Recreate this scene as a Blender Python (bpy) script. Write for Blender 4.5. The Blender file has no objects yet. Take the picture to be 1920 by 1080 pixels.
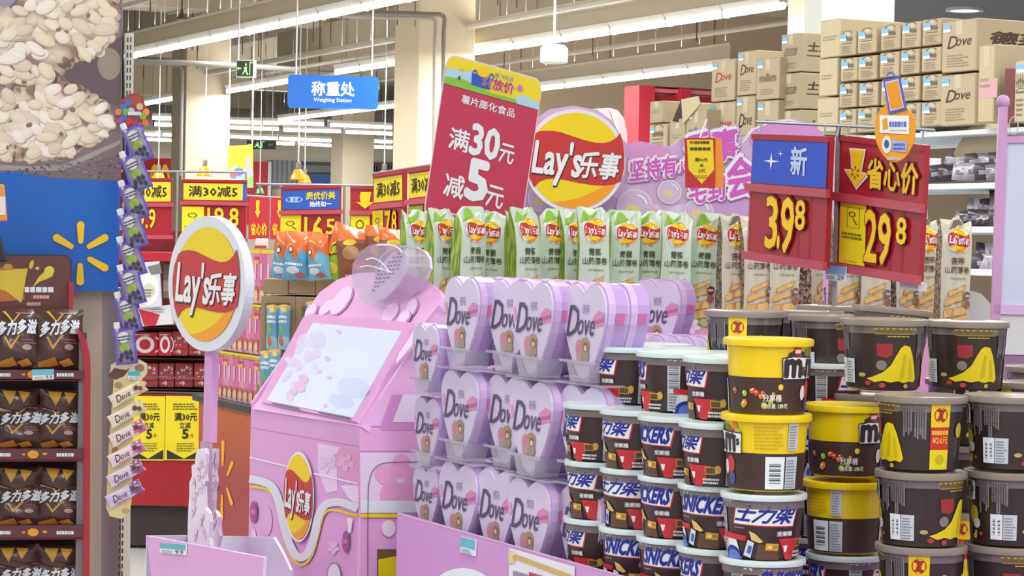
import bpy, math, random
from math import sin, cos, pi, radians, hypot
from mathutils import Vector, Matrix
from mathutils.geometry import tessellate_polygon
R = random.Random(7)
SC = bpy.context.scene
COL = SC.collection

# ---------------------------------------------------------------- camera
FPX = 4400.0
PITCH, ROLL = math.atan(83/4400), 0.020
EYE = Vector((0, 0, 1.6))
cam_d = bpy.data.cameras.new('camera'); cam = bpy.data.objects.new('camera', cam_d); COL.objects.link(cam)
CM = Matrix.Translation(EYE) @ Matrix.Rotation(pi/2 - PITCH, 4, 'X') @ Matrix.Rotation(ROLL, 4, 'Z')
cam.matrix_world = CM
cam_d.sensor_width = 36; cam_d.lens = FPX*36/1920; cam_d.clip_start = .1; cam_d.clip_end = 300
SC.camera = cam
C3 = CM.to_3x3(); FWD = -C3.col[2]; RT = C3.col[0]; UP = C3.col[1]
def ray(px, py): return FWD + RT*((px-960)/FPX) + UP*((540-py)/FPX)
def P(px, py, d): return EYE + ray(px, py)*d                       # point at a given depth
def Pz(px, py, z):                                                 # point at a given height
    r = ray(px, py); return EYE + r*((z-EYE.z)/r.z)
YA, YB = radians(-64.4), radians(25.6)                             # shop grid: faces turned to the left aisle / to the right aisle
D1 = Vector((-sin(YB), cos(YB), 0)); D2 = Vector((cos(YB), sin(YB), 0))

# ---------------------------------------------------------------- world, lights, exposure
w = bpy.data.worlds.new('shop_air'); SC.world = w; w.use_nodes = True
w.node_tree.nodes['Background'].inputs[0].default_value = (1.0, .985, .97, 1)
w.node_tree.nodes['Background'].inputs[1].default_value = .62
SC.view_settings.view_transform = 'Standard'; SC.view_settings.look = 'None'
SC.view_settings.gamma = 1; SC.view_settings.use_curve_mapping = False
SC.view_settings.exposure = 0.08
def area(name, c, yaw, sx, sy, power):
    l = bpy.data.lights.new(name, 'AREA'); l.shape = 'RECTANGLE'; l.size = sx; l.size_y = sy; l.energy = power
    l.color = (1, .99, .96)
    o = bpy.data.objects.new(name, l); o.location = c; o.rotation_euler = (0, 0, yaw); COL.objects.link(o)
for s, t, L, pw in [(-3.2, 0, 9, 230), (1.0, -1, 9, 250), (5.2, 0, 9, 200), (-1.2, 11, 8, 300), (3.4, 10, 8, 280), (-7.5, 10, 8, 300), (8, 9, 8, 260),
                    (4.6, 19, 6, 420), (9.5, 17, 8, 500), (26, 22, 10, 1100), (-16, 20, 10, 700), (-24, 32, 14, 1100), (-33, 48, 14, 1000)]:
    area('ceiling_strip_lamp', D2*s + D1*t + Vector((0, 0, 4.35)), YB, .35, L, pw)

def strip(a, c, z, power):                                          # the real light given off by a visible lamp row
    p, q = Pz(*a, z), Pz(*c, z); d = q-p; area('lamp_row_light', (p+q)/2 - Vector((0, 0, .05)), math.atan2(d.y, d.x)-pi/2, .07, d.length, power*.33)
    area('lamp_row_uplight', (p+q)/2 + Vector((0, 0, .36)), math.atan2(d.y, d.x)-pi/2, .07, d.length, power*.05); COL.objects[-1].rotation_euler.x = pi
strip((200, 114.5), (860, -23.5), 4.1, 1500); strip((881, 99), (1469, 10.4), 4.1, 1300); strip((940, 174.7), (1376, 122.9), 4.1, 1300)
strip((427.7, 171), (560, 149), 4.1, 380); strip((631, 135), (750, 117), 4.1, 450); strip((524, 225), (748, 198), 4.1, 900)
strip((427, 239), (735, 251), 4.1, 420); strip((427, 256), (626, 264), 4.1, 350); strip((264, 261), (321, 263), 4.1, 500)
# ---------------------------------------------------------------- materials
def lin(c):
    return tuple(((x/255)/12.92 if x/255 <= .04045 else ((x/255+.055)/1.055)**2.4) for x in c) + (1,)
MC = {}
def M(rgb, rough=.5, metal=0, emit=0, alpha=1, noise=.06, coat=0, nscale=9):
    key = (rgb, rough, metal, emit, alpha, noise, coat, nscale)
    if key in MC: return MC[key]
    m = bpy.data.materials.new('paint_%d_%d_%d' % rgb); m.use_nodes = True
    nt = m.node_tree; b = nt.nodes['Principled BSDF']; c = lin(rgb)
    b.inputs['Base Color'].default_value = c
    b.inputs['Roughness'].default_value = rough; b.inputs['Metallic'].default_value = metal
    if coat: b.inputs['Coat Weight'].default_value = coat; b.inputs['Coat Roughness'].default_value = .12
    if alpha < 1: b.inputs['Alpha'].default_value = alpha
    if emit:
        b.inputs['Emission Color'].default_value = c; b.inputs['Emission Strength'].default_value = emit
    elif noise:
        tc = nt.nodes.new('ShaderNodeTexCoord'); n = nt.nodes.new('ShaderNodeTexNoise'); n.inputs['Scale'].default_value = nscale; n.inputs['Detail'].default_value = 4
        mx = nt.nodes.new('ShaderNodeMix'); mx.data_type = 'RGBA'
        mx.inputs['A'].default_value = tuple(x*(1-noise) for x in c[:3]) + (1,)
        mx.inputs['B'].default_value = tuple(min(1, x*(1+noise)) for x in c[:3]) + (1,)
        nt.links.new(tc.outputs['Object'], n.inputs['Vector']); nt.links.new(n.outputs['Fac'], mx.inputs['Factor'])
        nt.links.new(mx.outputs['Result'], b.inputs['Base Color'])
    MC[key] = m; return m
def F(*c, **k): k.setdefault('rough', .45); k.setdefault('noise', 0); return M(tuple(c), **k)      # flat print ink

# ---------------------------------------------------------------- glyphs (from Blender's built-in font)
GC = {}
def glyphs(s, bold=0., shear=0., res=2):
    bold = 0.; res = 2 if s.isascii() else 1
    key = (s, bold, shear)
    if key in GC: return GC[key]
    cu = bpy.data.curves.new('t', 'FONT'); cu.body = s; cu.offset = bold; cu.shear = shear; cu.resolution_u = res
    ob = bpy.data.objects.new('t', cu); COL.objects.link(ob)
    dg = bpy.context.evaluated_depsgraph_get(); dg.update()
    me = bpy.data.meshes.new_from_object(ob.evaluated_get(dg))
    v = [(p.co.x, p.co.y) for p in me.vertices]; f = [tuple(p.vertices) for p in me.polygons]
    bpy.data.objects.remove(ob); bpy.data.curves.remove(cu); bpy.data.meshes.remove(me)
    xs = [p[0] for p in v] or [0, 1]; ys = [p[1] for p in v] or [0, 1]
    GC[key] = (v, f, (min(xs), min(ys), max(xs), max(ys))); return GC[key]

# ---------------------------------------------------------------- mesh builder
EPS = .0005
class MB:
    def __init__(s, T=None, S=None, cut=None, eps=EPS):
        s.v = []; s.f = []; s.mi = []; s.mats = []; s.T = T or (lambda x, z: (x, z))
        s.S = S or (lambda x, z, o: (x, -o, z)); s.cut = cut; s.n = {}; s.eps = eps
    def _m(s, m):
        if m not in s.mats: s.mats.append(m)
        return s.mats.index(m)
    def add(s, vs, fs, m):
        b = len(s.v); s.v += [tuple(p) for p in vs]; i = s._m(m)
        for f in fs: s.f.append(tuple(b+k for k in f)); s.mi.append(i)
    def box(s, x0, x1, y0, y1, z0, z1, m):
        s.add([(x0,y0,z0),(x1,y0,z0),(x1,y1,z0),(x0,y1,z0),(x0,y0,z1),(x1,y0,z1),(x1,y1,z1),(x0,y1,z1)],
              [(0,3,2,1),(4,5,6,7),(0,1,5,4),(1,2,6,5),(2,3,7,6),(3,0,4,7)], m)
    def hexa(s, bot, top, m):   # two loops of equal length, bottom and top, in 3D
        n = len(bot); s.add(list(bot)+list(top), [tuple(range(n))[::-1], tuple(range(n, 2*n))]+[(i, (i+1) % n, n+(i+1) % n, n+i) for i in range(n)], m)
    def prism(s, pts, y0, y1, mf, ms=None, mb=None):  # outline in (x,z); front at y0
        n = len(pts); pts = [s.T(*p) for p in pts]
        a = sum(pts[i][0]*pts[(i+1) % n][1]-pts[(i+1) % n][0]*pts[i][1] for i in range(n))
        if a < 0: pts = pts[::-1]
        s.add([(x, y0, z) for x, z in pts], [tuple(range(n))], mf)
        s.add([(x, y1, z) for x, z in pts], [tuple(range(n))[::-1]], mb or ms or mf)
        s.add([(x, y0, z) for x, z in pts]+[(x, y1, z) for x, z in pts], [(i, n+i, n+(i+1) % n, (i+1) % n) for i in range(n)], ms or mf)
    def lathe(s, prof, m, n=32, c=(0, 0, 0), axis='z', caps=True):
        vs = []
        for r, h in prof:
            for i in range(n):
                a = 2*pi*i/n; p = (r*cos(a), r*sin(a), h)
                if axis == 'y': p = (p[0], h, p[1])
                if axis == 'x': p = (h, p[0], p[1])
                vs.append((p[0]+c[0], p[1]+c[1], p[2]+c[2]))
        fs = [(k*n+i, k*n+(i+1) % n, (k+1)*n+(i+1) % n, (k+1)*n+i) for k in range(len(prof)-1) for i in range(n)]
        if caps: fs += [tuple(range(n))[::-1], tuple((len(prof)-1)*n+i for i in range(n))]
        s.add(vs, fs, m)
    def tube(s, pts, r, m, n=8):
        for a, b in zip(pts[:-1], pts[1:]):
            a = Vector(a); b = Vector(b); d = b-a
            if d.length < 1e-6: continue
            q = d.to_track_quat('Z', 'Y').to_matrix(); vs = []
            for h in (a, b):
                for i in range(n): vs.append(h + q @ Vector((r*cos(2*pi*i/n), r*sin(2*pi*i/n), 0)))
            s.add(vs, [(i, (i+1) % n, n+(i+1) % n, n+i) for i in range(n)]+[tuple(range(n))[::-1], tuple(range(n, 2*n))], m)
    # ---- flat print: everything below goes through T (2D) and S (surface)
    def tris(s, v2, fs, lay, m):
        k = s.n.get(round(lay, 1), 0); s.n[round(lay, 1)] = k+1; v2 = [s.T(*p) for p in v2]; off = (lay+min(.8, .017*k))*s.eps
        if not s.cut:
            s.add([Vector(s.S(x, z, off)) + Vector((0, 0, 0)) for x, z in v2], fs, m); return
        T = []
        for f in fs:
            for i in range(1, len(f)-1): T.append((v2[f[0]], v2[f[i]], v2[f[i+1]]))
        vs = []; out = []
        while T:
            a, b, c = T.pop()
            e = [(hypot((a[0]-b[0])/s.cut[0], (a[1]-b[1])/s.cut[1]), 0), (hypot((b[0]-c[0])/s.cut[0], (b[1]-c[1])/s.cut[1]), 1), (hypot((c[0]-a[0])/s.cut[0], (c[1]-a[1])/s.cut[1]), 2)]
            L, k = max(e)
            if L > 1:
                if k == 1: a, b, c = b, c, a
                if k == 2: a, b, c = c, a, b
                mm = ((a[0]+b[0])/2, (a[1]+b[1])/2); T += [(a, mm, c), (mm, b, c)]; continue
            n = len(vs); vs += [a, b, c]; out.append((n, n+1, n+2))
        s.add([s.S(x, z, off) for x, z in vs], out, m)
    def poly(s, pts, m, lay=1):
        if s.cut or len(pts) > 4:
            t = tessellate_polygon([[Vector((x, z, 0)) for x, z in pts]]); s.tris(pts, [tuple(f) for f in t], lay, m)
        else: s.tris(pts, [tuple(range(len(pts)))], lay, m)
    def rect(s, x0, z0, x1, z1, m, lay=1): s.poly([(x0, z0), (x1, z0), (x1, z1), (x0, z1)], m, lay)
    def disc(s, cx, cz, rx, rz, m, lay=1, n=28, rot=0):
        s.poly([(cx+rx*cos(a)*cos(rot)-rz*sin(a)*sin(rot), cz+rx*cos(a)*sin(rot)+rz*sin(a)*cos(rot)) for a in [2*pi*i/n for i in range(n)]], m, lay)
    def ring(s, cx, cz, r0, r1, m, lay=1, n=24, a0=0, a1=2*pi):
        A = [a0+(a1-a0)*i/n for i in range(n+1)]
        v = [(cx+r0*cos(a), cz+r0*sin(a)) for a in A]+[(cx+r1*cos(a), cz+r1*sin(a)) for a in A]
        s.tris(v, [(i, i+1, n+2+i, n+1+i) for i in range(n)], lay, m)
    def fat(s, t, bold):                                                     # offsets that thicken the strokes of dense characters
        if bold <= .005: return [(0, 0)]
        k = 1. if t.isascii() else .85; n = 4 if bold < .03 else 8; o = [(bold*k*cos(2*pi*i/n+.78), bold*k*sin(2*pi*i/n+.78)) for i in range(n)]
        return o+[(0, 0)]
    def text(s, t, x0, z0, x1, z1, m, lay=2, bold=.02, shear=0, box=None):   # fitted into a rectangle
        v, f, bb = glyphs(t, bold, shear)
        if box: bb = box
        kx = (x1-x0)/(bb[2]-bb[0]); kz = (z1-z0)/(bb[3]-bb[1])
        for dx, dz in s.fat(t, bold): s.tris([(x0+(x+dx-bb[0])*kx, z0+(z+dz-bb[1])*kz) for x, z in v], f, lay, m)
    def textq(s, t, TL, TR, BL, m, lay=2, bold=.02, shear=0, box=None):     # fitted into a parallelogram
        v, f, bb = glyphs(t, bold, shear); bb = box or bb
        for dx, dz in s.fat(t, bold):
            o = []
            for x, z in v:
                a = (x+dx-bb[0])/(bb[2]-bb[0]); b = (bb[3]-z-dz)/(bb[3]-bb[1])
                o.append((TL[0]+(TR[0]-TL[0])*a+(BL[0]-TL[0])*b, TL[1]+(TR[1]-TL[1])*a+(BL[1]-TL[1])*b))
            s.tris(o, f, lay, m)
    def bars(s, x0, z0, x1, z1, n, m, lay=2, seed=1, fill=.5, gap=.3):       # unreadable small print
        r = random.Random(seed); h = (z1-z0)/n
        for i in range(n):
            x = x0; e = x1-(x1-x0)*r.uniform(0, gap)
            while x < e:
                l = (x1-x0)*r.uniform(.06, .2); s.rect(x, z0+i*h, min(e, x+l), z0+i*h+h*fill, m, lay); x += l+(x1-x0)*.03
    def build(s, name, parent=None, mw=None, smooth=False, bevel=0, seg=1):
        me = bpy.data.meshes.new(name); me.from_pydata([tuple(p) for p in s.v], [], s.f)
        for m in s.mats: me.materials.append(m)
        me.polygons.foreach_set('material_index', s.mi)
        if smooth: me.polygons.foreach_set('use_smooth', [True]*len(s.f)); me.set_sharp_from_angle(angle=radians(38))
        me.update()
        o = bpy.data.objects.new(name, me); COL.objects.link(o)
        if parent: o.parent = parent
        if mw is not None: o.matrix_world = mw
        if bevel:
            b = o.modifiers.new('b', 'BEVEL'); b.width = bevel; b.segments = seg; b.limit_method = 'ANGLE'; b.angle_limit = radians(50)
        return o

def tag(o, label=None, cat=None, group=None, kind=None):
    if label: o['label'] = label
    if cat: o['category'] = cat
    if group: o['group'] = group
    if kind: o['kind'] = kind
    return o
def thing(name, mw, label, cat, group=None):
    o = bpy.data.objects.new(name, None); COL.objects.link(o); o.matrix_world = mw; o.empty_display_size = .05
    return tag(o, label, cat, group)
def dup(o, mw, label=None, parent=None):
    c = o.copy(); COL.objects.link(c)
    for ch in list(o.children):
        d = ch.copy(); COL.objects.link(d); d.parent = c
        for g in ch.children: e = g.copy(); COL.objects.link(e); e.parent = d
    c.matrix_world = mw
    if label: c['label'] = label
    return c
def TR(p, yaw=0, tilt=0, roll=0, sc=1):
    return Matrix.Translation(p) @ Matrix.Rotation(yaw, 4, 'Z') @ Matrix.Rotation(tilt, 4, 'X') @ Matrix.Rotation(roll, 4, 'Y') @ Matrix.Scale(sc, 4)
def quadT(f, TL, TR_, BR, BL, y=0):                               # unit square laid over four picture-plane corners of a board standing at frame f
    c = [f.at(p[0], p[1], y) for p in (TL, TR_, BR, BL)]
    def T(u, v):
        w = ((1-u)*v, u*v, u*(1-v), (1-u)*(1-v)); return (sum(w[i]*c[i][0] for i in range(4)), sum(w[i]*c[i][1] for i in range(4)))
    return T
class Fr:                                                         # a plane in the shop: local x along it, z up it, -y outwards
    def __init__(s, p, yaw=0, tilt=0, roll=0): s.m = TR(p, yaw, tilt, roll); s.i = s.m.inverted()
    def at(s, px, py, y=0):
        o = s.i @ EYE; d = s.i.to_3x3() @ ray(px, py); k = (y-o.y)/d.y; q = o + d*k; return (q.x, q.z)
    def sub(s, px, py, y=0): x, z = s.at(px, py, y); return s.m @ Vector((x, y, z))
    def Ts(s, y=0): return lambda x, z: s.at(x, z, y)              # for prints laid out on a plane
def struct(name, mb, mw=None, **k): return tag(mb.build(name, None, mw, **k), kind='structure')
def rrect(x0, z0, x1, z1, r, n=5, corners=(1, 1, 1, 1)):
    o = []
    for (cx, cz, a), on in zip([(x1-r, z1-r, 0), (x0+r, z1-r, pi/2), (x0+r, z0+r, pi), (x1-r, z0+r, 1.5*pi)], corners):
        if on: o += [(cx+r*cos(a+pi/2*i/n), cz+r*sin(a+pi/2*i/n)) for i in range(n+1)]
        else: o.append((cx+r*(1 if cos(a+pi/4) > 0 else -1), cz+r*(1 if sin(a+pi/4) > 0 else -1)))
    return o
ORD = 'first second third fourth fifth sixth seventh eighth ninth tenth eleventh twelfth thirteenth fourteenth fifteenth sixteenth seventeenth eighteenth nineteenth twentieth'.split()
I4 = Matrix.Identity(4)

# ---------------------------------------------------------------- the round crisps logo, centre 0,0 and radius 1
YEL, ORA, LRED, WHT = F(242, 214, 0), F(246, 160, 10), F(196, 46, 46), F(238, 240, 246)
def ell(rx, rz, a0, a1, n=18): return [(rx*cos(a0+(a1-a0)*i/n), rz*sin(a0+(a1-a0)*i/n)) for i in range(n+1)]
def wave(x0, x1, z, amp, n=14): return [(x0+(x1-x0)*i/n, z(i/n)) for i in range(n+1)]
def logo(mb, lay=1, fine=True, rim=WHT, text=True):
    if rim:
        o = []
        for i in range(64):
            a = 2*pi*i/64; r = 1.055; x, z = r*cos(a), r*sin(a)
            if abs(z) < .42: k = 1.06; x *= k
            o.append((x, z))
        mb.poly(o, rim, lay)
    mb.disc(0, 0, .97, .97, YEL, lay+1, 48)
    mb.poly([(.97*cos(-.2-1.9*i/16), .97*sin(-.2-1.9*i/16)) for i in range(17)]+[((.97-.24*sin(pi*(1-i/16))**.8)*cos(-2.1+1.9*i/16), (.97-.24*sin(pi*(1-i/16))**.8)*sin(-2.1+1.9*i/16)) for i in range(1, 16)], ORA, lay+2)
    mb.poly([(-.83, .55), (-.72, .60), (-.5, .605), (-.3, .575), (-.05, .49), (.2, .41), (.42, .36), (.6, .355), (.74, .39), (.85, .46), (.93, .56), (.99, .36), (1.02, .12), (1.015, -.15), (.95, -.42), (.8, -.485), (.6, -.51), (.35, -.495), (.1, -.455), (-.2, -.395), (-.42, -.365), (-.6, -.375), (-.74, -.43), (-.85, -.54), (-.95, -.34), (-1.0, -.1), (-1.0, .15), (-.95, .36)], LRED, lay+3)
    if text:
        L1, L2 = ((-.90, .44), (.13, .33), (-.90, -.44)), ((.06, .19), (.955, .13), (.03, -.34))
        if fine:
            d = lambda q: tuple((x+.012, z-.02) for x, z in q)
            mb.textq("Lay's", *d(L1), F(60, 20, 30), lay+4, .04, .25); mb.textq("乐事", *d(L2), F(60, 20, 30), lay+4, .04, .25)
        mb.textq("Lay's", *L1, WHT, lay+5, .028, .25); mb.textq("乐事", *L2, WHT, lay+5, .03, .25)
def logoT(cx, cz, rx, rz, sk=0, T=None):
    T = T or (lambda x, z: (x, z)); return lambda x, z: T(cx+rx*x, cz+rz*z+sk*x)

# ================================================================ the hall
BEI = M((196, 184, 160), .8, nscale=.7); BEI2 = M((205, 192, 166), .8, nscale=.6); CEIL = M((216, 206, 186), .9, nscale=.4)
def W(s, t, z): return D2*s + D1*t + Vector((0, 0, z))
GR = TR((0, 0, 0), YB)                       # grid frame: x along D2, y along D1
b = MB(); b.box(-60, 60, -6, 90, -.2, 0, M((172, 174, 176), .35, nscale=2)); struct('floor', b, GR)
b = MB(); b.box(-60, 60, -6, 90, 5.9, 6.1, CEIL); struct('ceiling', b, GR)
def column(px, d, w, name, h=5.9):
    p = P(px, 400, d); p.z = 0
    b = MB(); b.box(0, w, 0, w, 0, h, BEI2); return struct(name, b, TR(p, YB), bevel=.01)
column(779, 30, .79, 'column_1'); column(345, 39.8, .79, 'column_2'); column(641, 56, .8, 'column_3'); column(1546, 24, .79, 'column_4'); column(-300, 26, .8, 'column_5')
# white boxed column end beside the stored cartons, dark lowered soffit with a downlight
p = P(1675, 100, 14.6); p.z = 0
b = MB(); b.box(-.46, 0, 0, .5, 0, 4, M((222, 226, 216), .7)); struct('column_6', b, TR(p, radians(5)))
p = Pz(1700, 40, 3.35)
b = MB(); b.box(-.12, 12, .4, 22, 3.35, 3.6, M((92, 92, 96), .7, nscale=1.5))
for i in range(7): b.box(-.1, 12, 1+i*2.6, 1.07+i*2.6, 3.31, 3.35, M((120, 118, 116), .6))
q = P(1676, 60, 14.6); struct('trim_1', b, TR((q.x, q.y, 0), -.155))
c = Pz(1809, 21, 3.33); t = thing('downlight', TR(c), 'small round recessed downlight in the dark lowered soffit above the cartons', 'light')
b = MB(); b.lathe([(.10, 0), (.135, 0), (.135, .03), (.10, .03)], M((200, 200, 200), .4), 24, caps=False); b.build('trim_ring', t)
b = MB(); b.lathe([(.1, .005), (.1, .02)], F(255, 250, 225, emit=6), 24); b.build('lamp_disc', t)
# walls
def wall(name, px0, px1, d, z0, z1, col, yaw=YB, th=.2):
    p = P(px0, 400, d); f = Fr((p.x, p.y, 0), yaw); x, _ = f.at(px1, 400); b = MB(); b.box(0, x, 0, th, z0, z1, col); struct(name, b, f.m); return f
wall('wall_right', 884, 1990, 41, 0, 5.9, M((206, 188, 160), .85, nscale=.5))
fw = wall('wall_back', 200, 900, 64, 0, 4.6, M((205, 198, 180), .85, nscale=.5), 0.0)
wall('wall_left', -900, 262, 46, 0, 5.9, M((196, 186, 166), .85))
# far wall details: shutter, dark vents, blue band, red panels
def panel(name, f, rect, m, th, label, cat, extra=None):
    x0, y0, x1, y1 = rect; a = f.at(x0, y0, -.05); c = f.at(x1, y1, -.05)
    b = MB(); b.box(a[0], c[0], -.05-th, -.05, c[1], a[1], m)
    if extra: extra(b, a, c)
    return tag(b.build(name, None, f.m), label, cat)
def vents(b, a, c):
    n = 9
    for i in range(n): x = a[0]+(c[0]-a[0])*(i+.5)/n; b.box(x-.05, x+.05, -.16, -.12, c[1]+.03, a[1]-.1, M((120, 122, 124)))
panel('wall_vent', fw, (565, 303, 627, 326), M((70, 72, 74)), .06, 'dark louvred vent band high on the far end wall', 'vent', vents)
panel('wall_vent', fw, (698, 304, 738, 330), M((78, 78, 78)), .06, 'short dark louvred vent on the far wall behind the big column', 'vent', vents)
panel('wall_panel', fw, (565, 327, 627, 352), M((40, 84, 170)), .08, 'plain blue wall panel under the dark vent band', 'panel')
panel('roller_shutter', fw, (500, 300, 564, 352), M((150, 158, 160)), .05, 'grey metal roller shutter on the far end wall', 'shutter', lambda b, a, c: [b.box(a[0]+(c[0]-a[0])*i/7, a[0]+(c[0]-a[0])*i/7+.04, -.14, -.1, c[1], a[1], M((110, 116, 120))) for i in range(1, 7)])
panel('wall_panel', fw, (463, 303, 508, 420), M((190, 44, 62)), .1, 'crimson wall panel edged in white behind the green lamp', 'panel', lambda b, a, c: b.box(c[0]-.09, c[0], -.2, -.1, c[1], a[1], M((225, 225, 225))))
panel('wall_panel', fw, (648, 333, 700, 375), M((116, 172, 96)), .2, 'green and white sign board on the far wall beside the big column', 'sign', lambda b, a, c: b.box(c[0]-.12, c[0], -.3, -.25, c[1], a[1], M((225, 230, 225))))
fr = Fr((P(200, 350, 45).x, 44.9, 0), 0)
t = tag(MB().build('x'), None); bpy.data.objects.remove(t)
a = fr.at(150, 294); c = fr.at(321, 400)
t = thing('arch_sign', fr.m, 'red fast food sign board with big yellow double arch behind the hanging pouches', 'sign')
b = MB(); b.box(a[0], c[0], -.08, 0, c[1], a[1], M((182, 30, 48))); b.build('sign_board', t)
b = MB(T=fr.Ts(-.08), S=lambda x, z, o: (x, -.08-o, z), eps=.02)
for cx in (290, 310):
    v = [(cx+r*cos(pi*i/14), 345-k*sin(pi*i/14)) for r, k in ((9.5, 37), (5, 26)) for i in range(15)]
    b.tris(v, [(i, i+1, 16+i, 15+i) for i in range(14)], 1, F(250, 200, 20))
b.build('arch_print', t)

# ---- ducts, trunking, pipes under the ceiling
DU = M((196, 184, 158), .75, nscale=.8); DUD = M((168, 158, 138), .8, nscale=.8); PIPE = M((150, 146, 136), .5); DK = M((96, 88, 78), .9)
ducts = []
def duct(p0, p1, w, h, m, label, seams=1.2):
    p0 = Vector(p0); p1 = Vector(p1); d = p1-p0; L = d.length
    b = MB(); b.box(0, L, -w/2, w/2, 0, h, m)
    x = seams/2
    while x < L: b.box(x-.02, x+.02, -w/2-.025, w/2+.025, -.025, h+.025, m); x += seams
    o = b.build('air_duct', None, Matrix.Translation(p0) @ Matrix.Rotation(math.atan2(d.y, d.x), 4, 'Z')); tag(o, label, 'duct', 'air ducts under the ceiling'); ducts.append(o)
def srow(px, py, z): q = Pz(px, py, z); return (q.dot(D2), q.dot(D1))
sA, tA = srow(505, 50, 4.1); sC, tC = srow(1150, 58, 4.1); sD, tD = srow(1160, 148, 4.1)
duct(W(sA-1.3, 8, 4.75), W(sA-1.3, 32.2, 4.75), .9, .55, DU, 'wide beige air duct above the long lamp row, running to the far wall')
duct(W(sA+1.9, 14, 4.7), W(sA+1.9, 30, 4.7), 1.1, .6, DU, 'beige air duct stub between the two long lamp rows')
duct(W(sC+2.2, 12, 4.6), W(sC+2.2, 40, 4.6), 1.3, .7, DUD, 'broad grey beige air duct above the red door frame')
duct(W(sC-1.7, 12, 4.8), W(sC-1.7, 40, 4.8), .8, .5, DUD, 'beige air duct alongside the big column top')
duct(W(sA-14, 33, 4.9), W(sA+3, 33, 4.9), .9, .5, DUD, 'beige cross duct passing behind the grey wall rail')
duct(W(sA-22, 47, 4.5), W(sA+6, 47, 4.5), 1.2, .6, DU, 'far beige cross duct above the distant short lamps')
duct(W(sA-6, 10, 4.6), W(sA-6, 32.2, 4.6), .8, .5, DU, 'beige air duct over the puffed rice poster')
def beam(name, p0, p1, w, h, m):
    p0 = Vector(p0); p1 = Vector(p1); d = p1-p0; b = MB(); b.box(0, d.length, -w/2, w/2, 0, h, m)
    return struct(name, b, Matrix.Translation(p0) @ Matrix.Rotation(math.atan2(d.y, d.x), 4, 'Z'))
for i, t0 in enumerate((20, 28.4, 36.8, 45.2, 53.6, 62)): beam('trim_%d' % (i+2), W(-32, t0+1.2, 5.25), W(22, t0+1.2, 5.25), .5, .66, M((206, 196, 174), .85))
for i, s0 in enumerate((-20, -11.5, -3, 5.5, 14)): beam('trim_%d' % (i+8), W(s0+1.0, 8, 5.35), W(s0+1.0, 70, 5.35), .4, .55, M((204, 194, 172), .85))
pn = 0
def pipe(pts, r, m, label, name='ceiling_pipe'):
    b = MB(); b.tube(pts, r, m, 8); b.build(name, None).update_tag(); o = COL.objects[-1]; tag(o, label, 'pipe'); return o
def px_pipe(pts, d, r, m, label, name='ceiling_pipe'):
    return pipe([P(x, y, d) for x, y in pts], r, m, label, name)
px_pipe([(248, 115), (345, 118), (470, 125), (560, 131)], 29, .035, M((120, 118, 112)), 'grey rail pipe crossing in front of the narrow column')
px_pipe([(318, 122), (336, 124), (341, 132), (338, 330)], 39.0, .035, M((150, 146, 138)), 'grey conduit bending down the edge of the narrow column')
px_pipe([(640, 22), (735, 24), (828, 27), (834, 34), (832, 60), (830, 330)], 29.3, .028, M((128, 124, 116)), 'outer conduit bending down the face of the big column')
px_pipe([(600, 30), (735, 33), (812, 34), (817, 42), (815, 80), (813, 330)], 29.2, .024, M((158, 156, 148)), 'inner conduit bending down the face of the big column')
for s0, z, r, l in ((sC+.75, 4.45, .03, 'thin white sprinkler pipe just under the lamp row by the cartons'), (sC+1.25, 4.35, .03, 'thin white sprinkler pipe next to the hanging round speaker'), (sD-.5, 4.5, .035, 'white sprinkler pipe above the lamp row by the red door frame'),
                  (sA+.8, 4.5, .03, 'thin sprinkler pipe beside the long lamp row over the blue sign'), (sA-.7, 4.6, .04, 'grey pipe on the aisle side of the long lamp row'), (sA-3.5, 4.4, .04, 'grey pipe above the narrow column'), (sA+3.2, 4.4, .05, 'pale pipe running towards the big column')):
    pipe([W(s0, 9, z), W(s0, 40, z)], r, M((200, 196, 184)), l)
for t0, l in ((18, 'cross pipe nearest above the promotion card'), (24, 'cross pipe above the round crisps sign'), (31, 'cross pipe passing the top of the big column'), (43, 'cross pipe beyond the blue hanging sign'), (52, 'farthest cross pipe above the short lamps')):
    pipe([W(-25, t0, 5.46), W(12, t0, 5.46)], .05, DUD, l)
# hanger rods, one joined set of tiny far pieces
b = MB()
for s0 in (sA-1.8, sA-.8, sA+1.3, sA+2.5, sC-2.1, sC-1.3, sC+1.5, sC+2.9, sA-4, sA-6.4, sD-.5):
    for t0 in range(12, 60, 3): b.tube([W(s0, t0+.4*s0 % 2, 4.35), W(s0, t0+.4*s0 % 2, 5.9)], .008, DK, 4)
for k in range(70):
    s0 = R.uniform(-26, 10); t0 = R.uniform(14, 60); z = R.uniform(4.7, 5.1); b.box(0, 0, 0, 0, 0, 0, DK) if 0 else None
    q = W(s0, t0, z); L = R.uniform(.3, 1.4); e = D1 if k % 2 else D2
    b.tube([q, q+e*L, q+e*L+Vector((0, 0, .7))], .02, DK if k % 3 else PIPE, 5)
tag(b.build('ceiling_hanger'), 'thin dark hanger rods and brackets holding ducts and pipes under the ceiling', 'hanger', kind='stuff')
q = P(1039, 103, 22); t = thing('ceiling_speaker', TR(q), 'white round pendant speaker hanging under the ceiling pipes', 'speaker')
b = MB(); b.lathe([(.115, -.08), (.13, -.07), (.13, .06), (.10, .09), (.03, .1)], M((205, 202, 190)), 20); b.build('speaker_body', t); b = MB(); b.tube([(0, 0, .1), (0, 0, 1.2)], .012, PIPE); b.build('rod', t)
q = P(341, 36, 26); t = thing('ceiling_speaker', TR(q), 'tiny dark cone speaker hanging above the narrow column', 'speaker')
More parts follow.
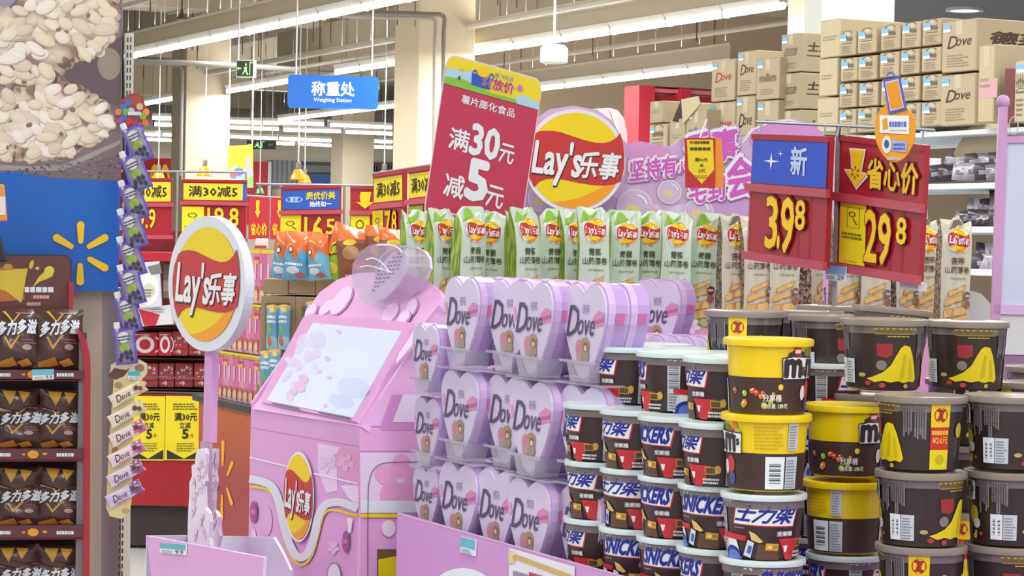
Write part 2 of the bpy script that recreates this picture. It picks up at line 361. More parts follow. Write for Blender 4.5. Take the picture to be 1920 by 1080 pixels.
b = MB(); b.lathe([(.07, 0), (.065, .015), (.02, .05), (.015, .1)], M((70, 60, 52)), 16); b.build('speaker_body', t); b = MB(); b.tube([(0, 0, .1), (0, 0, .9)], .01, DK); b.build('rod', t)

# ---- fluorescent lamps: long rows and far short rows
LAMP = F(255, 255, 252, emit=14); HOUS = M((215, 212, 202), .6)
def lamp_proto():
    t = thing('fluorescent_lamp', I4, 'x', 'lamp', 'fluorescent ceiling lamps')
    b = MB(); b.lathe([(.038, -.5), (.038, .5)], LAMP, 10, axis='x'); b.build('tube', t)
    b = MB(); b.hexa([(-.5, -.035, .03), (.5, -.035, .03), (.5, .035, .03), (-.5, .035, .03)], [(-.5, -.07, .10), (.5, -.07, .10), (.5, .07, .10), (-.5, .07, .10)], HOUS); b.build('housing', t)
    b = MB(); b.tube([(-.3, 0, .1), (-.3, 0, 1.8)], .004, PIPE, 5); b.build('suspension_rod', t); b = MB(); b.tube([(.3, 0, .1), (.3, 0, 1.8)], .004, PIPE, 5); b.build('suspension_rod', t)
    b = MB(); b.box(-.505, -.488, -.045, .045, -.045, .06, M((120, 130, 150))); b.build('end_socket', t)
    return t
LP = lamp_proto(); lused = [0]
def lamp(p, q, label):
    d = q-p; m = Matrix.Translation((p+q)/2) @ Matrix.Rotation(math.atan2(d.y, d.x), 4, 'Z') @ Matrix.Diagonal((d.length*.985, 1, 1, 1))
    if not lused[0]: LP.matrix_world = m; LP['label'] = label; lused[0] = 1
    else: dup(LP, m, label)
def lamp_row(pxs, where, z=4.1, far=False):
    n = len(pxs)-1
    for i in range(n): lamp(Pz(*pxs[i], z), Pz(*pxs[i+1], z), 'fluorescent tube, %s in row %s' % (ORD[i], where) if n > 1 else 'white fluorescent tube lamp %s' % where)
def on(a, c, xs): return [(x, a[1]+(c[1]-a[1])*(x-a[0])/(c[0]-a[0])) for x in xs]
def trunk(a, c, z, label):
    p, q = Pz(*a, z), Pz(*c, z); d = q-p; b = MB(); b.box(0, d.length, -.06, .06, .10, .30, M((190, 180, 158), .7)); b.box(0, d.length, -.08, .08, .28, .31, M((205, 198, 180), .7))
    tag(b.build('lamp_trunking', None, Matrix.Translation(p) @ Matrix.Rotation(math.atan2(d.y, d.x), 4, 'Z')), label, 'trunking')
A0, A1 = (250, 104), (762, -3)
lamp_row(on(A0, A1, [200, 250, 300, 340, 400, 462, 530, 602, 683, 762, 860]), 'from the poster to the big column'); trunk((200, 114.5), (860, -23.5), 4.1, 'beige trunking above the long lamp row by the puffed rice poster')
C0, C1 = (881, 99), (1469, 10.4)
lamp_row(on(C0, C1, [881, 966.6, 1057, 1148, 1253, 1359, 1469]), 'above the round crisps sign from the big column'); trunk(C0, C1, 4.1, 'beige trunking above the lamp row over the round crisps sign')
lamp_row(on((1013, 166), (1333, 128), [940, 1013, 1062, 1134, 1211, 1294, 1376]), 'over the red door frame from the crimson card'); trunk((940, 174.7), (1376, 122.9), 4.1, 'beige trunking above the lamp row over the red door frame')
lamp_row(on((427.7, 171), (540, 152), [427.7, 457, 507, 560]), 'between narrow column and blue sign')
lamp_row(on((631, 135), (741, 118), [631, 678, 760]), 'just above the blue weighing sign')
lamp_row(on((524, 225), (737, 199), [524, 566, 607, 655, 700, 750]), 'just below the blue weighing sign')
lamp_row(on((268, 195), (322, 185), [262, 292, 330]), 'between the hanging pouches and the narrow column')
k = 0
for (x0, y0, x1, y1) in [(427,228,488,230),(490,229.5,608,233),(615,233.5,735,239),(427,239,523,242),(529,243.5,640,246.5),(645,247,735,251),(427,256,518,259.5),(520,259.5,626,264),(517,268.5,552,270),(558,269.5,625,273),(698,264.5,735,266),(698,275,735,276.5),(285,221,321,222),(288,233,321,234.5),(262,251,300,252.5),(303,252,321,253),(264,261,321,263)]:
    nm = 'small far fluorescent lamp %s' % (['beside the exit sign over the red panel', 'in the top far row, under the blue sign', 'in the top far row, next to the big column', 'in the second far row, next to the narrow column', 'in the second far row, under the blue sign', 'in the second far row, touching the big column', 'in the third far row by the green exit sign', 'in the third far row under the blue sign', 'in the fourth far row beside the green exit sign', 'lowest of the far rows above the shutter', 'between far column and big column, upper one', 'between far column and big column, lower one', 'highest between pouches and narrow column', 'second highest between pouches and narrow column', 'short one touching the hanging pouches', 'short one touching the narrow column conduit', 'lowest between pouches and narrow column'][k])
    lamp(Pz(x0, y0, 4.1), Pz(x1, y1, 4.1), nm); k += 1

# ---- hanging signs
def hang_rods(t, f, xs, y0, y1, r=.008):
    for x in xs:
        b = MB(); a = f.at(x, y0, 0); c = f.at(x, y1, 0); b.tube([(a[0], .0, a[1]), (a[0], .0, c[1])], r, M((205, 205, 205))); b.build('hanging_rod', t)
f = Fr(P(625, 171, 24), radians(3)); t = thing('hanging_sign', f.m, 'blue rounded weighing station sign hanging from the ceiling', 'sign')
pts = [f.at(x, y) for x, y in [(540, 140), (710, 140), (710, 202), (540, 202)]]
x0 = pts[0][0]; x1 = pts[1][0]; z1 = pts[0][1]; z0 = pts[3][1]; k = (x1-x0)/170
b = MB(); b.prism(rrect(x0, z0, x1, z1, .04), -.02, .02, M((24, 98, 190), .4), M((150, 190, 225), .4)); b.build('sign_board', t)
b = MB(S=lambda x, z, o: (x, -.022-o, z), eps=.002); b.text('称重处', x0+45*k, z0+24*k, x0+125*k, z0+50*k, F(225, 240, 252), 1, .03); b.text('Weighing Station', x0+49*k, z0+10.5*k, x0+120*k, z0+20*k, F(200, 225, 245), 1, .02); b.build('sign_lettering', t)
hang_rods(t, f, (555, 697), 142, -340)
f = Fr(P(462, 128, 27), radians(-8)); t = thing('exit_sign', f.m, 'small green exit sign with arrow hanging in front of the narrow column', 'sign')
a = f.at(443, 112); c = f.at(476, 145)
b = MB(); b.box(a[0], c[0], 0, .10, c[1], a[1], M((190, 190, 188))); b.build('sign_case', t)
b = MB(S=lambda x, z, o: (x, -.002-o, z), eps=.003); b.rect(a[0]+.012, c[1]+.012, c[0]-.012, a[1]-.012, F(44, 52, 40), 1)
def exitart(b, x0, z0, x1, z1, lay=2):
    g = F(150, 225, 140, emit=.5); w = x1-x0; h = z1-z0
    b.poly([(x0+.05*w, z0+.5*h), (x0+.15*w, z0+.62*h), (x0+.15*w, z0+.54*h), (x0+.3*w, z0+.54*h), (x0+.3*w, z0+.46*h), (x0+.15*w, z0+.46*h), (x0+.15*w, z0+.38*h)], g, lay)
    b.disc(x0+.55*w, z0+.72*h, .05*w, .08*h, g, lay); b.poly([(x0+.42*w, z0+.55*h), (x0+.62*w, z0+.62*h), (x0+.6*w, z0+.4*h), (x0+.7*w, z0+.15*h), (x0+.62*w, z0+.12*h), (x0+.52*w, z0+.35*h), (x0+.4*w, z0+.14*h), (x0+.36*w, z0+.2*h), (x0+.48*w, z0+.45*h)], g, lay)
    b.rect(x0+.75*w, z0+.12*h, x0+.8*w, z0+.88*h, g, lay); b.rect(x0+.8*w, z0+.8*h, x0+.92*w, z0+.88*h, g, lay)
exitart(b, a[0], c[1], c[0], a[1]); b.build('sign_print', t); hang_rods(t, f, (447,), 112, -180)
f = Fr(P(490, 271, 46), 0); t = thing('exit_sign', f.m, 'far green exit sign under the short lamps beside the yellow banner', 'sign')
a = f.at(463, 262.5); c = f.at(517, 280)
b = MB(); b.box(a[0], c[0], 0, .08, c[1], a[1], M((34, 48, 34))); b.build('sign_case', t)
b = MB(S=lambda x, z, o: (x, -.01-o, z), eps=.01); m0 = (a[0]+c[0])/2; exitart(b, a[0], c[1], m0+.1, a[1], 1); b.text('EXIT', m0+.14, c[1]+.07, c[0]-.05, a[1]-.07, F(130, 190, 130), 1); b.build('sign_print', t); hang_rods(t, f, (470, 510), 263, 30, .012)
def pendant(px, py, d, wpx, col, label, cord=200):
    cord = (5.9-P(px, py, d).z)*FPX/d
    sc = wpx*d/FPX/.30
    t = thing('pendant_lamp', TR(P(px, py, d), 0, sc=sc), label, 'lamp', 'pendant lamps over the far aisle')
    b = MB(); b.lathe([(.145, 0), (.15, .01), (.14, .03), (.115, .09), (.09, .15), (.05, .18), (.03, .19)], col, 24, caps=False); b.lathe([(.13, .012), (.125, .02)], F(255, 215, 120, emit=1.2), 20); b.build('shade', t, smooth=True)
    b = MB(); b.lathe([(.04, .19), (.045, .2), (.045, .29), (.03, .31)], M((120, 116, 108)), 14); b.build('lamp_cap', t)
    b = MB(); b.tube([(0, 0, .31), (0, 0, .31+cord*d/FPX/sc)], .012, M((215, 215, 210)), 6); b.build('cord', t)
OR = M((236, 150, 20), .3, coat=.5)
pendant(384, 330, 33, 30, OR, 'orange pendant lamp in front of the narrow column', 5); pendant(559, 337, 33, 32, OR, 'orange pendant lamp below the blue weighing sign', 200)
pendant(571, 343, 36, 26, OR, 'orange pendant lamp peeking out behind another one below the blue sign', 200); pendant(720, 338, 33, 30, OR, 'orange pendant lamp mostly hidden behind the tilted price board', 180)
pendant(297, 336, 34, 26, OR, 'orange pendant lamp in front of the yellow arches', 170); pendant(487, 363, 33, 18, M((30, 130, 70), .3, coat=.5), 'small green pendant lamp in front of the crimson wall panel', 5)
# yellow banner
f = Fr(P(450, 300, 30), radians(4)); t = thing('hanging_banner', f.m, 'yellow hanging banner with pink and blue shapes behind the narrow column', 'banner')
b = MB(); pts = [f.at(x, y) for x, y in [(428, 274), (474, 271), (475, 352), (427, 352)]]; b.prism(pts, -.004, .004, F(238, 214, 40)); b.build('banner_cloth', t)
b = MB(T=f.Ts(), S=lambda x, z, o: (x, -.005-o, z), eps=.004)
b.poly([(428, 322), (440, 310), (455, 320), (466, 312), (475, 322), (475, 352), (427, 352)], F(150, 200, 230), 1); b.disc(448, 322, 9, 8, F(90, 110, 180), 2); b.disc(438, 328, 7, 6, F(200, 90, 110), 3); b.poly([(462, 300), (468, 288), (472, 330), (460, 335)], F(225, 150, 190), 2); b.poly([(455, 335), (475, 330), (475, 352), (455, 352)], F(130, 200, 90), 3); b.build('banner_print', t); hang_rods(t, f, (429, 473), 273, -150)

# ================================================================ red doorway frame and stored cartons on the tall shelf
f = Fr(P(1198, 300, 30), YB)
t = thing('door_frame', f.m, 'tall crimson metal door frame on the beige wall behind the cartons', 'frame')
RD = M((176, 40, 56), .45)
def bar(b, f, x0, y0, x1, y1, ya, yb, m, T=0):
    a = f.at(x0, y0, ya); c = f.at(x1, y1, ya); b.box(a[0], c[0], ya, yb, c[1], a[1], m)
b = MB(); bar(b, f, 1199, 160, 1217, 694, -.1, .3, RD); b.build('jamb', t)
b = MB(); bar(b, f, 1199, 160, 1420, 172, -.1, .3, RD); bar(b, f, 1217, 172, 1420, 176, -.04, .3, M((214, 110, 120))); b.build('lintel', t)
b = MB(); bar(b, f, 1217, 176, 1420, 694, .05, .3, M((150, 28, 44))); b.build('infill_panel', t)
b = MB(); bar(b, f, 1277, 165, 1284, 694, -.12, .3, RD); b.build('mullion', t)
f = Fr(P(1160, 260, 27), YB); t = thing('display_arch', f.m, 'mauve grey rounded arch display standing behind the round crisps sign', 'display')
pts = [f.at(x, y) for x, y in [(1080, 722), (1080, 212), (1110, 205), (1140, 202), (1158, 206), (1170, 222), (1176, 250), (1178, 722)]]
b = MB(); b.prism(pts, 0, .5, M((146, 128, 128), .5)); b.build('arch_body', t, f.m if 0 else None)
b = MB(T=f.Ts(), S=lambda x, z, o: (x, -.01-o, z)); v = [(1142, 203), (1146, 203), (1162, 250), (1163, 400), (1159, 400), (1157, 250)]; b.poly(v, F(196, 182, 182), 1); b.build('arch_seam', t)

CART = [M((182, 168, 138), .8, nscale=3, noise=.04), M((188, 172, 142), .8, nscale=3, noise=.04), M((176, 164, 134), .8, nscale=3, noise=.04), M((196, 184, 152), .8, nscale=3, noise=.04), M((196, 182, 150), .8, noise=.04)]
INK, INKR, INKB, INKG = F(74, 60, 48), F(176, 60, 50), F(96, 116, 150), F(120, 108, 88)
def carton(f, xl, xr, yt, yb, L, kind, label, gap=.004, side=None, mat=None):
    ym = (yt+yb)/2; x0 = f.at(xl, ym)[0]; x1, z1 = f.at(xr, yt); _, z0 = f.at(xr, yb); w = x1-x0-gap; h = z1-z0-gap
    t = thing('carton', f.m @ Matrix.Translation((x0, R.uniform(0, .012), z0)), label, 'carton', 'stored cartons above the tall shelf')
    m = mat or R.choice(CART[:3]); b = MB(); b.box(0, w, 0, L, 0, h, m); o = b.build('carton_body', t, bevel=.004)
    b = MB(); e = .0008; u = min(w, h)
    S = b.S; c = w*.5; TP = F(206, 196, 168, rough=.25)
    b.rect(c-.022, h*.72, c+.022, h*.999, TP, 1); b.rect(0.004, h*.985, w-.004, h*.995, F(150, 136, 106), 1)
    if kind == 'crown':
        ink = F(112, 98, 80)
        for i in range(5):
            xx = c+(i-2)*u*.15; b.ring(xx, h*.68-abs(i-2)*h*.02, u*.05, u*.085, ink, 2, 10); b.rect(xx-u*.025, h*.56, xx+u*.025, h*.78, ink, 2)
        b.ring(c, h*.35, u*.62, u*.66, ink, 2, 14, pi*.3, pi*.7)
        b.rect(c-u*.38, h*.47, c+u*.38, h*.50, ink, 2); b.bars(w*.18, h*.10, w*.85, h*.42, 4, F(146, 132, 106), 2, R.random())
    elif kind in ('dove', 'dover'):
        ink = INKR if kind == 'dover' else INK
        b.text('D', w*.16, h*.46, w*.46, h*.70, ink, 2, .01, .3); b.text('ove', w*.42, h*.50, w*.86, h*.63, ink, 2, .01, .3); b.bars(w*.16, h*.1, w*.8, h*.36, 5, F(150, 136, 110), 2, R.random())
    elif kind == 'mm':
        b.text('m&m', w*.15, h*.44, w*.85, h*.62, R.choice([INKB, INKG]), 2, .05); b.bars(w*.2, h*.12, w*.8, h*.28, 3, F(150, 136, 110), 2, R.random())
    elif kind == 'snick':
        b.poly([(w*.15, h*.42), (w*.22, h*.62), (w*.88, h*.62), (w*.81, h*.42)], INKG, 2); b.bars(w*.22, h*.46, w*.8, h*.6, 3, F(160, 148, 120), 3, R.random()); b.bars(w*.2, h*.1, w*.8, h*.26, 3, F(150, 136, 110), 2, R.random())
    else: b.bars(w*.12, h*.45, w*.85, h*.6, 2, F(160, 150, 124), 2, R.random())
    b.build('carton_print', t)
    if side:
        b = MB(S=lambda x, z, o: (w+o, x, z)); b.text(side, L*.12, h*.52, L*.62, h*.76, INK, 2, .04, .15); b.rect(L*.1, h*.40, L*.6, h*.43, INK, 2); b.build('side_lettering', t)
    if kind != 'plain':
        b = MB(S=lambda x, z, o: (x, -o, z), eps=.001); s = .032; x = .012; z = h-.02-s*1.5
        z = h-.016-s; b.rect(x, z, x+s*1.6, z+s, F(232, 242, 250), 2); b.rect(x, z+s*.4, x+s*1.6, z+s, F(120, 190, 235), 3); b.build('price_sticker', t)
    return t
f2 = Fr(P(1500, 200, 12.2), YA); f3 = Fr(P(1418, 200, 12.6), YA); f4 = Fr(P(1376, 200, 12.8), YA); fM = Fr(P(1833, 237, 10), YA); f5 = Fr(P(1325, 240, 12.9), YA)
carton(f2, 1463, 1500, 59, 133, .42, 'snick', 'kraft carton with bold side lettering, topmost beside the white column', side='士力架')
carton(f2, 1457, 1500, 134, 203, .42, 'snick', 'kraft carton with bold side lettering, second one beside the white column', side='士力架')
carton(f2, 1454, 1500, 204, 284, .42, 'snick', 'kraft carton low behind the blue card sign, under two bold lettered ones', side='士力架')
carton(f3, 1381, 1418, 92, 176, .45, 'dove', 'narrow kraft carton with brown script, rising above its neighbours')
carton(f3, 1378, 1415, 177, 288, .45, 'dove', 'narrow kraft carton with brown script, under the tall narrow one')
fmm = Fr(P(1461, 200, 12.3), YA)
carton(fmm, 1417, 1461, 105, 184, .3, 'mm', 'kraft carton with pale letters and shiny tape, left of the bold lettered stack')
carton(fmm, 1416, 1457, 185, 284, .3, 'mm', 'kraft carton with dark letters under the shiny taped carton')
carton(f4, 1331, 1376, 108, 187, .4, 'dover', 'kraft carton with red script, topmost at the end by the door frame')
carton(f4, 1326, 1376, 188, 290, .4, 'dover', 'kraft carton with red script, below another red scripted one')
carton(f5, 1286, 1325, 203, 290, .35, 'mm', 'kraft carton with faint purple letters in front of the red frame')
carton(f5, 1254, 1284, 220, 288, .3, 'plain', 'small plain kraft carton in front of the door frame under the open flap')
carton(f5, 1216, 1250, 230, 286, .3, 'crown', 'kraft carton with white label, lowest at the door frame corner')
t = carton(f5, 1216, 1241, 187, 229, .55, 'plain', 'long kraft carton with open flap lying on top by the door frame', mat=CART[2])
b = MB(); b.add([(.30, -.02, .0), (.42, .02, -.02), (.36, .0, .12)], [(0, 1, 2)], F(60, 52, 44)); b.hexa([(.36, .0, .12), (.54, .0, .13), (.54, .01, .13), (.36, .01, .12)], [(.42, -.02, -.02), (.60, -.02, .08), (.60, -.01, .08), (.42, -.01, -.02)], CART[3]); b.build('open_flap', t)
row = lambda k: ['top', 'second', 'third', 'lowest'][k]
for k, (yt, yb) in enumerate([(32, 105), (106, 178), (180, 246)]):
    t = carton(fM, (1536, 1536, 1530)[k], (1576, 1571, 1570)[k], yt, yb, .75, 'plain', 'blank pale kraft end carton of the main block, %s of three' % row(k), mat=CART[3])
    if k == 0:
        b = MB()
        for y in (.26, .50): b.box(.0, .19, y, y+.016, .1605, .163, F(214, 200, 110)); b.box(.188, .192, y, y+.016, .0, .163, F(214, 200, 110))
        b.build('yellow_strap', t)
colsx = [(1573, 1606), (1607, 1644), (1649, 1687), (1688, 1725), (1727, 1765)]
tops = [[(53, 102), (104, 150), (152, 200), (201, 249)], [(47, 97), (100, 148), (150, 197), (198, 246)], [(41, 91), (93, 142), (145, 195), (196, 243)], [(36, 87), (88, 137), (139, 187), (189, 240)], [(30, 82), (84, 132), (135, 186), (187, 235)]]
for i, (xl, xr) in enumerate(colsx):
    for k, (yt, yb) in enumerate(tops[i]):
        carton(fM, xl, xr, yt, yb, .28, 'crown', 'small crown printed kraft carton, %s column from the blank ones, %s row' % (ORD[i], row(k)), gap=.006, mat=CART[1] if (i+k) % 2 else CART[0])
carton(fM, 1766, 1833, 31, 131, .6, 'dove', 'large kraft carton with brown script, upper one above the white shelf', mat=CART[1], side='德芙')
carton(fM, 1762, 1829, 134, 233, .6, 'dove', 'large kraft carton with brown script, lower one standing on the white shelf', mat=CART[1])
fR = Fr(P(1863, 228, 9.7), YA)
t = carton(fR, 1831, 1863, 80, 228, .4, 'plain', 'tall carton with pink band and dark red side, beside the large scripted ones', mat=CART[4])
b = MB(S=lambda x, z, o: (x, -o, z)); b.rect(.005, .10, .13, .18, F(214, 168, 170), 1); b.build('pink_band', t)
b = MB(); b.S = lambda x, z, o: (.152+o, x, z); b.rect(.02, .0, .4, .22, F(150, 92, 96), 1); b.build('side_print', t)
fR = Fr(P(1922, 228, 9.4), YA); carton(fR, 1900, 1925, 110, 228, .3, 'crown', 'pale carton at the edge behind the pink frame ball', mat=CART[3])

# ---- tall white shelf under the cartons
WS = M((222, 230, 236), .4); f = Fr(P(1833, 237, 9.9), YA); t = thing('tall_shelf', f.m, 'tall white metal shelving unit carrying the cartons and dark snack packs', 'shelf')
def shelfboard(px0, px1, y0, y1, depth, name='shelf_board'):
    a = f.at(px0, y0); c = f.at(px1, y0); e = f.at(px1, y1); x0, x1 = a[0], c[0]; z1 = c[1]; z0 = e[1]
    b = MB(); b.box(x0, x1, 0, depth, z0, z1, WS); b.build(name, t, bevel=.003)
shelfboard(1500, 1950, 236, 246, .7); shelfboard(1500, 1950, 340, 352, .5); shelfboard(1500, 1950, 425, 438, .5); shelfboard(1500, 1950, 508, 521, .5); shelfboard(1500, 1950, 600, 615, .5)
b = MB(); a = f.at(1500, 246); c = f.at(1950, 700); a = (a[0], f.at(1833, 246)[1]); b.box(a[0], c[0], .5, .52, .2, a[1], M((108, 104, 96), .8)); b.build('back_panel', t)
for px in (1500, 1730, 1950):
    b = MB(); x = f.at(px, 300)[0]; b.box(x-.02, x+.02, .0, .05, 0, a[1], WS); b.build('upright', t)
b = MB(); x0 = f.at(1740, 260)[0]; x1 = f.at(1850, 260)[0]; z = f.at(1800, 305)[1]; b.hexa([(x0, .1, z), (x1, .1, z), (x1, .5, z), (x0, .5, z)], [(x0+.1, .14, z+.16), (x1, .12, z+.22), (x1, .5, z+.22), (x0+.1, .5, z+.2)], CART[3]); tag(b.build('cardboard_tray', None, f.m), 'cream cardboard tray behind dark packs on the top shelf level', 'tray')
g = Fr(P(1418, 290, 12.6), YA); u = thing('rear_shelf', g.m, 'white rear shelf unit carrying the cartons in front of the door frame', 'shelf')
b = MB(); x0 = g.at(1200, 286)[0]; x1 = g.at(1498, 286)[0]; b.box(x0, x1, -.03, .9, -.05, 0, WS); b.build('shelf_board', u)
b = MB(); b.box(x0, x1, .6, .64, -g.m.translation.z, -.05, M((150, 146, 138))); b.build('back_panel', u)
PK = [M((52, 44, 54), .3, coat=.4), M((120, 116, 130), .3, coat=.4), M((74, 64, 76), .35), M((160, 158, 168), .3, coat=.3)]
def small_pack(w, h, m, m2, sd):
    r = random.Random(sd); b = MB(); n = 6; vs = []; fs = []
    for sgn in (-1, 1):
        for j in range(n+1):
            for i in range(n+1):
                u = i/n-.5; v = j/n; e = (1-(2*abs(u))**3)*(1-(2*abs(v-.5))**4)
                vs.append((u*w, sgn*(.18*w*e+.001)+r.uniform(-.004, .004)*e, v*h))
    o = (n+1)**2
    for j in range(n):
        for i in range(n):
            k = j*(n+1)+i; fs.append((k, k+1, k+n+2, k+n+1)); fs.append((o+k, o+k+n+1, o+k+n+2, o+k+1))
    b.add(vs, fs, m); S = lambda x, z, q: (x, -(.18*w*(1-(2*abs(x/w))**3)*(1-(2*abs(z/h-.5))**4))-.004-q, z)
    b2 = MB(S=S, cut=(w*.2, h*.2)); b2.rect(-w*.35, h*.3, w*.35, h*.55, m2, 1); return b, b2
protos = []
for i in range(4):
    b1, b2 = small_pack(.11, .075, PK[i], PK[(i+1+i % 2) % 4], i)
    t = thing('snack_pack', I4, 'dark and silver snack pack lying in a heap on the white shelf', 'snack', 'small packs heaped on the white shelves'); b1.build('pack_body', t, smooth=True); b2.build('pack_print', t); protos.append(t)
used = set()
def place(protos, i, m, label=None):
    if i in used: return dup(protos[i], m, label)
    used.add(i); protos[i].matrix_world = m
    if label: protos[i]['label'] = label
    return protos[i]
for (xa, xb, y0, rows_, h0) in ((1742, 1866, 338, 4, 3), (1790, 1866, 424, 3, 1), (1806, 1866, 507, 2, 2)):
    z = f.at(1800, y0)[1]
    for r_ in range(rows_):
        for i in range(6):
            px = xa + (xb-xa)*(i+.3*(r_ % 2))/5.6 + r_*3
            if px > xb+14 or (r_ > 1 and px < xa+(r_*16)): continue
            x = f.at(px, y0)[0]; place(protos, R.randrange(4), f.m @ TR((x, .06+.05*r_, z+.05*r_), R.uniform(-.25, .25)+.9, R.uniform(-.5, -.1), R.uniform(-.15, .15), 1.0), 'dark and silver snack pack, %s, %s layer, %s along' % ({338: 'heap on the upper shelf level', 424: 'heap on the middle shelf level', 507: 'heap on the low shelf level'}[y0], ORD[r_], ORD[i]))
YB_ = M((222, 204, 30), .5)
for i, px in enumerate((1740, 1757, 1776, 1794)):
    b = MB(); x = f.at(px, 420)[0]; z = f.at(px, 424)[1]; z1 = f.at(px, 360)[1]; b.box(x, x+.085, .3, .4, z, z1, YB_); b.box(x+.01, x+.075, .299, .3, z+.03, z1-.04, F(200, 176, 20))
    tag(b.build('yellow_box', None, f.m, bevel=.003), 'plain yellow box standing at the back of the middle shelf, %s of four' % ORD[i], 'box', 'yellow boxes on the middle shelf')

# ================================================================ end display on the aisle corner (poster, blue panel, crisps rack)
f = Fr(P(100, 640, 8), radians(14)); base = f.sub(100, 640); 
def flatprint(f, name, parent, fn, y=0, eps=.0008, T=None, cut=None):
    b = MB(T=T or f.Ts(y), S=lambda x, z, o: (x, y-o, z), eps=eps, cut=cut); fn(b); o = b.build(name, parent); return o
t = thing('end_display', f.m, 'tall end panel with puffed rice poster above a blue board with yellow spark', 'display')
b = MB(T=f.Ts()); b.prism([(-420, -120), (232, -120), (226, 340), (222, 546), (-420, 546)], .0, .05, M((160, 150, 150), .5), M((60, 56, 54))); b.build('panel_body', t)
def poster(b):
    r = random.Random(3)
    b.poly([(-420, -120), (231, -120), (225, 340), (-420, 322)], F(120, 104, 108), 1)
    b.poly([(-420, -120), (60, -120), (40, -10), (10, 20), (-420, 60)], F(150, 150, 172), 2)
    b.poly([(118, 95), (225, 70), (226, 200), (150, 175), (118, 140)], F(98, 82, 92), 2); b.disc(205, 120, 22, 30, F(150, 138, 124), 3)
    b.poly([(-420, 200), (226, 248), (226, 290), (100, 322), (-420, 330)], F(126, 112, 116), 2)
    b.poly([(-420, 290), (60, 312), (120, 308), (226, 262), (226, 270), (120, 320), (-420, 318)], F(160, 152, 152), 3)
    m = bpy.data.materials.new('puffed_rice_photo'); m.use_nodes = True; nt = m.node_tree; bs = nt.nodes['Principled BSDF']; bs.inputs['Roughness'].default_value = .45
    tc = nt.nodes.new('ShaderNodeTexCoord'); n1 = nt.nodes.new('ShaderNodeTexNoise'); n1.inputs['Scale'].default_value = 9; n1.inputs['Detail'].default_value = 2
    mx = nt.nodes.new('ShaderNodeMix'); mx.data_type = 'VECTOR'; mx.inputs['Factor'].default_value = .09; vo = nt.nodes.new('ShaderNodeTexVoronoi'); vo.feature = 'SMOOTH_F1'; vo.inputs['Scale'].default_value = 17; vo.inputs['Smoothness'].default_value = .35
    mp = nt.nodes.new('ShaderNodeMapping'); mp.inputs['Scale'].default_value = (.75, .01, 1.25); mp.inputs['Rotation'].default_value = (0, .35, 0)
    nt.links.new(tc.outputs['Object'], mp.inputs[0]); nt.links.new(mp.outputs[0], n1.inputs['Vector']); nt.links.new(mp.outputs[0], mx.inputs['A']); nt.links.new(n1.outputs['Color'], mx.inputs['B']); nt.links.new(mx.outputs['Result'], vo.inputs['Vector'])
    n2 = nt.nodes.new('ShaderNodeTexNoise'); n2.inputs['Scale'].default_value = 5.5; n2.inputs['Detail'].default_value = 5; nt.links.new(mp.outputs[0], n2.inputs['Vector'])
    ad = nt.nodes.new('ShaderNodeMath'); ad.operation = 'MULTIPLY_ADD'; nt.links.new(n2.outputs['Fac'], ad.inputs[0]); ad.inputs[1].default_value = .55; nt.links.new(vo.outputs['Distance'], ad.inputs[2])
    cr = nt.nodes.new('ShaderNodeValToRGB'); nt.links.new(ad.outputs[0], cr.inputs[0]); nt.links.new(cr.outputs[0], bs.inputs['Base Color'])
    for i, (pos, c) in enumerate(((.30, (232, 224, 208)), (.50, (218, 206, 186)), (.70, (204, 188, 164)), (.86, (180, 158, 140)), (.98, (150, 124, 116)))):
        e = cr.color_ramp.elements[i] if i < 2 else cr.color_ramp.elements.new(pos)
        e.position = pos; e.color = lin(c)
    def blob(pts, lay):
        b.poly(pts, m, lay)
        for (xa, ya), (xb, yb) in zip(pts, pts[1:]+pts[:1]):
            L = hypot(xb-xa, yb-ya)
            for k in range(int(L/15)+1): x = xa+(xb-xa)*k*15/max(L, 1); b.disc(x, ya+(yb-ya)*k*15/max(L, 1), r.uniform(9, 16), r.uniform(7, 12), m, lay+1, 14, r.uniform(0, 3))
        xs = [p[0] for p in pts]; ys = [p[1] for p in pts]; n = 0
        def inside(x, y):
            c = False
            for (xa, ya), (xb, yb) in zip(pts, pts[1:]+pts[:1]):
                if (ya > y) != (yb > y) and x < (xb-xa)*(y-ya)/(yb-ya)+xa: c = not c
            return c
        while n < 210:
            x = r.uniform(-160, max(xs)+4); y = r.uniform(min(ys), max(ys)+4); n += 1
            if not inside(x, y): continue
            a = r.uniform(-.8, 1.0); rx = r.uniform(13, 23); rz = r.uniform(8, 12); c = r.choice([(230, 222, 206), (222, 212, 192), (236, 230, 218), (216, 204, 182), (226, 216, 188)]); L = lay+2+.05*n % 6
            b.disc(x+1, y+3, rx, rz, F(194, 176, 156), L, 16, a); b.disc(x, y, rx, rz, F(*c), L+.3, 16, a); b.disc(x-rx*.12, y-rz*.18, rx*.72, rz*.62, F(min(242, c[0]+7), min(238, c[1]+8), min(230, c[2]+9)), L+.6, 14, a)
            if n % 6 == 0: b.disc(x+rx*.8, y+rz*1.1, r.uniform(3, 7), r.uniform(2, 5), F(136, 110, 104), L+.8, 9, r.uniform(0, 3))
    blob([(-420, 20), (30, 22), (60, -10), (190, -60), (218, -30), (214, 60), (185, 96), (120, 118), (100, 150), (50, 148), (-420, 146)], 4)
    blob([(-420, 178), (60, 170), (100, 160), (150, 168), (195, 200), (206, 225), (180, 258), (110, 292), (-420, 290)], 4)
    for i in range(160):
        x = r.uniform(-100, 226); y = 322+r.uniform(-34, 14)*(x/226 if x > 0 else .1); b.disc(x, y+1, r.uniform(2, 5), r.uniform(.8, 1.6), [F(140, 146, 160), F(70, 72, 82), F(120, 124, 134)][i % 3], 8+i % 3, 5, r.uniform(-.8, .8))
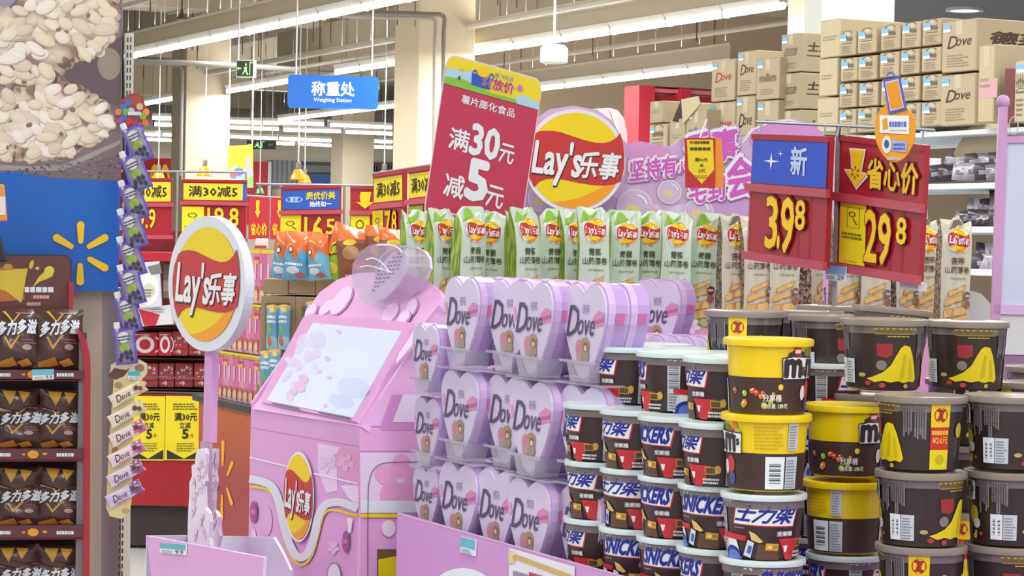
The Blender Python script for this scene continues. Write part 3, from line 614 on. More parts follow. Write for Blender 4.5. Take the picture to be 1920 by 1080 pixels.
flatprint(f, 'poster_print', t, poster, eps=.0003)
def blue(b):
    b.poly([(-420, 318), (30, 322), (100, 334), (225, 340), (222, 546), (-420, 546)], M((6, 96, 190), .4, noise=.02), 1)
    for (xa, ya, xb, yb) in ((151, 452, 151, 422), (167, 462, 196, 446), (168, 486, 196, 502), (150, 498, 150, 528), (133, 462, 106, 446)):
        dx, dy = xb-xa, yb-ya; L = hypot(dx, dy); nx, ny = -dy/L, dx/L
        b.poly([(xa+nx*5, ya+ny*5), (xb+nx*7.2, yb+ny*7.2), (xb-nx*7.2, yb-ny*7.2), (xa-nx*5, ya-ny*5)], F(240, 196, 10), 3); b.disc(xb, yb, 7.2, 7.2, F(240, 196, 10), 3, 16); b.disc(xa, ya, 5, 5, F(240, 196, 10), 3, 14)
flatprint(f, 'blue_print', t, blue, eps=.003)
b = MB(T=f.Ts()); b.prism([(232, 64), (234, 340), (232, 340), (230, 64)], -.01, .04, M((30, 26, 26))); b.build('edge_strip', t)
# beige wall pier and grey cheek below the panel
b = MB(T=f.Ts(.06)); b.prism([(-420, 540), (192, 540), (186, 1900), (-420, 1900)], .06, .5, M((190, 180, 166), .8)); struct('column_7', b, f.m)
b = MB(T=f.Ts(.08)); b.prism([(192, 540), (228, 540), (224, 1900), (186, 1900)], .08, .5, M((150, 148, 152), .6)); tag(b.build('cheek_panel', None, f.m), 'grey metal cheek panel beside the beige pier behind the hanging snack strips', 'panel')
t = thing('slotted_upright', f.m, 'white slotted metal shelf upright behind the hanging pouches', 'upright')
b = MB(T=f.Ts(.03)); b.prism([(235, 62), (251, 62), (238, 1900), (219, 1900)], .03, .07, M((212, 210, 198), .5)); b.build('upright_post', t)
b = MB(T=f.Ts(.03), S=lambda x, z, o: (x, .03-o, z)); y = 70
while y < 1120:
    xc = 243-(y-62)*.0165
    for dx in (-3.2, 2.4): b.rect(xc+dx-1.2, y, xc+dx+1.2, y+9, F(40, 38, 38), 1)
    y += 14.3
tag(b.build('slots', t), kind='stuff')
# ---- pillow bags
def pillow(w, h, th, sd, m, seal=.06, crimp=None, mb=None, top=None, lean=0):
    r = random.Random(sd); ph = [r.uniform(0, 6.3) for _ in range(8)]
    def T3(u, v):                                                  # u in -.5..+.5, v in 0..1, bulge
        e = max(0, 1-(2*abs(u))**2.6)*max(0, 1-(2*abs(v-.5))**3.4)
        wr = .10*sin(9*u+ph[0]+6*v)*sin(7*v+ph[1])+.07*sin(17*v+ph[2]+8*u)+(.10*sin(28*u+ph[3])*max(0, abs(v-.5)-.28)*4)
        return th*(e*(1+wr)+.5*max(0, abs(v-.5)-.44)*sin(40*u+ph[4])*.25)
    def edge(v): return 1-.05*sin(pi*v)-.015*sin(13*v+ph[5])
    def S(x, z, o): u = x/w; v = z/h; return (x*edge(v)+lean*z, -T3(max(-.5, min(.5, u)), max(0, min(1, v)))-.0012-o, z+.012*h*sin(6*u+ph[6])*v)
    nu, nv = 14, 16; b = MB()
    for sgn in (1, -1):
        vs = []
        for j in range(nv+1):
            for i in range(nu+1):
                x, y, z = S((i/nu-.5)*w, j/nv*h, 0); vs.append((x, y if sgn > 0 else -y*.8, z))
        fs = []
        for j in range(nv):
            for i in range(nu):
                k = j*(nu+1)+i; q = (k, k+1, k+nu+2, k+nu+1); fs.append(q if sgn > 0 else q[::-1])
        b.add(vs, fs, m if sgn > 0 else (mb or m))
    return b, S
def bag(name, w, h, th, sd, m, art, label, cat, group, mb=None, lean=0, eps=.0008):
    t = thing(name, I4, label, cat, group); b, S = pillow(w, h, th, sd, m, mb=mb, lean=lean); b.build('bag_body', t, smooth=True)
    p = MB(S=S, cut=(w/9, h/9), eps=eps, T=lambda x, z: (x*w, z*h)); art(p); p.build('front_print', t); return t
BRN = M((74, 46, 42), .3, coat=.35, nscale=30); WB = F(224, 230, 242); GOLD = F(206, 156, 60)
def dori(p):
    p.poly([(-.26, .96), (-.06, .74), (.10, .90), (.06, .90), (-.06, .78), (-.2, .96)], GOLD, 2)
    p.textq('多力多滋', (-.36, .76), (.44, .80), (-.40, .52), F(30, 24, 26), 3, .09); p.textq('多力多滋', (-.36, .77), (.44, .81), (-.40, .53), WB, 4, .05)
    p.poly([(-.28, .52), (-.14, .30), (.08, .54), (.03, .54), (-.14, .36), (-.23, .52)], GOLD, 3)
    p.bars(.10, .40, .42, .50, 2, F(150, 110, 110), 3, 4); p.disc(.2, .34, .10, .05, F(180, 160, 150), 3, 10); p.bars(.0, .90, .44, .94, 1, F(170, 140, 140), 3, 6)
    p.poly([(-.40, .10), (-.1, .18), (.0, .05), (-.2, .02), (-.42, .02)], F(196, 130, 52), 2); p.poly([(-.02, .10), (.2, .16), (.3, .06), (.1, .02)], F(214, 148, 60), 3)
dpro = [bag('chip_bag', .165, .20, .032, 11+i, BRN, dori, 'brown corn chip bag', 'crisps', 'brown corn chip bags in the red rack', lean=[0, .06, -.05][i]) for i in range(3)]
used2 = set(); us_sl = set()
def slump(p): p.poly([(-.32, .95), (-.16, .45), (-.02, .95)], F(196, 150, 50), 2); p.poly([(.02, .95), (.14, .55), (.28, .9)], F(196, 150, 50), 2); p.poly([(-.42, .30), (-.1, .22), (-.1, .08), (-.42, .16)], F(190, 180, 170), 3); p.bars(.1, .2, .4, .34, 1, F(150, 110, 110), 3, 4)
dsl = bag('chip_bag', .155, .088, .034, 15, BRN, slump, 'slumped bag', 'crisps', 'brown corn chip bags in the red rack')
def placeg(protos, us, i, m, label):
    if i in us: return dup(protos[i], m, label)
    us.add(i); protos[i].matrix_world = m; protos[i]['label'] = label; return protos[i]
def at3(f, px, py, y): return f.sub(px, py, y)
wid = .165
shelfy = [692, 842, 988, 1134]; k = 0
for r_, (yb, n) in enumerate(zip(shelfy, 'top second third lowest'.split())):
    for i, px in enumerate((110, 33, -45)):
        q_ = Matrix.Diagonal((1, 1, .74 if r_ else 1, 1)); m = Matrix.Translation(at3(f, px, yb-1, -.16)) @ Matrix.Rotation(radians(14)+R.uniform(-.06, .06), 4, 'Z') @ Matrix.Rotation(-.16, 4, 'X') @ q_
        placeg(dpro, used2, (k*2) % 3, m, 'brown corn chip bag in the %s rack row, %s from the red upright' % (n, ORD[i])); k += 1
        if r_ > 0:
            m = Matrix.Translation(at3(f, px+R.uniform(-6, 10), yb-66, -.13)) @ Matrix.Rotation(radians(14)+R.uniform(-.1, .1), 4, 'Z') @ Matrix.Rotation(R.uniform(.1, .3), 4, 'X') @ Matrix.Rotation(R.uniform(-.12, .12), 4, 'Y')
            placeg([dsl], us_sl, 0, m, 'slumped brown corn chip bag behind, %s rack row, %s from the red upright' % (n, ORD[i])); k += 1
RCK = M((172, 34, 50), .35, coat=.3)
t = thing('crisps_rack', f.m, 'red framed snack rack with brown shelf strips full of corn chip bags', 'rack')
def pxbox(b, f, x0, y0, x1, y1, ya, yb, m):                        # a box whose front face covers the given rectangle
    a = f.at(x0, y0, ya); c = f.at(x1, y1, ya); b.box(a[0], c[0], ya, yb, c[1], a[1], m)
b = MB(T=f.Ts(-.22)); b.prism([(147, 615), (160, 635), (169, 665), (170, 690), (166, 1500), (154, 1500), (158, 690), (152, 650), (146, 628)], -.22, .0, RCK); b.build('side_upright', t)
b = MB(); a = f.at(150, 690, -.2); pxbox(b, f, 149, 640, 152, 1400, -.2, .0, M((130, 128, 134), .5)); b.build('side_lining', t)
b = MB(); pxbox(b, f, -260, 620, 150, 1400, .02, .05, M((90, 84, 86), .6)); b.build('back_panel', t)
STR = M((96, 52, 62), .4)
for yb in shelfy:
    b = MB(); pxbox(b, f, -260, yb, 155, yb+5, -.2, .03, M((60, 34, 40))); b.build('shelf_board', t)
    b = MB(); pxbox(b, f, -260, yb+1, 156, yb+19, -.225, -.2, STR); o = b.build('shelf_strip', t)
    b = MB(T=f.Ts(-.225), S=lambda x, z, o: (x, -.226-o, z)); b.bars(0, yb+14, 28, yb+6, 1, WB, 1, 2, .8); b.bars(106, yb+14, 138, yb+6, 1, WB, 1, 3, .8, 0); b.disc(62, yb+10, 11, 8, F(222, 160, 40), 1, 7); b.disc(44, yb+10, 4, 2, F(222, 160, 40), 1, 6); b.disc(84, yb+9, 5, 2.5, F(222, 160, 40), 1, 6); b.build('strip_print', o)
    b = MB(); pxbox(b, f, -260, yb+19, 152, yb+23, -.215, -.19, M((120, 28, 38))); b.build('wire_lip', t)
def hdr(b):
    b.poly([(-260, 478), (122, 480), (131, 487), (133, 530), (131, 600), (-260, 604)], F(98, 58, 54), 1)
    b.poly([(-60, 500), (20, 502), (52, 505), (44, 540), (46, 562), (-60, 570)], F(190, 110, 50), 2); b.poly([(-60, 512), (52, 503), (40, 568), (10, 545), (-60, 530)], F(214, 190, 60), 3)
    b.poly([(60, 540), (72, 520), (80, 512), (90, 506), (98, 500), (102, 508), (98, 518), (86, 524), (74, 528)], F(220, 196, 70), 3); b.disc(92, 508, 10, 9, F(222, 200, 70), 4, 12, -.6); b.disc(59, 496, 4, 9, F(214, 190, 70), 3, 10, .3); b.disc(70, 503, 4, 3, F(214, 190, 70), 3, 8); b.disc(15, 500, 9, 6, F(190, 150, 60), 4, 8)
    b.poly([(-260, 584), (64, 584), (64, 594), (-260, 596)], F(200, 176, 80), 2)
    for (x0, y0, x1, y1, m) in ((46, 548, 100, 537, WB), (62, 560, 92, 553, F(224, 160, 160)), (50, 573, 76, 566, F(220, 150, 160)), (62, 588, 90, 580, F(224, 150, 150))): b.bars(x0, y0, x1, y1, 1, m, 4, 5, .9, 0)
t2 = thing('rack_header', f.m, 'brown header card with cheesy chip splash above the red crisps rack', 'sign')
b = MB(T=f.Ts(-.1)); b.prism([(-260, 476), (124, 478), (134, 487), (134, 604), (-260, 606)], -.1, -.085, M((50, 34, 34))); b.build('header_card', t2)
flatprint(f, 'header_print', t2, hdr, y=-.1)
b = MB(T=f.Ts(-.12)); b.prism([(129, 529), (138, 529), (137, 607), (-260, 610), (-260, 598), (129, 596)], -.12, -.1, RCK); b.build('header_frame', t2)
q = f.sub(4, 380, -.3); t2 = thing('spray_pack', TR(q, radians(14)), 'orange and white pack hanging at the edge of the blue board', 'snack')
b = MB(); b.hexa([(-.05, 0, -.06), (.018, 0, -.06), (.018, .03, -.06), (-.05, .03, -.06)], [(-.05, 0, .06), (.006, 0, .06), (.006, .03, .06), (-.05, .03, .06)], M((236, 150, 60), .4)); b.build('pack_body', t2, bevel=.004); b = MB(); b.box(-.05, .010, -.004, 0, -.04, .02, F(225, 228, 230)); b.build('pack_label', t2)
q = f.sub(2, 462, -.3); b = MB(); b.hexa([(-.08, 0, -.05), (.022, 0, -.05), (.022, .06, -.05), (-.08, .06, -.05)], [(-.08, 0, .05), (-.006, 0, .05), (-.006, .06, .05), (-.08, .06, .05)], M((30, 36, 50), .5)); tag(b.build('hanging_clamp', None, TR(q, radians(14)), bevel=.006), 'dark clamp holding the orange pack above the chip header card', 'clamp')
# price tickets on the rack
def ticket(f, corners, y, label, blue=(110, 190, 220), th=.003):
    t = thing('price_ticket', f.m @ Matrix.Translation((0, 0, 0)), label, 'price tag'); T = quadT(f, *corners, y=y)
    b = MB(T=T); b.prism([(0, 0), (1, 0), (1, 1), (0, 1)], y-th, y, F(236, 240, 244)); b.build('ticket_card', t)
    b = MB(T=T, S=lambda x, z, o: (x, y-th-o, z)); b.rect(0, .45, 1, 1, F(*blue), 1); b.bars(.08, .06, .55, .36, 3, F(110, 120, 130), 2, 3, .4); b.text('9.9', .62, .08, .92, .40, F(90, 100, 120), 2); b.build('ticket_print', t); return t
ticket(f, [(60, 693), (101, 692), (101, 711), (61, 713)], -.232, 'blue and white shelf ticket on the top strip of the red crisps rack')

# ================================================================ hanging strips with pouches and bars
fp = Fr(P(240, 420, 7.6), radians(14))
def pouch_proto():
    t = thing('jelly_pouch', I4, '', 'snack', 'jelly pouches on the hanging strip'); w, h = .076, .128
    b, S = pillow(w, h, .016, 5, M((96, 80, 190), .25, coat=.5)); b.build('pouch_body', t, smooth=True)
    p = MB(S=S, cut=(w/6, h/6), T=lambda x, z: (x*w, z*h), eps=.0006)
    p.poly(rrect(-.40, .06, .40, .92, .1), F(132, 128, 152), 1); p.disc(-.05, .74, .26, .15, F(214, 212, 222), 2); p.disc(-.02, .46, .24, .12, F(150, 180, 70), 3)
    for x, z in ((-.2, .26), (.05, .2), (.22, .3), (.0, .32), (-.28, .14), (.25, .14)): p.disc(x, z, .10, .07, F(62, 54, 92), 4, 10)
    p.bars(-.3, .66, .26, .82, 2, F(60, 56, 90), 4, 8, .5); p.build('front_print', t)
    b = MB(); b.lathe([(.011, 0), (.011, .02), (.009, .022)], M((226, 232, 240), .4), 14, c=(-w*.3, 0, h*.99)); b.lathe([(.007, -.014), (.007, 0)], M((200, 200, 220)), 10, c=(-w*.3, 0, h*.99)); b.build('screw_cap', t); return t
pp = pouch_proto(); us = set()
for i, (cx, cy, ro) in enumerate([(231, 236, -.50), (229, 289, -.48), (227, 343, -.42), (225, 396, -.42), (224, 448, -.38), (225, 501, -.34), (220, 552, -.30), (219, 609, -.14)]):
    m = Matrix.Translation(fp.sub(cx, cy, -.03-.010*(i % 2))) @ Matrix.Rotation(radians(6), 4, 'Z') @ Matrix.Rotation(ro*.8, 4, 'Y') @ Matrix.Scale(.93, 4) @ Matrix.Translation((.076*.3, 0, -.140))
    placeg([pp], us, 0, m, 'purple fruit jelly pouch with white cap on the hanging strip, %s from its top' % ORD[i])
b = MB(T=fp.Ts()); b.prism([(236, 230), (242, 230), (236, 690), (228, 690)], 0, .002, M((60, 50, 150), .4)); tag(b.build('hanging_strip', None, fp.m), 'narrow purple plastic strip holding the jelly pouches', 'strip')
# round header of the strip: balloon cluster card
t = thing('strip_header', fp.m, 'round colourful balloon card topping the strip of jelly pouches', 'sign')
b = MB(T=fp.Ts(-.02)); b.prism([(226, 190), (238, 178), (254, 174), (268, 180), (272, 196), (280, 212), (278, 234), (262, 240), (238, 238), (220, 236), (216, 214)], -.02, -.015, M((150, 60, 50), .4)); b.build('card', t)
def ball(b):
    r = random.Random(2)
    b.disc(254, 188, 14, 9, F(170, 76, 52), 1)
    for i, (x, y, c) in enumerate([(231, 201, (60, 120, 200)), (240, 192, (70, 110, 190)), (222, 210, (220, 130, 60)), (224, 226, (150, 70, 160)), (232, 220, (50, 110, 210)), (246, 208, (190, 190, 220)), (258, 214, (80, 100, 180)), (268, 218, (130, 180, 60)), (274, 210, (230, 150, 60)), (272, 230, (230, 120, 60)), (242, 228, (200, 50, 60)), (254, 232, (200, 50, 50)), (262, 200, (230, 180, 150)), (236, 210, (110, 180, 60))]): b.disc(x, y, 6.4, 6.6, F(*c), 2+i % 4, 14)
    b.bars(240, 216, 266, 208, 1, F(240, 240, 240), 7, 3, .8)
flatprint(fp, 'card_print', t, ball, y=-.02)
# cream card strip with wafer bars
t = thing('bar_card', fp.m, 'long cream card strip holding six small chocolate bars on the grey cheek', 'display')
b = MB(T=fp.Ts()); b.prism([(213, 712), (206, 700), (208, 684), (222, 676), (240, 676), (262, 674), (276, 682), (276, 700), (262, 716), (252, 740), (247, 940), (242, 962), (228, 973), (206, 968), (199, 952), (204, 840)], 0, .003, M((222, 206, 150), .5)); b.build('card', t)
def bc(b):
    b.poly([(208, 684), (222, 677), (244, 688), (258, 676), (274, 682), (268, 706), (214, 712)], F(226, 214, 186), 1); b.poly([(203, 704), (214, 690), (236, 694), (244, 690), (232, 706), (216, 712)], F(96, 66, 50), 2); b.disc(262, 690, 9, 8, F(150, 120, 90), 2, 12); b.disc(222, 722, 8, 6, F(180, 140, 90), 2, 10); b.disc(216, 846, 7, 8, F(170, 120, 70), 2, 10); b.disc(236, 958, 8, 5, F(190, 160, 110), 2, 10)
flatprint(fp, 'card_print', t, bc); ticket(fp, [(240, 696), (262, 696), (262, 712), (240, 711)], -.012, 'small teal and white ticket on the cream card strip', (70, 180, 190))
def bar_proto(c, lab):
    t = thing('chocolate_bar', I4, '', 'chocolate', 'small chocolate bars on the cream card'); w, h = .125, .042
    b, S = pillow(w, h, .008, 9, M(c, .3, coat=.4)); b.build('bar_wrapper', t, smooth=True)
    p = MB(S=S, cut=(w/5, h/3), T=lambda x, z: (x*w, z*h), eps=.0006); p.text('D', -.36, .22, -.2, .78, F(90, 60, 60), 2, .01, .3); p.text('ove', -.2, .25, .06, .58, F(90, 60, 60), 2, .01, .3); p.poly([(.12, .0), (.48, .0), (.48, 1), (.2, 1)], F(*lab), 1); p.disc(.26, .6, .07, .2, F(90, 60, 60), 3, 10); p.disc(.36, .4, .06, .2, F(110, 80, 70), 3, 10); p.bars(-.3, .04, .06, .16, 1, F(*lab), 2, 3); p.build('front_print', t); return t
for i, (cx, cy, c, lab, nm) in enumerate([(240, 738, (226, 220, 196), (200, 190, 130), 'cream'), (238, 776, (228, 222, 206), (210, 200, 150), 'cream'), (240, 812, (230, 214, 214), (200, 100, 150), 'pink'), (238, 850, (230, 212, 218), (196, 110, 160), 'pink'), (236, 888, (216, 204, 224), (150, 90, 150), 'lilac'), (234, 926, (206, 196, 226), (130, 90, 160), 'lilac')]):
    o = bar_proto(c, lab); o.matrix_world = Matrix.Translation(fp.sub(cx, cy, -.02)) @ Matrix.Rotation(radians(10), 4, 'Z') @ Matrix.Rotation(-.5, 4, 'Y') @ Matrix.Translation((0, 0, -.02))
    o['label'] = '%s chocolate bar clipped slanting on the cream card strip, %s from its top' % (nm, ORD[i])

# ================================================================ far red shelf bay and its price boards
fs = Fr(P(330, 640, 12), 0); RS = M((176, 26, 44), .45); RDK = M((150, 24, 36), .5)
t = thing('red_shelf', fs.m, 'far red shelf bay with wire shelves and dark plinth behind the crisps sign pole', 'shelf')
b = MB(); pxbox(b, fs, 150, 430, 415, 742, .35, .40, M((120, 30, 40), .6)); b.build('back_panel', t)
b = MB(); pxbox(b, fs, 150, 735, 430, 951, -.02, .35, M((158, 14, 28), .35, coat=.2)); b.build('lower_panel', t)
b = MB(); pxbox(b, fs, 150, 951, 430, 1026, .02, .35, M((58, 46, 46), .4)); pxbox(b, fs, 150, 951, 430, 957, -.03, .02, M((30, 30, 32), .3)); b.build('plinth', t)
for y in (612, 670, 728): b = MB(); pxbox(b, fs, 150, y, 400, y+4, -.02, .35, M((40, 34, 36), .4)); b.build('shelf_board', t)
b = MB(); pxbox(b, fs, 150, 470, 330, 490, -.02, .3, RS); b.build('top_rail', t)
for y in (700, 728): b = MB(); pxbox(b, fs, 150, y-.0 if 0 else y+6, 400, y+8, -.03, -.02, M((90, 90, 92), .3)); b.build('wire_rail', t)
yb_ = F(238, 216, 20); bk = F(34, 30, 22)
for i, (x0, x1) in enumerate(((247, 308), (311, 379))):
    t = thing('discount_poster', fs.m, ['yellow notched discount poster on the red lower panel, mostly behind the bars', 'yellow notched discount poster on the red lower panel beside the pink pole'][i], 'poster')
    b = MB(); pxbox(b, fs, x0, 742, x1, 864, -.03, -.022, M((226, 206, 30))); b.build('poster_card', t)
    def art(b):
        w = x1-x0; X = lambda u: x0+u*w
        b.poly([(X(.03), 843), (X(.5), 860), (X(.97), 843), (X(.97), 861), (X(.03), 861)], F(40, 44, 30), 1)
        b.text('满30元', X(.24), 789, X(.86), 774, bk, 2, .03); b.text('立减', X(.38), 803, X(.68), 792, bk, 2, .02); b.text('5', X(.46), 822, X(.62), 805, bk, 2, .03); b.text('元', X(.68), 820, X(.76), 814, bk, 2)
        b.bars(X(.2), 768, X(.9), 754, 3, F(90, 84, 30), 2, 4, .45, .2); b.bars(X(.3), 846, X(.8), 828, 4, F(110, 104, 40), 2, 5, .4, .3)
    flatprint(fs, 'poster_print', t, art, y=-.03, eps=.001)
# red and white packs on the bay
def stand_pack(name, f, x0, y0, x1, y1, ya, th, m, label, cat, group, art=None, bev=.006, body='pack_body'):
    t = thing(name, f.m, label, cat, group); b = MB(); pxbox(b, f, x0, y0, x1, y1, ya, ya+th, m); b.build(body, t, bevel=bev)
    if art:
        a = f.at(x0, y0, ya); c = f.at(x1, y1, ya); b = MB(T=lambda u, v: (a[0]+(c[0]-a[0])*u, c[1]+(a[1]-c[1])*v), S=lambda x, z, o: (x, ya-o, z), eps=.0012); art(b); b.build('front_print', t)
    return t
RP = M((178, 34, 46), .4, coat=.3); WH2 = F(226, 214, 216)
def ringart(b): b.rect(0.02, .02, .98, .98, F(176, 30, 46), 1); b.ring(.5, .48, .22, .36, WH2, 2, 22); b.ring(.78, .48, .30, .36, WH2, 2, 12, -1.2, 1.2); b.bars(.1, .86, .9, .94, 1, WH2, 2, 2)
def candyart(b):
    r = random.Random(4); b.rect(.03, .03, .97, .97, F(150, 60, 66), 1)
    for i in range(26): b.disc(r.uniform(.12, .88), r.uniform(.1, .9), r.uniform(.04, .09), r.uniform(.03, .08), [F(214, 196, 196), F(180, 60, 70), F(200, 150, 150)][i % 3], 2+i % 3, 7, r.uniform(0, 3))
    b.rect(.1, .3, .9, .42, F(190, 40, 50), 6)
n = 0
for (x0, y0, x1, y1, a, l) in [(254, 586, 300, 611, ringart, 'red gift pack with white ring under the silver pouch'), (302, 590, 345, 611, candyart, 'red candy pack at the shelf under the round sign'),
    (248, 622, 296, 668, ringart, 'red box with white ring on the middle wire shelf'), (297, 622, 322, 668, ringart, 'narrow red box with part ring next to the ringed box'), (323, 620, 352, 668, candyart, 'red candy pack beside the narrow ringed box'), (353, 628, 396, 668, candyart, 'red candy pack half hidden by the round crisps sign'),
    (250, 680, 296, 727, candyart, 'red speckled candy bag low beside the cream card'), (298, 680, 326, 727, candyart, 'narrow red speckled candy bag on the lowest wire shelf'), (328, 680, 362, 727, candyart, 'red speckled candy bag on the lowest wire shelf, middle'), (364, 680, 396, 727, candyart, 'red speckled candy bag on the lowest wire shelf beside the pole')]:
    stand_pack('candy_pack', fs, x0, y0, x1, y1, .03+.01*(n % 3), .16, RP, l, 'candy', 'red packs on the far bay', a); n += 1
t = thing('silver_pouch', fs.m, 'silver and white oval faced pouch hanging in front of the red bay', 'snack')
b = MB(T=fs.Ts(-.05)); b.prism([(256, 492), (298, 490), (300, 520), (303, 575), (262, 577), (254, 545)], -.05, -.02, M((206, 212, 222), .25, coat=.6)); b.build('pouch_body', t, bevel=.006)
flatprint(fs, 'pouch_print', t, lambda b: (b.disc(279, 542, 19, 30, F(236, 238, 236), 1), b.poly([(276, 500), (300, 494), (304, 512), (284, 516)], F(120, 120, 126), 1), b.disc(279, 545, 12, 14, F(206, 206, 180), 2), b.bars(270, 556, 288, 540, 3, F(110, 110, 90), 3, 2)), y=-.05)
t = thing('white_carton_box', fs.m, 'white snack box with red triangle under the silver pouch', 'box')
b = MB(T=fs.Ts(-.03)); b.prism([(258, 578), (318, 572), (324, 608), (268, 612)], -.03, .1, M((212, 214, 218), .5)); b.build('box_body', t); flatprint(fs, 'box_print', t, lambda b: (b.poly([(260, 579), (300, 590), (292, 611), (270, 611)], F(190, 40, 60), 1), b.bars(284, 586, 316, 577, 2, F(140, 140, 146), 1, 2)), y=-.03)
stand_pack('storage_jar', fs, 306, 492, 318, 560, .05, .1, M((120, 110, 112)), 'dark grey jar beside the silver pouch', 'jar', None, lambda b: b.rect(.1, .2, .9, .5, F(160, 150, 140), 1))

# ---- price boards
RB = M((164, 26, 44), .35, coat=.3); RB2 = M((186, 74, 90), .35, coat=.3); YT = F(236, 220, 30); YD = F(246, 206, 20); DR = F(120, 24, 20)
def board(f, c, split, hdr, price, label, th=.018, rail=.04, eps=.0012, group=None):
    t = thing('price_board', f.m, label, 'price sign', group); T = quadT(f, *c)
    b = MB(T=T); b.prism([(0, 0), (1, 0), (1, 1), (0, 1)], 0, th, RB); b.build('board_back', t)
    b = MB(T=T); b.prism([(.0, .955), (1, .955), (1, 1.0), (0, 1.0)], -.35*th, 0, RB); b.build('top_rail', t)
    b = MB(T=T); b.prism([(-.03, split-rail), (1.03, split-rail), (1.03, split+rail*.6), (-.03, split+rail*.6)], -.8*th, 0, RB2); b.build('middle_rail', t)
    b = MB(T=T); b.prism([(-.03, -.02), (1.03, -.02), (1.03, .045), (-.03, .045)], -.8*th, 0, RB2); b.build('bottom_rail', t)
    def side(name, fn, v0, v1):
        TT = lambda u, v: T(u, v0+(v1-v0)*v); b = MB(T=TT, S=lambda x, z, o: (x, -o-.001, z), eps=eps); fn(b)
        if b.f: b.build(name, t)
    side('header_print', hdr, split+.03, .955); side('price_print', price, .05, split-rail); return t
def digits(b, s, u0, v0, u1, v1, lay=3):
    b.text(s, u0, v0, u1, v1, DR, lay, .05); b.text(s, u0, v0, u1, v1, YD, lay+1, .02)
def h_man(txt='满30减5'):
    return lambda b: (b.rect(.02, .05, .98, .95, F(222, 208, 50), 1), b.text(txt, .12, .22, .90, .78, F(50, 36, 10), 2, .025))
def arrow(b, cx, cz, w, h, lay=2, m=None):
    m = m or YD
    b.poly([(cx-w*.25, cz+h*.5), (cx+w*.35, cz+h*.5), (cx+w*.25, cz-h*.1), (cx+w*.5, cz-h*.1), (cx, cz-h*.5), (cx-w*.5, cz-h*.1), (cx-w*.25, cz-h*.1), (cx-w*.3, cz+h*.2)], m, lay)
def tagy(b, u0, v0, u1, v1, lay=1):
    b.rect(u0, v0, u1, v1, YT, lay); w = u1-u0; h = v1-v0; b.ring(u0+w*.48, v0+h*.72, w*.16, w*.22, F(90, 84, 20), lay+1, 14); b.poly([(u0+w*.58, v0+h*.62), (u0+w*.8, v0+h*.52), (u0+w*.76, v0+h*.50), (u0+w*.55, v0+h*.60)], F(60, 56, 20), lay+1); b.bars(u0+w*.12, v0+h*.26, u0+w*.9, v0+h*.40, 2, F(110, 104, 20), lay+1, 3, .5)
f0 = Fr(P(300, 400, 11.97), 0)
board(f0, [(232, 334), (322, 334), (322, 446), (232, 446)], .56, h_man(), lambda b: digits(b, '9.9', .30, .25, .66, .92), 'yellow headed price board mostly behind the jelly pouches')
board(f0, [(342, 336), (463, 338), (461, 452), (341, 450)], .62, lambda b: (b.rect(.02, .05, .94, .95, F(222, 208, 50), 1), b.rect(.94, .02, 1, .98, F(60, 90, 190), 1), b.text('满30减5', .10, .22, .86, .80, F(50, 36, 10), 2, .025)), lambda b: (tagy(b, 0, .0, .34, .95), digits(b, '19.8', .40, .35, .88, .92)), 'yellow headed price board right above the round crisps sign on the pole')
f1 = Fr(P(580, 400, 10.8), radians(4))
def h_blue(b):
    b.rect(.03, .03, .97, .93, F(34, 92, 190), 1); b.ring(.22, .5, .12, .14, F(170, 200, 240), 2, 22); b.text('惠宜', .15, .40, .29, .62, F(200, 220, 250), 2); b.text('质优价美', .42, .48, .90, .84, YD, 3, .03); b.text('始终如一', .48, .14, .84, .40, F(230, 236, 250), 3, .03)
board(f1, [(527, 350), (640, 347), (638, 470), (525, 470)], .60, h_blue, lambda b: (tagy(b, 0, .1, .34, .98), digits(b, '16', .40, .15, .70, .92), digits(b, '5', .76, .40, .90, .85)), 'blue headed price board over the orange snack bags')
board(f1, [(657, 350), (712, 350), (712, 470), (656, 470)], .60, lambda b: arrow(b, .5, .48, .6, .8), lambda b: tagy(b, .02, 0, .66, .98), 'narrow price board with yellow arrow beside the blue headed one')
fa = Fr(P(757, 400, 10.0), YA)
board(fa, [(701, 327), (756, 318), (757, 470), (700, 470)], .58, h_man(), lambda b: (tagy(b, -.02, .0, .34, .96), digits(b, '7', .42, .2, .60, .92), digits(b, '8', .66, .35, .80, .92)), 'slanting yellow headed price board before the tilted crimson card')
board(fa, [(766, 318), (820, 309), (824, 470), (766, 470)], .60, h_man(), lambda b: (b.rect(.0, .3, .5, .96, F(150, 190, 60), 1), b.disc(.2, .6, .16, .2, F(230, 230, 120), 2)), 'price board cut off by the tilted crimson card')
f3_ = Fr(P(490, 410, 14), radians(3))
for i, (x0, x1) in enumerate(((467, 503), (508, 526))):
    t = thing('arrow_card', f3_.m, ['red hanging card with yellow arrow beside the narrow column', 'red arrow card partly hidden by the blue headed price board'][i], 'sign')
    b = MB(); pxbox(b, f3_, x0, 370, x1, 449, 0, .01, M((192, 44, 56), .4)); b.build('card', t)
    T = quadT(f3_, (467+i*41, 370), (503+i*41, 370), (503+i*41, 449), (467+i*41, 449))
    b = MB(T=T, S=lambda x, z, o: (x, -.002-o, z), eps=.001); arrow(b, .45, .72, .3, .42)
    if i == 0: b.text('省心价', .1, .1, .92, .38, YD, 2, .03)
    else: b.text('省', .08, .1, .34, .38, YD, 2, .03)
    b.build('card_print', t)
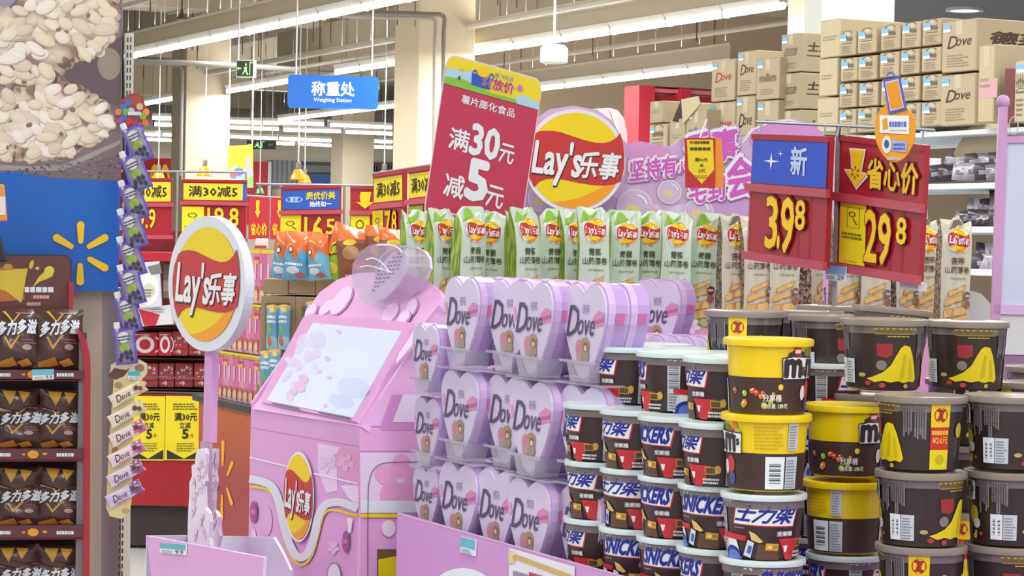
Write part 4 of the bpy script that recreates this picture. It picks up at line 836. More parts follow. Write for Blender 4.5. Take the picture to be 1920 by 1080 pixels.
def rail(f, x0, y0, x1, y1, r, label, y=.03, posts=()):
    t = thing('sign_rail', f.m, label, 'rail'); a = f.at(x0, y0, y); c = f.at(x1, y1, y); b = MB(); b.tube([(a[0], y, a[1]), (c[0], y, c[1])], r, M((150, 152, 158), .35, metal=.5)); b.build('rail_bar', t)
    for px, py0, py1 in posts:
        p = f.at(px, py0, y); q = f.at(px, py1, y); b = MB(); b.tube([(p[0], y, p[1]), (p[0], y, q[1])], r, M((170, 168, 166), .35, metal=.3)); b.build('rail_post', t)
rail(f0, 228, 321, 461, 323, .006, 'grey rail carrying the two yellow headed price boards', posts=((333, 322, 478), (461, 323, 337), (342, 323, 337)))
rail(f1, 480, 345, 700, 348, .006, 'grey rail above the blue headed price board', posts=((646, 348, 1090), (527, 346, 351), (638, 347, 351)))
rail(f3_, 440, 365, 530, 371, .006, 'thin rail over the red arrow cards', posts=((505, 370, 944),))
rail(fa, 700, 326, 830, 306, .006, 'slanting rail over the yellow headed boards near the tilted card', posts=((757, 318, 1130), (762, 317, 1130)))

# ---- orange end panel with yellow spark, and the pink snack tubes above it
fo = Fr(P(470, 770, 10.2), YA)
t = thing('spark_panel', fo.m, 'red orange shaded end panel with yellow spark beside the pink kiosk', 'panel')
c = [fo.at(x, y) for x, y in [(396, 754), (478, 772), (470, 1008), (380, 1006)]]
gm = bpy.data.materials.new('orange_fade'); gm.use_nodes = True; nt = gm.node_tree; bs = nt.nodes['Principled BSDF']; bs.inputs['Roughness'].default_value = .35
tc = nt.nodes.new('ShaderNodeTexCoord'); sx = nt.nodes.new('ShaderNodeSeparateXYZ'); cr = nt.nodes.new('ShaderNodeValToRGB'); nt.links.new(tc.outputs['Generated'], sx.inputs[0]); nt.links.new(sx.outputs['Z'], cr.inputs[0]); nt.links.new(cr.outputs[0], bs.inputs['Base Color'])
cr.color_ramp.elements[0].color = lin((150, 30, 34)); cr.color_ramp.elements[1].color = lin((196, 100, 34)); e = cr.color_ramp.elements.new(.6); e.color = lin((160, 34, 34))
b = MB(T=fo.Ts()); b.prism([(373, 748), (480, 773), (467, 1128), (370, 1105)], 0, .02, gm); b.build('panel_board', t)
b = MB(T=fo.Ts()); b.prism([(372, 739), (481, 763), (480, 775), (372, 750)], -.03, .5, M((60, 58, 60), .4)); b.build('top_ledge', t)
def spk(b):
    for (xa, ya, xb, yb) in ((418, 873, 419, 829), (427, 892, 436, 868), (426, 914, 435, 944), (417, 928, 416.5, 972), (409, 910, 401, 932), (409, 892, 402, 868)):
        dx, dy = xb-xa, yb-ya; L = hypot(dx, dy); nx, ny = -dy/L, dx/L
        b.poly([(xa+nx*1.8, ya+ny*1.8), (xb+nx*3.2, yb+ny*3.2), (xb-nx*3.2, yb-ny*3.2), (xa-nx*1.8, ya-ny*1.8)], F(240, 170, 20), 1); b.disc(xb, yb, 2.8, 4, F(240, 170, 20), 1, 10)
flatprint(fo, 'spark_print', t, spk, eps=.002)
PNK = [M((222, 130, 176), .4), M((214, 112, 164), .4), M((226, 150, 186), .4)]
def pnkart(k):
    def a(b):
        b.rect(.0, .93, 1, 1, F(240, 214, 60), 2); b.disc(.5, .26, .38, .07, F(190, 110, 90), 2, 12); b.disc(.5, .16, .30, .10, F(236, 200, 150), 3, 12); b.rect(.1, .02, .9, .07, F(200, 176, 206), 2); b.rect(.2, .45, .45, .75, F(240, 200, 220), 2)
        if k % 3 == 0: b.rect(.08, .74, .92, .80, F(230, 190, 60), 3); b.rect(.08, .83, .92, .87, F(200, 60, 110), 3)
    return a
n = 0
sl = lambda y, x: y+(x-478)*(y-443)/1600
for r_, (yt, yb, nm) in enumerate(((468, 572, 'top'), (574, 668, 'middle'), (668, 765, 'bottom'))):
    xs = [392, 401, 410, 419, 428, 437, 447, 457, 467, 477, 487] if r_ else [447, 457, 467, 477, 487, 500, 514]
    for i in range(len(xs)-1):
        x0, x1 = xs[i], xs[i+1]; xm = (x0+x1)/2
        if r_ and x1 < 398: continue
        stand_pack('snack_tube_box', fo, x0, sl(yt, xm), x1-.6, sl(yb, xm)-2, .02+R.uniform(0, .01), .06, PNK[(i+r_) % 3], 'slim pink snack box with yellow top, %s row, %s from the pole' % (nm, ORD[i]), 'snack', 'pink slim snack boxes on the end shelf', pnkart(i)); n += 1
t = thing('end_shelf', fo.m, 'end shelf carrying rows of slim pink snack boxes over the orange panel', 'shelf')
for y in (572, 668, 766): b = MB(T=fo.Ts()); b.prism([(388, sl(y, 388)), (498, sl(y, 498)), (498, sl(y+3, 498)), (388, sl(y+3, 388))], .0, .3, M((226, 206, 90))); b.build('shelf_board', t)
b = MB(T=fo.Ts(.12)); b.prism([(384, 466), (520, 468), (520, 800), (384, 745)], .12, .14, M((130, 96, 84))); b.build('back_panel', t)
# kraft display boxes with blue bags, and pillow bags on top
fk = Fr(P(545, 620, 9.4), radians(-20)); KR = M((158, 140, 108), .8); KR_SHADE = M((120, 104, 78), .85)
def kbox(x0, y0, x1, y1, L, label, window=None):
    t = thing('kraft_display_box', fk.m, label, 'box', 'kraft boxes under the orange snack bags'); b = MB(); pxbox(b, fk, x0, y0, x1, y1, 0, L, KR); b.build('box_body', t, bevel=.003)
    if window:
        b = MB(T=fk.Ts(), S=lambda x, z, o: (x, -o, z), eps=.002); w = window; b.rect(w[0], w[3], w[2], w[1], KR_SHADE, 1); b.build('window_shade', t)  # flat patch of darker kraft paints the shade inside the window
    return t
kbox(493, 522, 540, 552, .3, 'shallow kraft box under the first orange snack bag'); kbox(542, 520, 590, 552, .3, 'shallow kraft box in the middle of the orange snack bags'); kbox(592, 520, 640, 556, .3, 'shallow kraft box behind the kiosk top')
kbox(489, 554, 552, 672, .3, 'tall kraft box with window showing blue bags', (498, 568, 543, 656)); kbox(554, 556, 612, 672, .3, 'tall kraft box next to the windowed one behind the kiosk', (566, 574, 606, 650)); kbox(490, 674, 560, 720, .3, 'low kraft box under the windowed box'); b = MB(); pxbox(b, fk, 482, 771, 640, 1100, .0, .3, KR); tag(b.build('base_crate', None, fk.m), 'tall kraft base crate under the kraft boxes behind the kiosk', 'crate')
kbox(480, 720, 556, 770, .3, 'lowest kraft box at the kiosk shoulder')
BLU = M((96, 160, 196), .3, coat=.5); 
def bluart(p): p.poly(rrect(-.45, .0, .45, .3, .1), F(150, 190, 210), 1); p.disc(-.1, .2, .2, .12, F(200, 110, 70), 2, 12); p.bars(-.4, .6, .4, .8, 2, F(225, 235, 240), 2, 3, .6); p.disc(.1, .88, .2, .06, F(230, 200, 90), 2, 10); p.disc(.0, .45, .14, .1, F(120, 170, 60), 2, 10); p.rect(-.5, .93, .5, 1, F(214, 170, 80), 1)
bp = bag('snack_bag', .055, .18, .018, 31, BLU, bluart, '', 'snack', 'small blue bags in the kraft boxes'); us = set()
for x, y, l in ((510, 656, 'small blue snack bag in the kraft window, first'), (532, 656, 'small blue snack bag in the kraft window, second'), (498, 742, 'small blue snack bag low at the kiosk edge, first'), (514, 738, 'small blue snack bag low at the kiosk edge, second'), (584, 650, 'small blue snack bag in the kraft box beside the kiosk top')):
    placeg([bp], us, 0, Matrix.Translation(fk.sub(x, y, -.025)) @ Matrix.Rotation(radians(-20), 4, 'Z'), l)
ORG = M((214, 108, 52), .25, coat=.6, nscale=25)
def cheet(c):
    def a(p):
        p.poly([(-.5, 0), (.5, 0), (.5, .50), (.2, .66), (-.05, .40), (-.3, .62), (-.5, .5)], F(*c), 1); p.disc(-.2, .62, .10, .07, F(40, 30, 24), 2, 12); p.disc(-.2, .62, .07, .05, F(240, 220, 190), 3, 12); p.disc(-.1, .2, .25, .08, F(200, 216, 226), 2, 10); p.disc(.15, .1, .18, .06, F(190, 90, 70), 3, 10); p.bars(-.4, .3, .3, .4, 1, F(230, 235, 240), 3, 3)
    return a
def greena(p):
    p.poly([(-.5, 0), (.5, 0), (.5, .55), (.1, .75), (-.5, .5)], F(150, 196, 40), 1); p.textq('Cheetos', (-.44, .60), (.44, .98), (-.40, .38), F(30, 30, 20), 3, .07); p.textq('Cheetos', (-.44, .61), (.44, .99), (-.40, .39), F(240, 190, 30), 4, .03); p.disc(-.2, .2, .2, .10, F(230, 220, 60), 2, 10); p.disc(.2, .3, .22, .1, F(90, 140, 30), 2, 10)
def browna(p): p.poly([(-.5, .0), (.5, 0), (.5, .8), (-.5, .8)], F(130, 76, 50), 1); p.disc(-.1, .55, .25, .14, F(176, 130, 90), 2, 12); p.disc(.15, .3, .25, .1, F(196, 60, 40), 2, 10); p.disc(-.1, .75, .2, .06, F(220, 190, 60), 3, 10); p.bars(-.3, .1, .3, .16, 1, F(220, 190, 160), 3, 3)
for i, (px, w, h, art, rz, ro, l) in enumerate([(530, .11, .19, cheet((90, 160, 196)), -.5, .12, 'orange topped blue snack bag, first beside the pink boxes'), (556, .12, .19, cheet((90, 158, 196)), -.3, .05, 'orange topped blue snack bag, second along the row'), (580, .11, .19, cheet((88, 150, 190)), -.6, -.05, 'orange topped blue snack bag, third along the row'), (600, .10, .18, cheet((110, 170, 200)), -.6, -.1, 'orange topped blue snack bag, last before the green one'),
        (630, .15, .22, greena, -.2, .30, 'green and orange cheese puff bag leaning over the kiosk'), (668, .14, .20, browna, .1, -.1, 'brown snack bag behind the transparent drop dispenser'), (712, .16, .21, browna, .2, .1, 'orange topped brown snack bag behind the dispenser'), (748, .15, .20, browna, 0, -.05, 'brown snack bag touching the pale green roll bags')]):
    o = bag('snack_bag', w, h, .035, 60+i, ORG, art, l, 'snack', 'orange snack bags behind the kiosk'); o.matrix_world = Matrix.Translation(fk.sub(px, 524+i*.4, -.06-.03*(i % 2))) @ Matrix.Rotation(rz*.6, 4, 'Z') @ Matrix.Rotation(ro, 4, 'Y')
# jars on the bay top
stand_pack('white_jar', fs, 478, 447, 500, 466, .1, .1, M((225, 222, 216)), 'small white jar standing on the yellow topped shelf', 'jar', None, lambda b: b.rect(.0, .0, 1, .3, F(200, 60, 60), 1))

# ================================================================ pink kiosk
def ribbon(pts, w):
    L = []; Rr = []
    for i, p in enumerate(pts):
        a = pts[max(0, i-1)]; c = pts[min(len(pts)-1, i+1)]; dx, dy = c[0]-a[0], c[1]-a[1]; d = hypot(dx, dy) or 1; ww = w[i] if isinstance(w, (list, tuple)) else w
        L.append((p[0]-dy/d*ww/2, p[1]+dx/d*ww/2)); Rr.append((p[0]+dy/d*ww/2, p[1]-dx/d*ww/2))
    return L, Rr
def rib(b, pts, w, m, lay):
    for _ in range(2):                                             # smooth the path
        q = [pts[0]]
        for a, c in zip(pts[:-1], pts[1:]): q += [(a[0]*.75+c[0]*.25, a[1]*.75+c[1]*.25), (a[0]*.25+c[0]*.75, a[1]*.25+c[1]*.75)]
        pts = q+[pts[-1]]
    L, Rr = ribbon(pts, w); n = len(pts); b.tris(L+Rr, [(i, i+1, n+i+1, n+i) for i in range(n-1)], lay, m)
def flower(b, cx, cy, r, m, m2, lay, n=5, sq=1., a0=.3):
    for i in range(n):
        a = a0+2*pi*i/n; b.disc(cx+sq*r*.55*cos(a), cy+r*.55*sin(a), r*.42, r*.32, m, lay+.2*i, 16, a)
    for i in range(n*2):
        a = a0+pi*i/n; b.poly([(cx, cy-.6), (cx+sq*r*.5*cos(a), cy+r*.5*sin(a)), (cx, cy+.6)], m2, lay+1.4)
ZX = lambda pts: [(440+x/3, 720+y/3) for x, y in pts]
PINK = M((224, 166, 221), .45, nscale=3, noise=.03); PINK2 = M((228, 178, 230), .45, noise=.02); PINKD = M((214, 146, 207), .45, noise=.02)
fK = Fr(P(676, 800, 4.95), YA); zs = fK.m.translation.z
t = thing('vending_kiosk', TR((fK.m.translation.x, fK.m.translation.y, 0), YA), 'pink cardboard vending kiosk with tilted screen and round crisps logo on its front', 'kiosk')
fK = Fr(Vector((fK.m.translation.x, fK.m.translation.y, 0)), YA); KW = -fK.at(467, 900)[0]
b = MB(); b.hexa([(-KW, 0, 0), (0, 0, 0), (0, .62, 0), (-KW, .62, 0)], [(-KW, 0, zs), (0, 0, zs), (0, .62, zs), (-KW, .62, zs)], PINK); b.build('kiosk_body', t, bevel=.004)
al = math.atan(.2/.3); fT = Fr(Vector(fK.m @ Vector((0, 0, zs))), YA, -al)
ZT = lambda pts: [(440+x/2.7, 400+y/2.7) for x, y in pts]
out = ZT([(90, 990), (130, 935), (230, 745), (330, 560), (380, 470), (430, 400), (520, 335), (620, 303), (760, 297), (900, 310), (990, 350), (1040, 395), (1049, 425), (1030, 465), (980, 530), (920, 600), (862, 670), (776, 810), (640, 1080)])
TL = Matrix(t.matrix_world).inverted() @ fT.m
def on_t(name, mb, parent=t, **k):
    o = mb.build(name, parent, **k); o.matrix_parent_inverse = I4; o.matrix_local = TL if parent == t else I4; return o
b = MB(T=fT.Ts()); b.prism(out, 0, .022, PINK, PINK2); on_t('console_panel', b)
# cheeks closing the sides under the console
p0, p1 = (0, .0, zs), (0, .2, zs+.3)
for x in (0, -KW+.01): b = MB(); b.hexa([(x-.01, 0, zs), (x, 0, zs), (x, .62, zs), (x-.01, .62, zs)], [(x-.01, .17, zs+.24), (x, .17, zs+.24), (x, .62, zs+.24), (x-.01, .62, zs+.24)], PINK2); b.build('side_cheek', t)
sl_ = ZT([(380, 515), (930, 570), (925, 600), (700, 1010), (660, 1075), (625, 1082), (140, 975), (135, 945)])
b = MB(T=fT.Ts()); b.prism(ZT([(395, 518), (905, 562), (912, 580), (880, 630), (680, 985), (630, 1066), (150, 965), (145, 940), (360, 535)]), -.008, 0, PINKD, PINK2); on_t('screen_frame', b)
scr = ZT([(400, 556), (848, 600), (600, 1036), (165, 950)])
b = MB(T=fT.Ts(-.008)); b.prism(scr, -.010, -.0075, F(190, 200, 226, emit=.22)); so = on_t('screen', b)
b = MB(T=fT.Ts(-.01), S=lambda x, z, o: (x, -.0102-o, z), eps=.0002)
Q = lambda x, y: (440+x/2.7, 400+y/2.7)
r = random.Random(8)
for i in range(26):
    x, y = Q(r.uniform(230, 440), r.uniform(620, 930)); 
    if x < 440+(470-(y-400)*2.7*.0)/2.7 and (x-501)*.9 > (752-y)*.5: b.disc(x, y, r.uniform(5, 15), r.uniform(4, 9), F(192+i % 8, 180+i % 12, 214, emit=.16), 1+i % 4, 14, r.uniform(0, 3))
for x, y, s in ((330, 880, 12), (350, 840, 10), (300, 905, 7), (470, 735, 5), (480, 830, 4), (435, 800, 3), (530, 600, 5), (440, 560, 3), (460, 975, 4)): px_, py_ = Q(x, y); b.disc(px_, py_, s, s*.8, F(208, 168, 204, emit=.1), 6, 12, .5)
for (x, y, rx, ry, c) in ((620, 740, 60, 26, (196, 208, 232)), (600, 880, 60, 24, (180, 194, 228)), (420, 640, 34, 20, (190, 188, 226)), (540, 950, 50, 16, (178, 190, 226))): px_, py_ = Q(x, y); b.disc(px_, py_, rx*.5, ry*.8, F(*c, emit=.16), 1.5, 20, .2)
for x0, x1 in ((190, 330), (425, 588)): b.poly([Q(x0, 955+(x0-165)*.195), Q(x1, 955+(x1-165)*.195), Q(x1, 962+(x1-165)*.195), Q(x0, 961+(x0-165)*.195)], F(30, 24, 34), 8)
on_t('screen_print', b, so)
b = MB(T=fT.Ts(), S=lambda x, z, o: (x, -o, z), eps=.001)
def petal(x, y, rx, ry, rot, lay): px_, py_ = Q(x, y); b.disc(px_+1, py_+1, rx+1, ry+1, F(196, 140, 204), lay, 20, rot); b.disc(px_, py_, rx, ry, F(232, 200, 238), lay+1, 20, rot)
petal(468, 478, 20, 8, -.75, 1); petal(545, 445, 31, 13, -.95, 3); petal(395, 500, 15, 8, -.9, 5); petal(790, 505, 21, 12, -.9, 1); petal(900, 482, 18, 9, -1.1, 3); petal(868, 530, 14, 9, -.9, 5)
on_t('petal_print', b)
b = MB(T=fT.Ts(-.02)); b.prism(ZT([(905, 556), (920, 575), (895, 640), (830, 720), (800, 752), (815, 700), (870, 620)]), -.012, -.008, F(232, 204, 238)); on_t('petal_trim', b)
# front artwork
WB2, YB2, DPK = F(222, 226, 238), F(232, 206, 40), F(196, 130, 190)
def kfront(b):
    rib(b, ZX([(90, 245), (700, 352)]), 1.2, DPK, 1)
    b.poly(ZX([(470, 335), (590, 355), (592, 380), (560, 400), (575, 450), (580, 600), (520, 612), (498, 560), (470, 480)]), F(234, 210, 238), 1); b.poly(ZX([(590, 360), (700, 378), (700, 560), (600, 540), (560, 440)]), F(226, 160, 204), 1)
    flower(b, 440+520/3, 720+450/3, 17, F(226, 196, 232), F(240, 222, 244), 2); flower(b, 440+625/3, 720+440/3, 18, F(232, 178, 216), F(240, 214, 236), 2)
    b.poly(ZX([(600, 570), (700, 570), (700, 690), (640, 640)]), F(236, 216, 240), 2)
    rib(b, ZX([(90, 412), (300, 463)]), 3.2, F(244, 228, 246), 5); rib(b, ZX([(450, 503), (700, 560)]), 3.2, F(244, 228, 246), 5)
    rib(b, ZX([(90, 575), (150, 583), (200, 595), (238, 640), (262, 770), (300, 930), (345, 1000), (380, 1022), (415, 1005), (450, 950), (480, 830), (500, 745), (530, 705), (600, 712), (640, 728), (700, 740)]), 5, YB2, 5)
    rib(b, ZX([(90, 533), (160, 545), (225, 570), (258, 660), (280, 780), (315, 900), (350, 965), (385, 980), (425, 950), (455, 860), (478, 740), (515, 662), (590, 648), (640, 668), (700, 695)]), [22]*3+[15]*40+[20]*30, WB2, 6) if 0 else rib(b, ZX([(90, 533), (160, 545), (225, 575), (258, 660), (280, 780), (315, 900), (350, 965), (385, 980), (425, 950), (455, 860), (478, 740), (515, 672), (590, 660), (640, 675), (700, 700)]), 15, WB2, 6)
    flower(b, 440+560/3, 720+920/3, 14, F(232, 190, 232), F(244, 220, 244), 3, sq=.7); b.disc(440+185/3, 720+770/3, 10, 28, F(226, 170, 218), 3, 20); b.disc(440+110/3, 720+870/3, 5, 20, F(232, 196, 234), 3, 20)
    for x, y in ((115, 720), (635, 887)): px_, py_ = 440+x/3, 720+y/3; b.disc(px_, py_, 7, 21, F(150, 120, 150), 7, 24); b.disc(px_, py_, 5.6, 18.5, F(178, 70, 150), 8, 24); b.bars(px_-4, py_+3, px_+4, py_-5, 2, F(230, 170, 220), 9, 2, .6, 0)
    for x, y, rx in ((155, 935, 12), (565, 1075, 13)): px_, py_ = 440+x/3, 720+y/3; b.disc(px_, py_, rx, 25, F(170, 150, 176), 7, 24); b.disc(px_+2, py_+2, rx-1, 23, F(232, 230, 238), 8, 24)  # grey offset disc paints a shadow behind each white button
    b.poly(ZX([(642, 750), (675, 757), (665, 830), (650, 840)]), F(240, 232, 246), 7)
    L = MB(T=logoT(440+373/3, 720+635/3, 26.5, -82, 3, b.T), S=b.S, eps=.0006); logo(L, 10, rim=None, text=True); L2 = MB(T=logoT(440+373/3, 720+635/3, 29, -85, 0, b.T), S=b.S, eps=.0006); L2.disc(0, 0, 1, 1, WHT, 9.5, 40)
    for q in (L2, L): 
        o = len(b.v); b.v += q.v
        for f_, mi in zip(q.f, q.mi): b.f.append(tuple(i+o for i in f_)); b.mi.append(b._m(q.mats[mi]))
flatprint(fK, 'front_print', t, kfront, eps=.0006)
fKB = Fr(Vector(fK.m.translation), YB)
def kside(b):
    b.poly(ZX([(705, 385), (1100, 385), (1100, 720), (708, 712)]), F(226, 206, 236), 1)
    for i in range(5):
        a = -1.5+2*pi*i/5; b.disc(440+930/3+27*cos(a), 720+545/3+27*sin(a), 24, 18, F(228, 164, 206), 2+i*.2, 18, a)
    for i in range(18): a = 2*pi*i/18; b.poly([(750, 901), (750+27*cos(a), 901+27*sin(a)), (750, 903)], F(240, 218, 240), 4)
    b.poly(ZX([(705, 655), (1100, 655), (1100, 722), (705, 725)]), WB2, 5); b.poly(ZX([(705, 728), (1100, 728), (1100, 750), (705, 750)]), YB2, 6)
    rib(b, ZX([(745, 1100), (745, 620), (755, 520), (790, 460), (850, 438), (1100, 438)]), 1.6, F(110, 90, 120), 7)
    b.disc(440+862/3, 720+810/3, 13, 16, F(236, 220, 240), 7, 18)
    b.poly(ZX([(797, 928), (905, 928), (905, 1100), (797, 1100)]), F(110, 84, 60), 8); b.poly(ZX([(803, 985), (905, 965), (905, 1100), (803, 1100)]), F(220, 200, 10), 9)  # brown patch paints the shade inside the opening, flat on the side
    b.poly(ZX([(815, 245), (885, 60), (1100, 60), (1100, 262), (830, 262)]), F(206, 140, 206), 1); b.poly(ZX([(888, 213), (945, 60), (1100, 60), (1100, 215)]), F(228, 216, 240), 2)
    rib(b, ZX([(705, 378), (1100, 378)]), 1.5, DPK, 2)
o = flatprint(fKB, 'side_print', t, kside, eps=.0006); o.matrix_local = Matrix(t.matrix_world).inverted() @ fKB.m
# drop shaped clear dispenser on the kiosk top
drop = ZT([(690, 468), (655, 430), (628, 380), (612, 320), (618, 260), (650, 200), (700, 165), (760, 150), (820, 158), (865, 180), (888, 215), (892, 265), (870, 320), (830, 380), (780, 430), (730, 466)])
fD = Fr(fT.sub(697, 572, -.03), YA, -.1); t2 = thing('drop_dispenser', fD.m, 'transparent drop shaped lid with white label sheet standing on the pink kiosk', 'dispenser')
CL = M((210, 200, 222), .08, alpha=.38, noise=0, coat=1); cen = (sum(p[0] for p in drop)/16, sum(p[1] for p in drop)/16)
b = MB(T=fD.Ts()); b.prism(drop, -.01, .045, CL); b.build('clear_cover', t2, bevel=.006, seg=2)
b = MB(T=fD.Ts()); n = len(drop); inn = [(cen[0]+(x-cen[0])*.95, cen[1]+(y-cen[1])*.955) for x, y in drop]; f2_ = b.T
po = [f2_(*p) for p in drop]; pi_ = [f2_(*p) for p in inn]
b.add([(x, .046, z) for x, z in po]+[(x, .046, z) for x, z in pi_]+[(x, .052, z) for x, z in po]+[(x, .052, z) for x, z in pi_], [(i, (i+1) % n, n+(i+1) % n, n+i) for i in range(n)]+[(2*n+i, 3*n+i, 3*n+(i+1) % n, 2*n+(i+1) % n) for i in range(n)]+[(i, 2*n+i, 2*n+(i+1) % n, (i+1) % n) for i in range(n)], M((226, 214, 236), .3)); b.build('rim', t2)
b = MB(T=fD.Ts(.02)); b.prism(ZT([(690, 400), (730, 270), (800, 200), (860, 190), (880, 225), (870, 300), (820, 375), (760, 430), (710, 440)]), .02, .022, F(222, 206, 236)); b.build('label_sheet', t2)
def dtext(b):
    r = random.Random(3)
    for k in range(6):
        x0, y0 = 700+k*24, 385-k*22
        for j in range(6): x = x0+j*6+r.uniform(-2, 2); y = y0-j*20; b.poly([Q(x, y), Q(x+12, y+3), Q(x+10, y+12), Q(x-2, y+9)], F(150, 60, 110) if (k > 2 and j > 3) else F(120, 104, 150), 1)
b = MB(T=fD.Ts(.02), S=lambda x, z, o: (x, .0195-o, z)); dtext(b); b.build('label_lettering', t2)
b = MB(T=fD.Ts(-.012), S=lambda x, z, o: (x, -.012-o, z))
rib(b, ZT([(665, 235), (700, 222), (750, 250), (785, 300)]), 2.2, F(250, 250, 255), 1); rib(b, ZT([(635, 272), (680, 262), (735, 280), (800, 300)]), 1.6, F(250, 250, 255), 1); rib(b, ZT([(720, 160), (790, 158), (835, 175), (850, 205)]), 2.4, F(250, 250, 255), 1)
b.build('moulded_ridge', t2)

# ================================================================ round crisps sign on its pole, blossom cutouts, small bin
fL = Fr(P(390, 532, 5.0), YA); c0 = (390, 532)
t = thing('round_sign', fL.m, 'big round crisps sign with thick white edge standing on a pink pole', 'sign')
el = [fL.at(388+72.5*cos(2*pi*i/64), 532+127*sin(2*pi*i/64)) for i in range(64)]
b = MB(); b.prism(el, 0, .019, M((226, 230, 242), .45), M((214, 218, 232), .5)); b.build('sign_body', t, smooth=False)
b = MB(T=logoT(387.5, 533, 62, -110, -5, fL.Ts()), S=lambda x, z, o: (x, -o, z), eps=.0006); logo(b, 1, rim=None); b.build('logo_print', t)
b = MB(T=fL.Ts(.015)); b.prism([(384, 655), (398, 657), (394, 830), (380, 828)], .015, .03, M((214, 160, 214), .5)); b.prism([(378, 828), (396, 831), (394, 1070), (376, 1065)], .012, .018, M((190, 150, 186), .5)); b.build('pole', t)
def cut(name, f, pts, y, label, m):
    t = thing(name, f.m, label, 'decoration'); b = MB(T=f.Ts(y)); b.prism(pts, y, y+.008, m, M((216, 204, 224), .5)); b.build('cutout_board', t)
    b = MB(T=f.Ts(y), S=lambda x, z, o: (x, y-.0005-o, z)); r = random.Random(len(pts)); xs = [p[0] for p in pts]; ys = [p[1] for p in pts]; 
    for i in range(16):
        x = r.uniform(min(xs)+9, max(xs)-9); yy = r.uniform(min(ys)+14, max(ys)-14); b.disc(x, yy, r.uniform(2, 4), r.uniform(8, 13), F(232, 204+i, 232), 1+i % 3, 12, r.uniform(-.3, .3)); b.disc(x, yy, 1, 3, F(226, 160, 200), 5, 8)
    b.build('blossom_print', t)
ZB = lambda pts: [(260+x/4.153, 820+y/4.153) for x, y in pts]
WPK = M((232, 222, 240), .5)
cut('blossom_cutout', fL, ZB([(460, 92), (480, 88), (492, 110), (500, 85), (516, 90), (522, 130), (518, 200), (512, 290), (518, 340), (505, 380), (510, 540), (545, 590), (552, 660), (545, 780), (560, 850), (380, 850), (382, 700), (386, 560), (395, 440), (395, 350), (415, 300), (412, 220), (438, 205), (445, 130)]), -.03, 'white cherry blossom cutout board in front of the sign pole', WPK)
cut('blossom_cutout', fL, ZB([(560, 105), (575, 88), (600, 90), (600, 200), (590, 260), (598, 340), (585, 420), (578, 560), (600, 580), (622, 620), (620, 700), (628, 770), (612, 850), (540, 850), (548, 640), (568, 540), (575, 300), (565, 200)]), .05, 'narrow white cherry blossom cutout board behind the sign pole', WPK)
fB = Fr(fL.sub(385, 1030, -.09), YA)
t = thing('small_bin', fB.m, 'small open pink cardboard bin at the foot of the round sign pole', 'bin')
b = MB(T=fB.Ts()); b.prism([(273, 1004), (495, 1045), (478, 1300), (320, 1300)], 0, .006, PINK, F(232, 214, 240)); b.build('front_panel', t)
yb = .20
b = MB(T=fB.Ts(yb)); b.prism([(340, 1004), (512, 1007), (530, 1038), (544, 1069), (520, 1300), (350, 1300)], yb, yb+.006, M((226, 218, 240), .5)); b.build('rear_panel', t)
a = fB.at(274, 1004); c = fB.at(350, 1003, yb); b = MB(); b.hexa([(a[0], 0, a[1]-.5), (a[0]+.004, 0, a[1]-.5), (c[0]+.004, yb, a[1]-.5), (c[0], yb, a[1]-.5)], [(a[0], 0, a[1]), (a[0]+.004, 0, a[1]), (c[0]+.004, yb, c[1]), (c[0], yb, c[1])], M((228, 222, 240), .5)); b.build('side_panel', t)
b = MB(); b.box(a[0]+.05, .02, .006, yb, .0, .02, PINKD) if 0 else b.box(-.3, .15, .02, yb-.02, -.5, -.3, PINKD); b.build('foot_box', t)
ticket(fB, [(303, 1017), (351, 1021), (350, 1041), (302, 1036)], -.001, 'teal and white ticket on the small pink bin', (90, 180, 200))

# ================================================================ big display bin with heart tins and tubs
fN = Fr(P(745, 961, 4.75), YA); zb = fN.m.translation.z; fN = Fr(Vector((fN.m.translation.x, fN.m.translation.y, 0)), YA)
t = thing('display_bin', fN.m, 'large lilac cardboard display bin holding heart tins and chocolate tubs', 'bin')
BINM = M((206, 152, 214), .5, noise=.03, nscale=2); BIN_SHADE = M((140, 112, 150), .7)  # inner bin colour is darkened to carry the shade between the tins
b = MB(); b.box(0, 2.4, 0, .006, 0, zb, BINM); b.build('front_panel', t)
b = MB(); b.box(0, .006, .006, 1.5, 0, zb, BIN_SHADE); b.build('side_panel', t)
b = MB(); b.box(.006, 2.4, .01, 1.5, zb-.09, zb-.08, BIN_SHADE); b.build('inner_floor', t)
def bart(b):
    b.disc(868, 1113, 60, 48, F(232, 238, 246), 1, 40)
    rib(b, [(746, 963), (1190, 1086)], 2.0, F(230, 190, 236), 1)
flatprint(fN, 'front_print', t, bart, eps=.0006)
t = thing('price_ticket', fN.m, 'teal and white ticket on the lilac display bin front', 'price tag'); T = quadT(fN, (866, 1006), (893, 1013), (892, 1043), (865, 1035), y=-.002)
b = MB(T=T); b.prism([(0, 0), (1, 0), (1, 1), (0, 1)], -.004, -.001, F(230, 238, 244)); b.build('ticket_card', t); b = MB(T=T, S=lambda x, z, o: (x, -.0042-o, z)); b.rect(0, .4, 1, 1, F(100, 190, 210), 1); b.bars(.1, .06, .9, .32, 3, F(130, 150, 160), 2, 4); b.build('ticket_print', t)
t = thing('ribbon_card', fN.m, 'white notice card with gold ribbon on the lilac bin below the tins', 'card'); T = quadT(fN, (957, 1028), (1077, 1063), (1075, 1140), (955, 1105), y=-.003)
b = MB(T=T); b.prism([(0, 0), (1, 0), (1, 1), (0, 1)], -.005, -.002, F(230, 230, 240)); b.build('card_sheet', t)
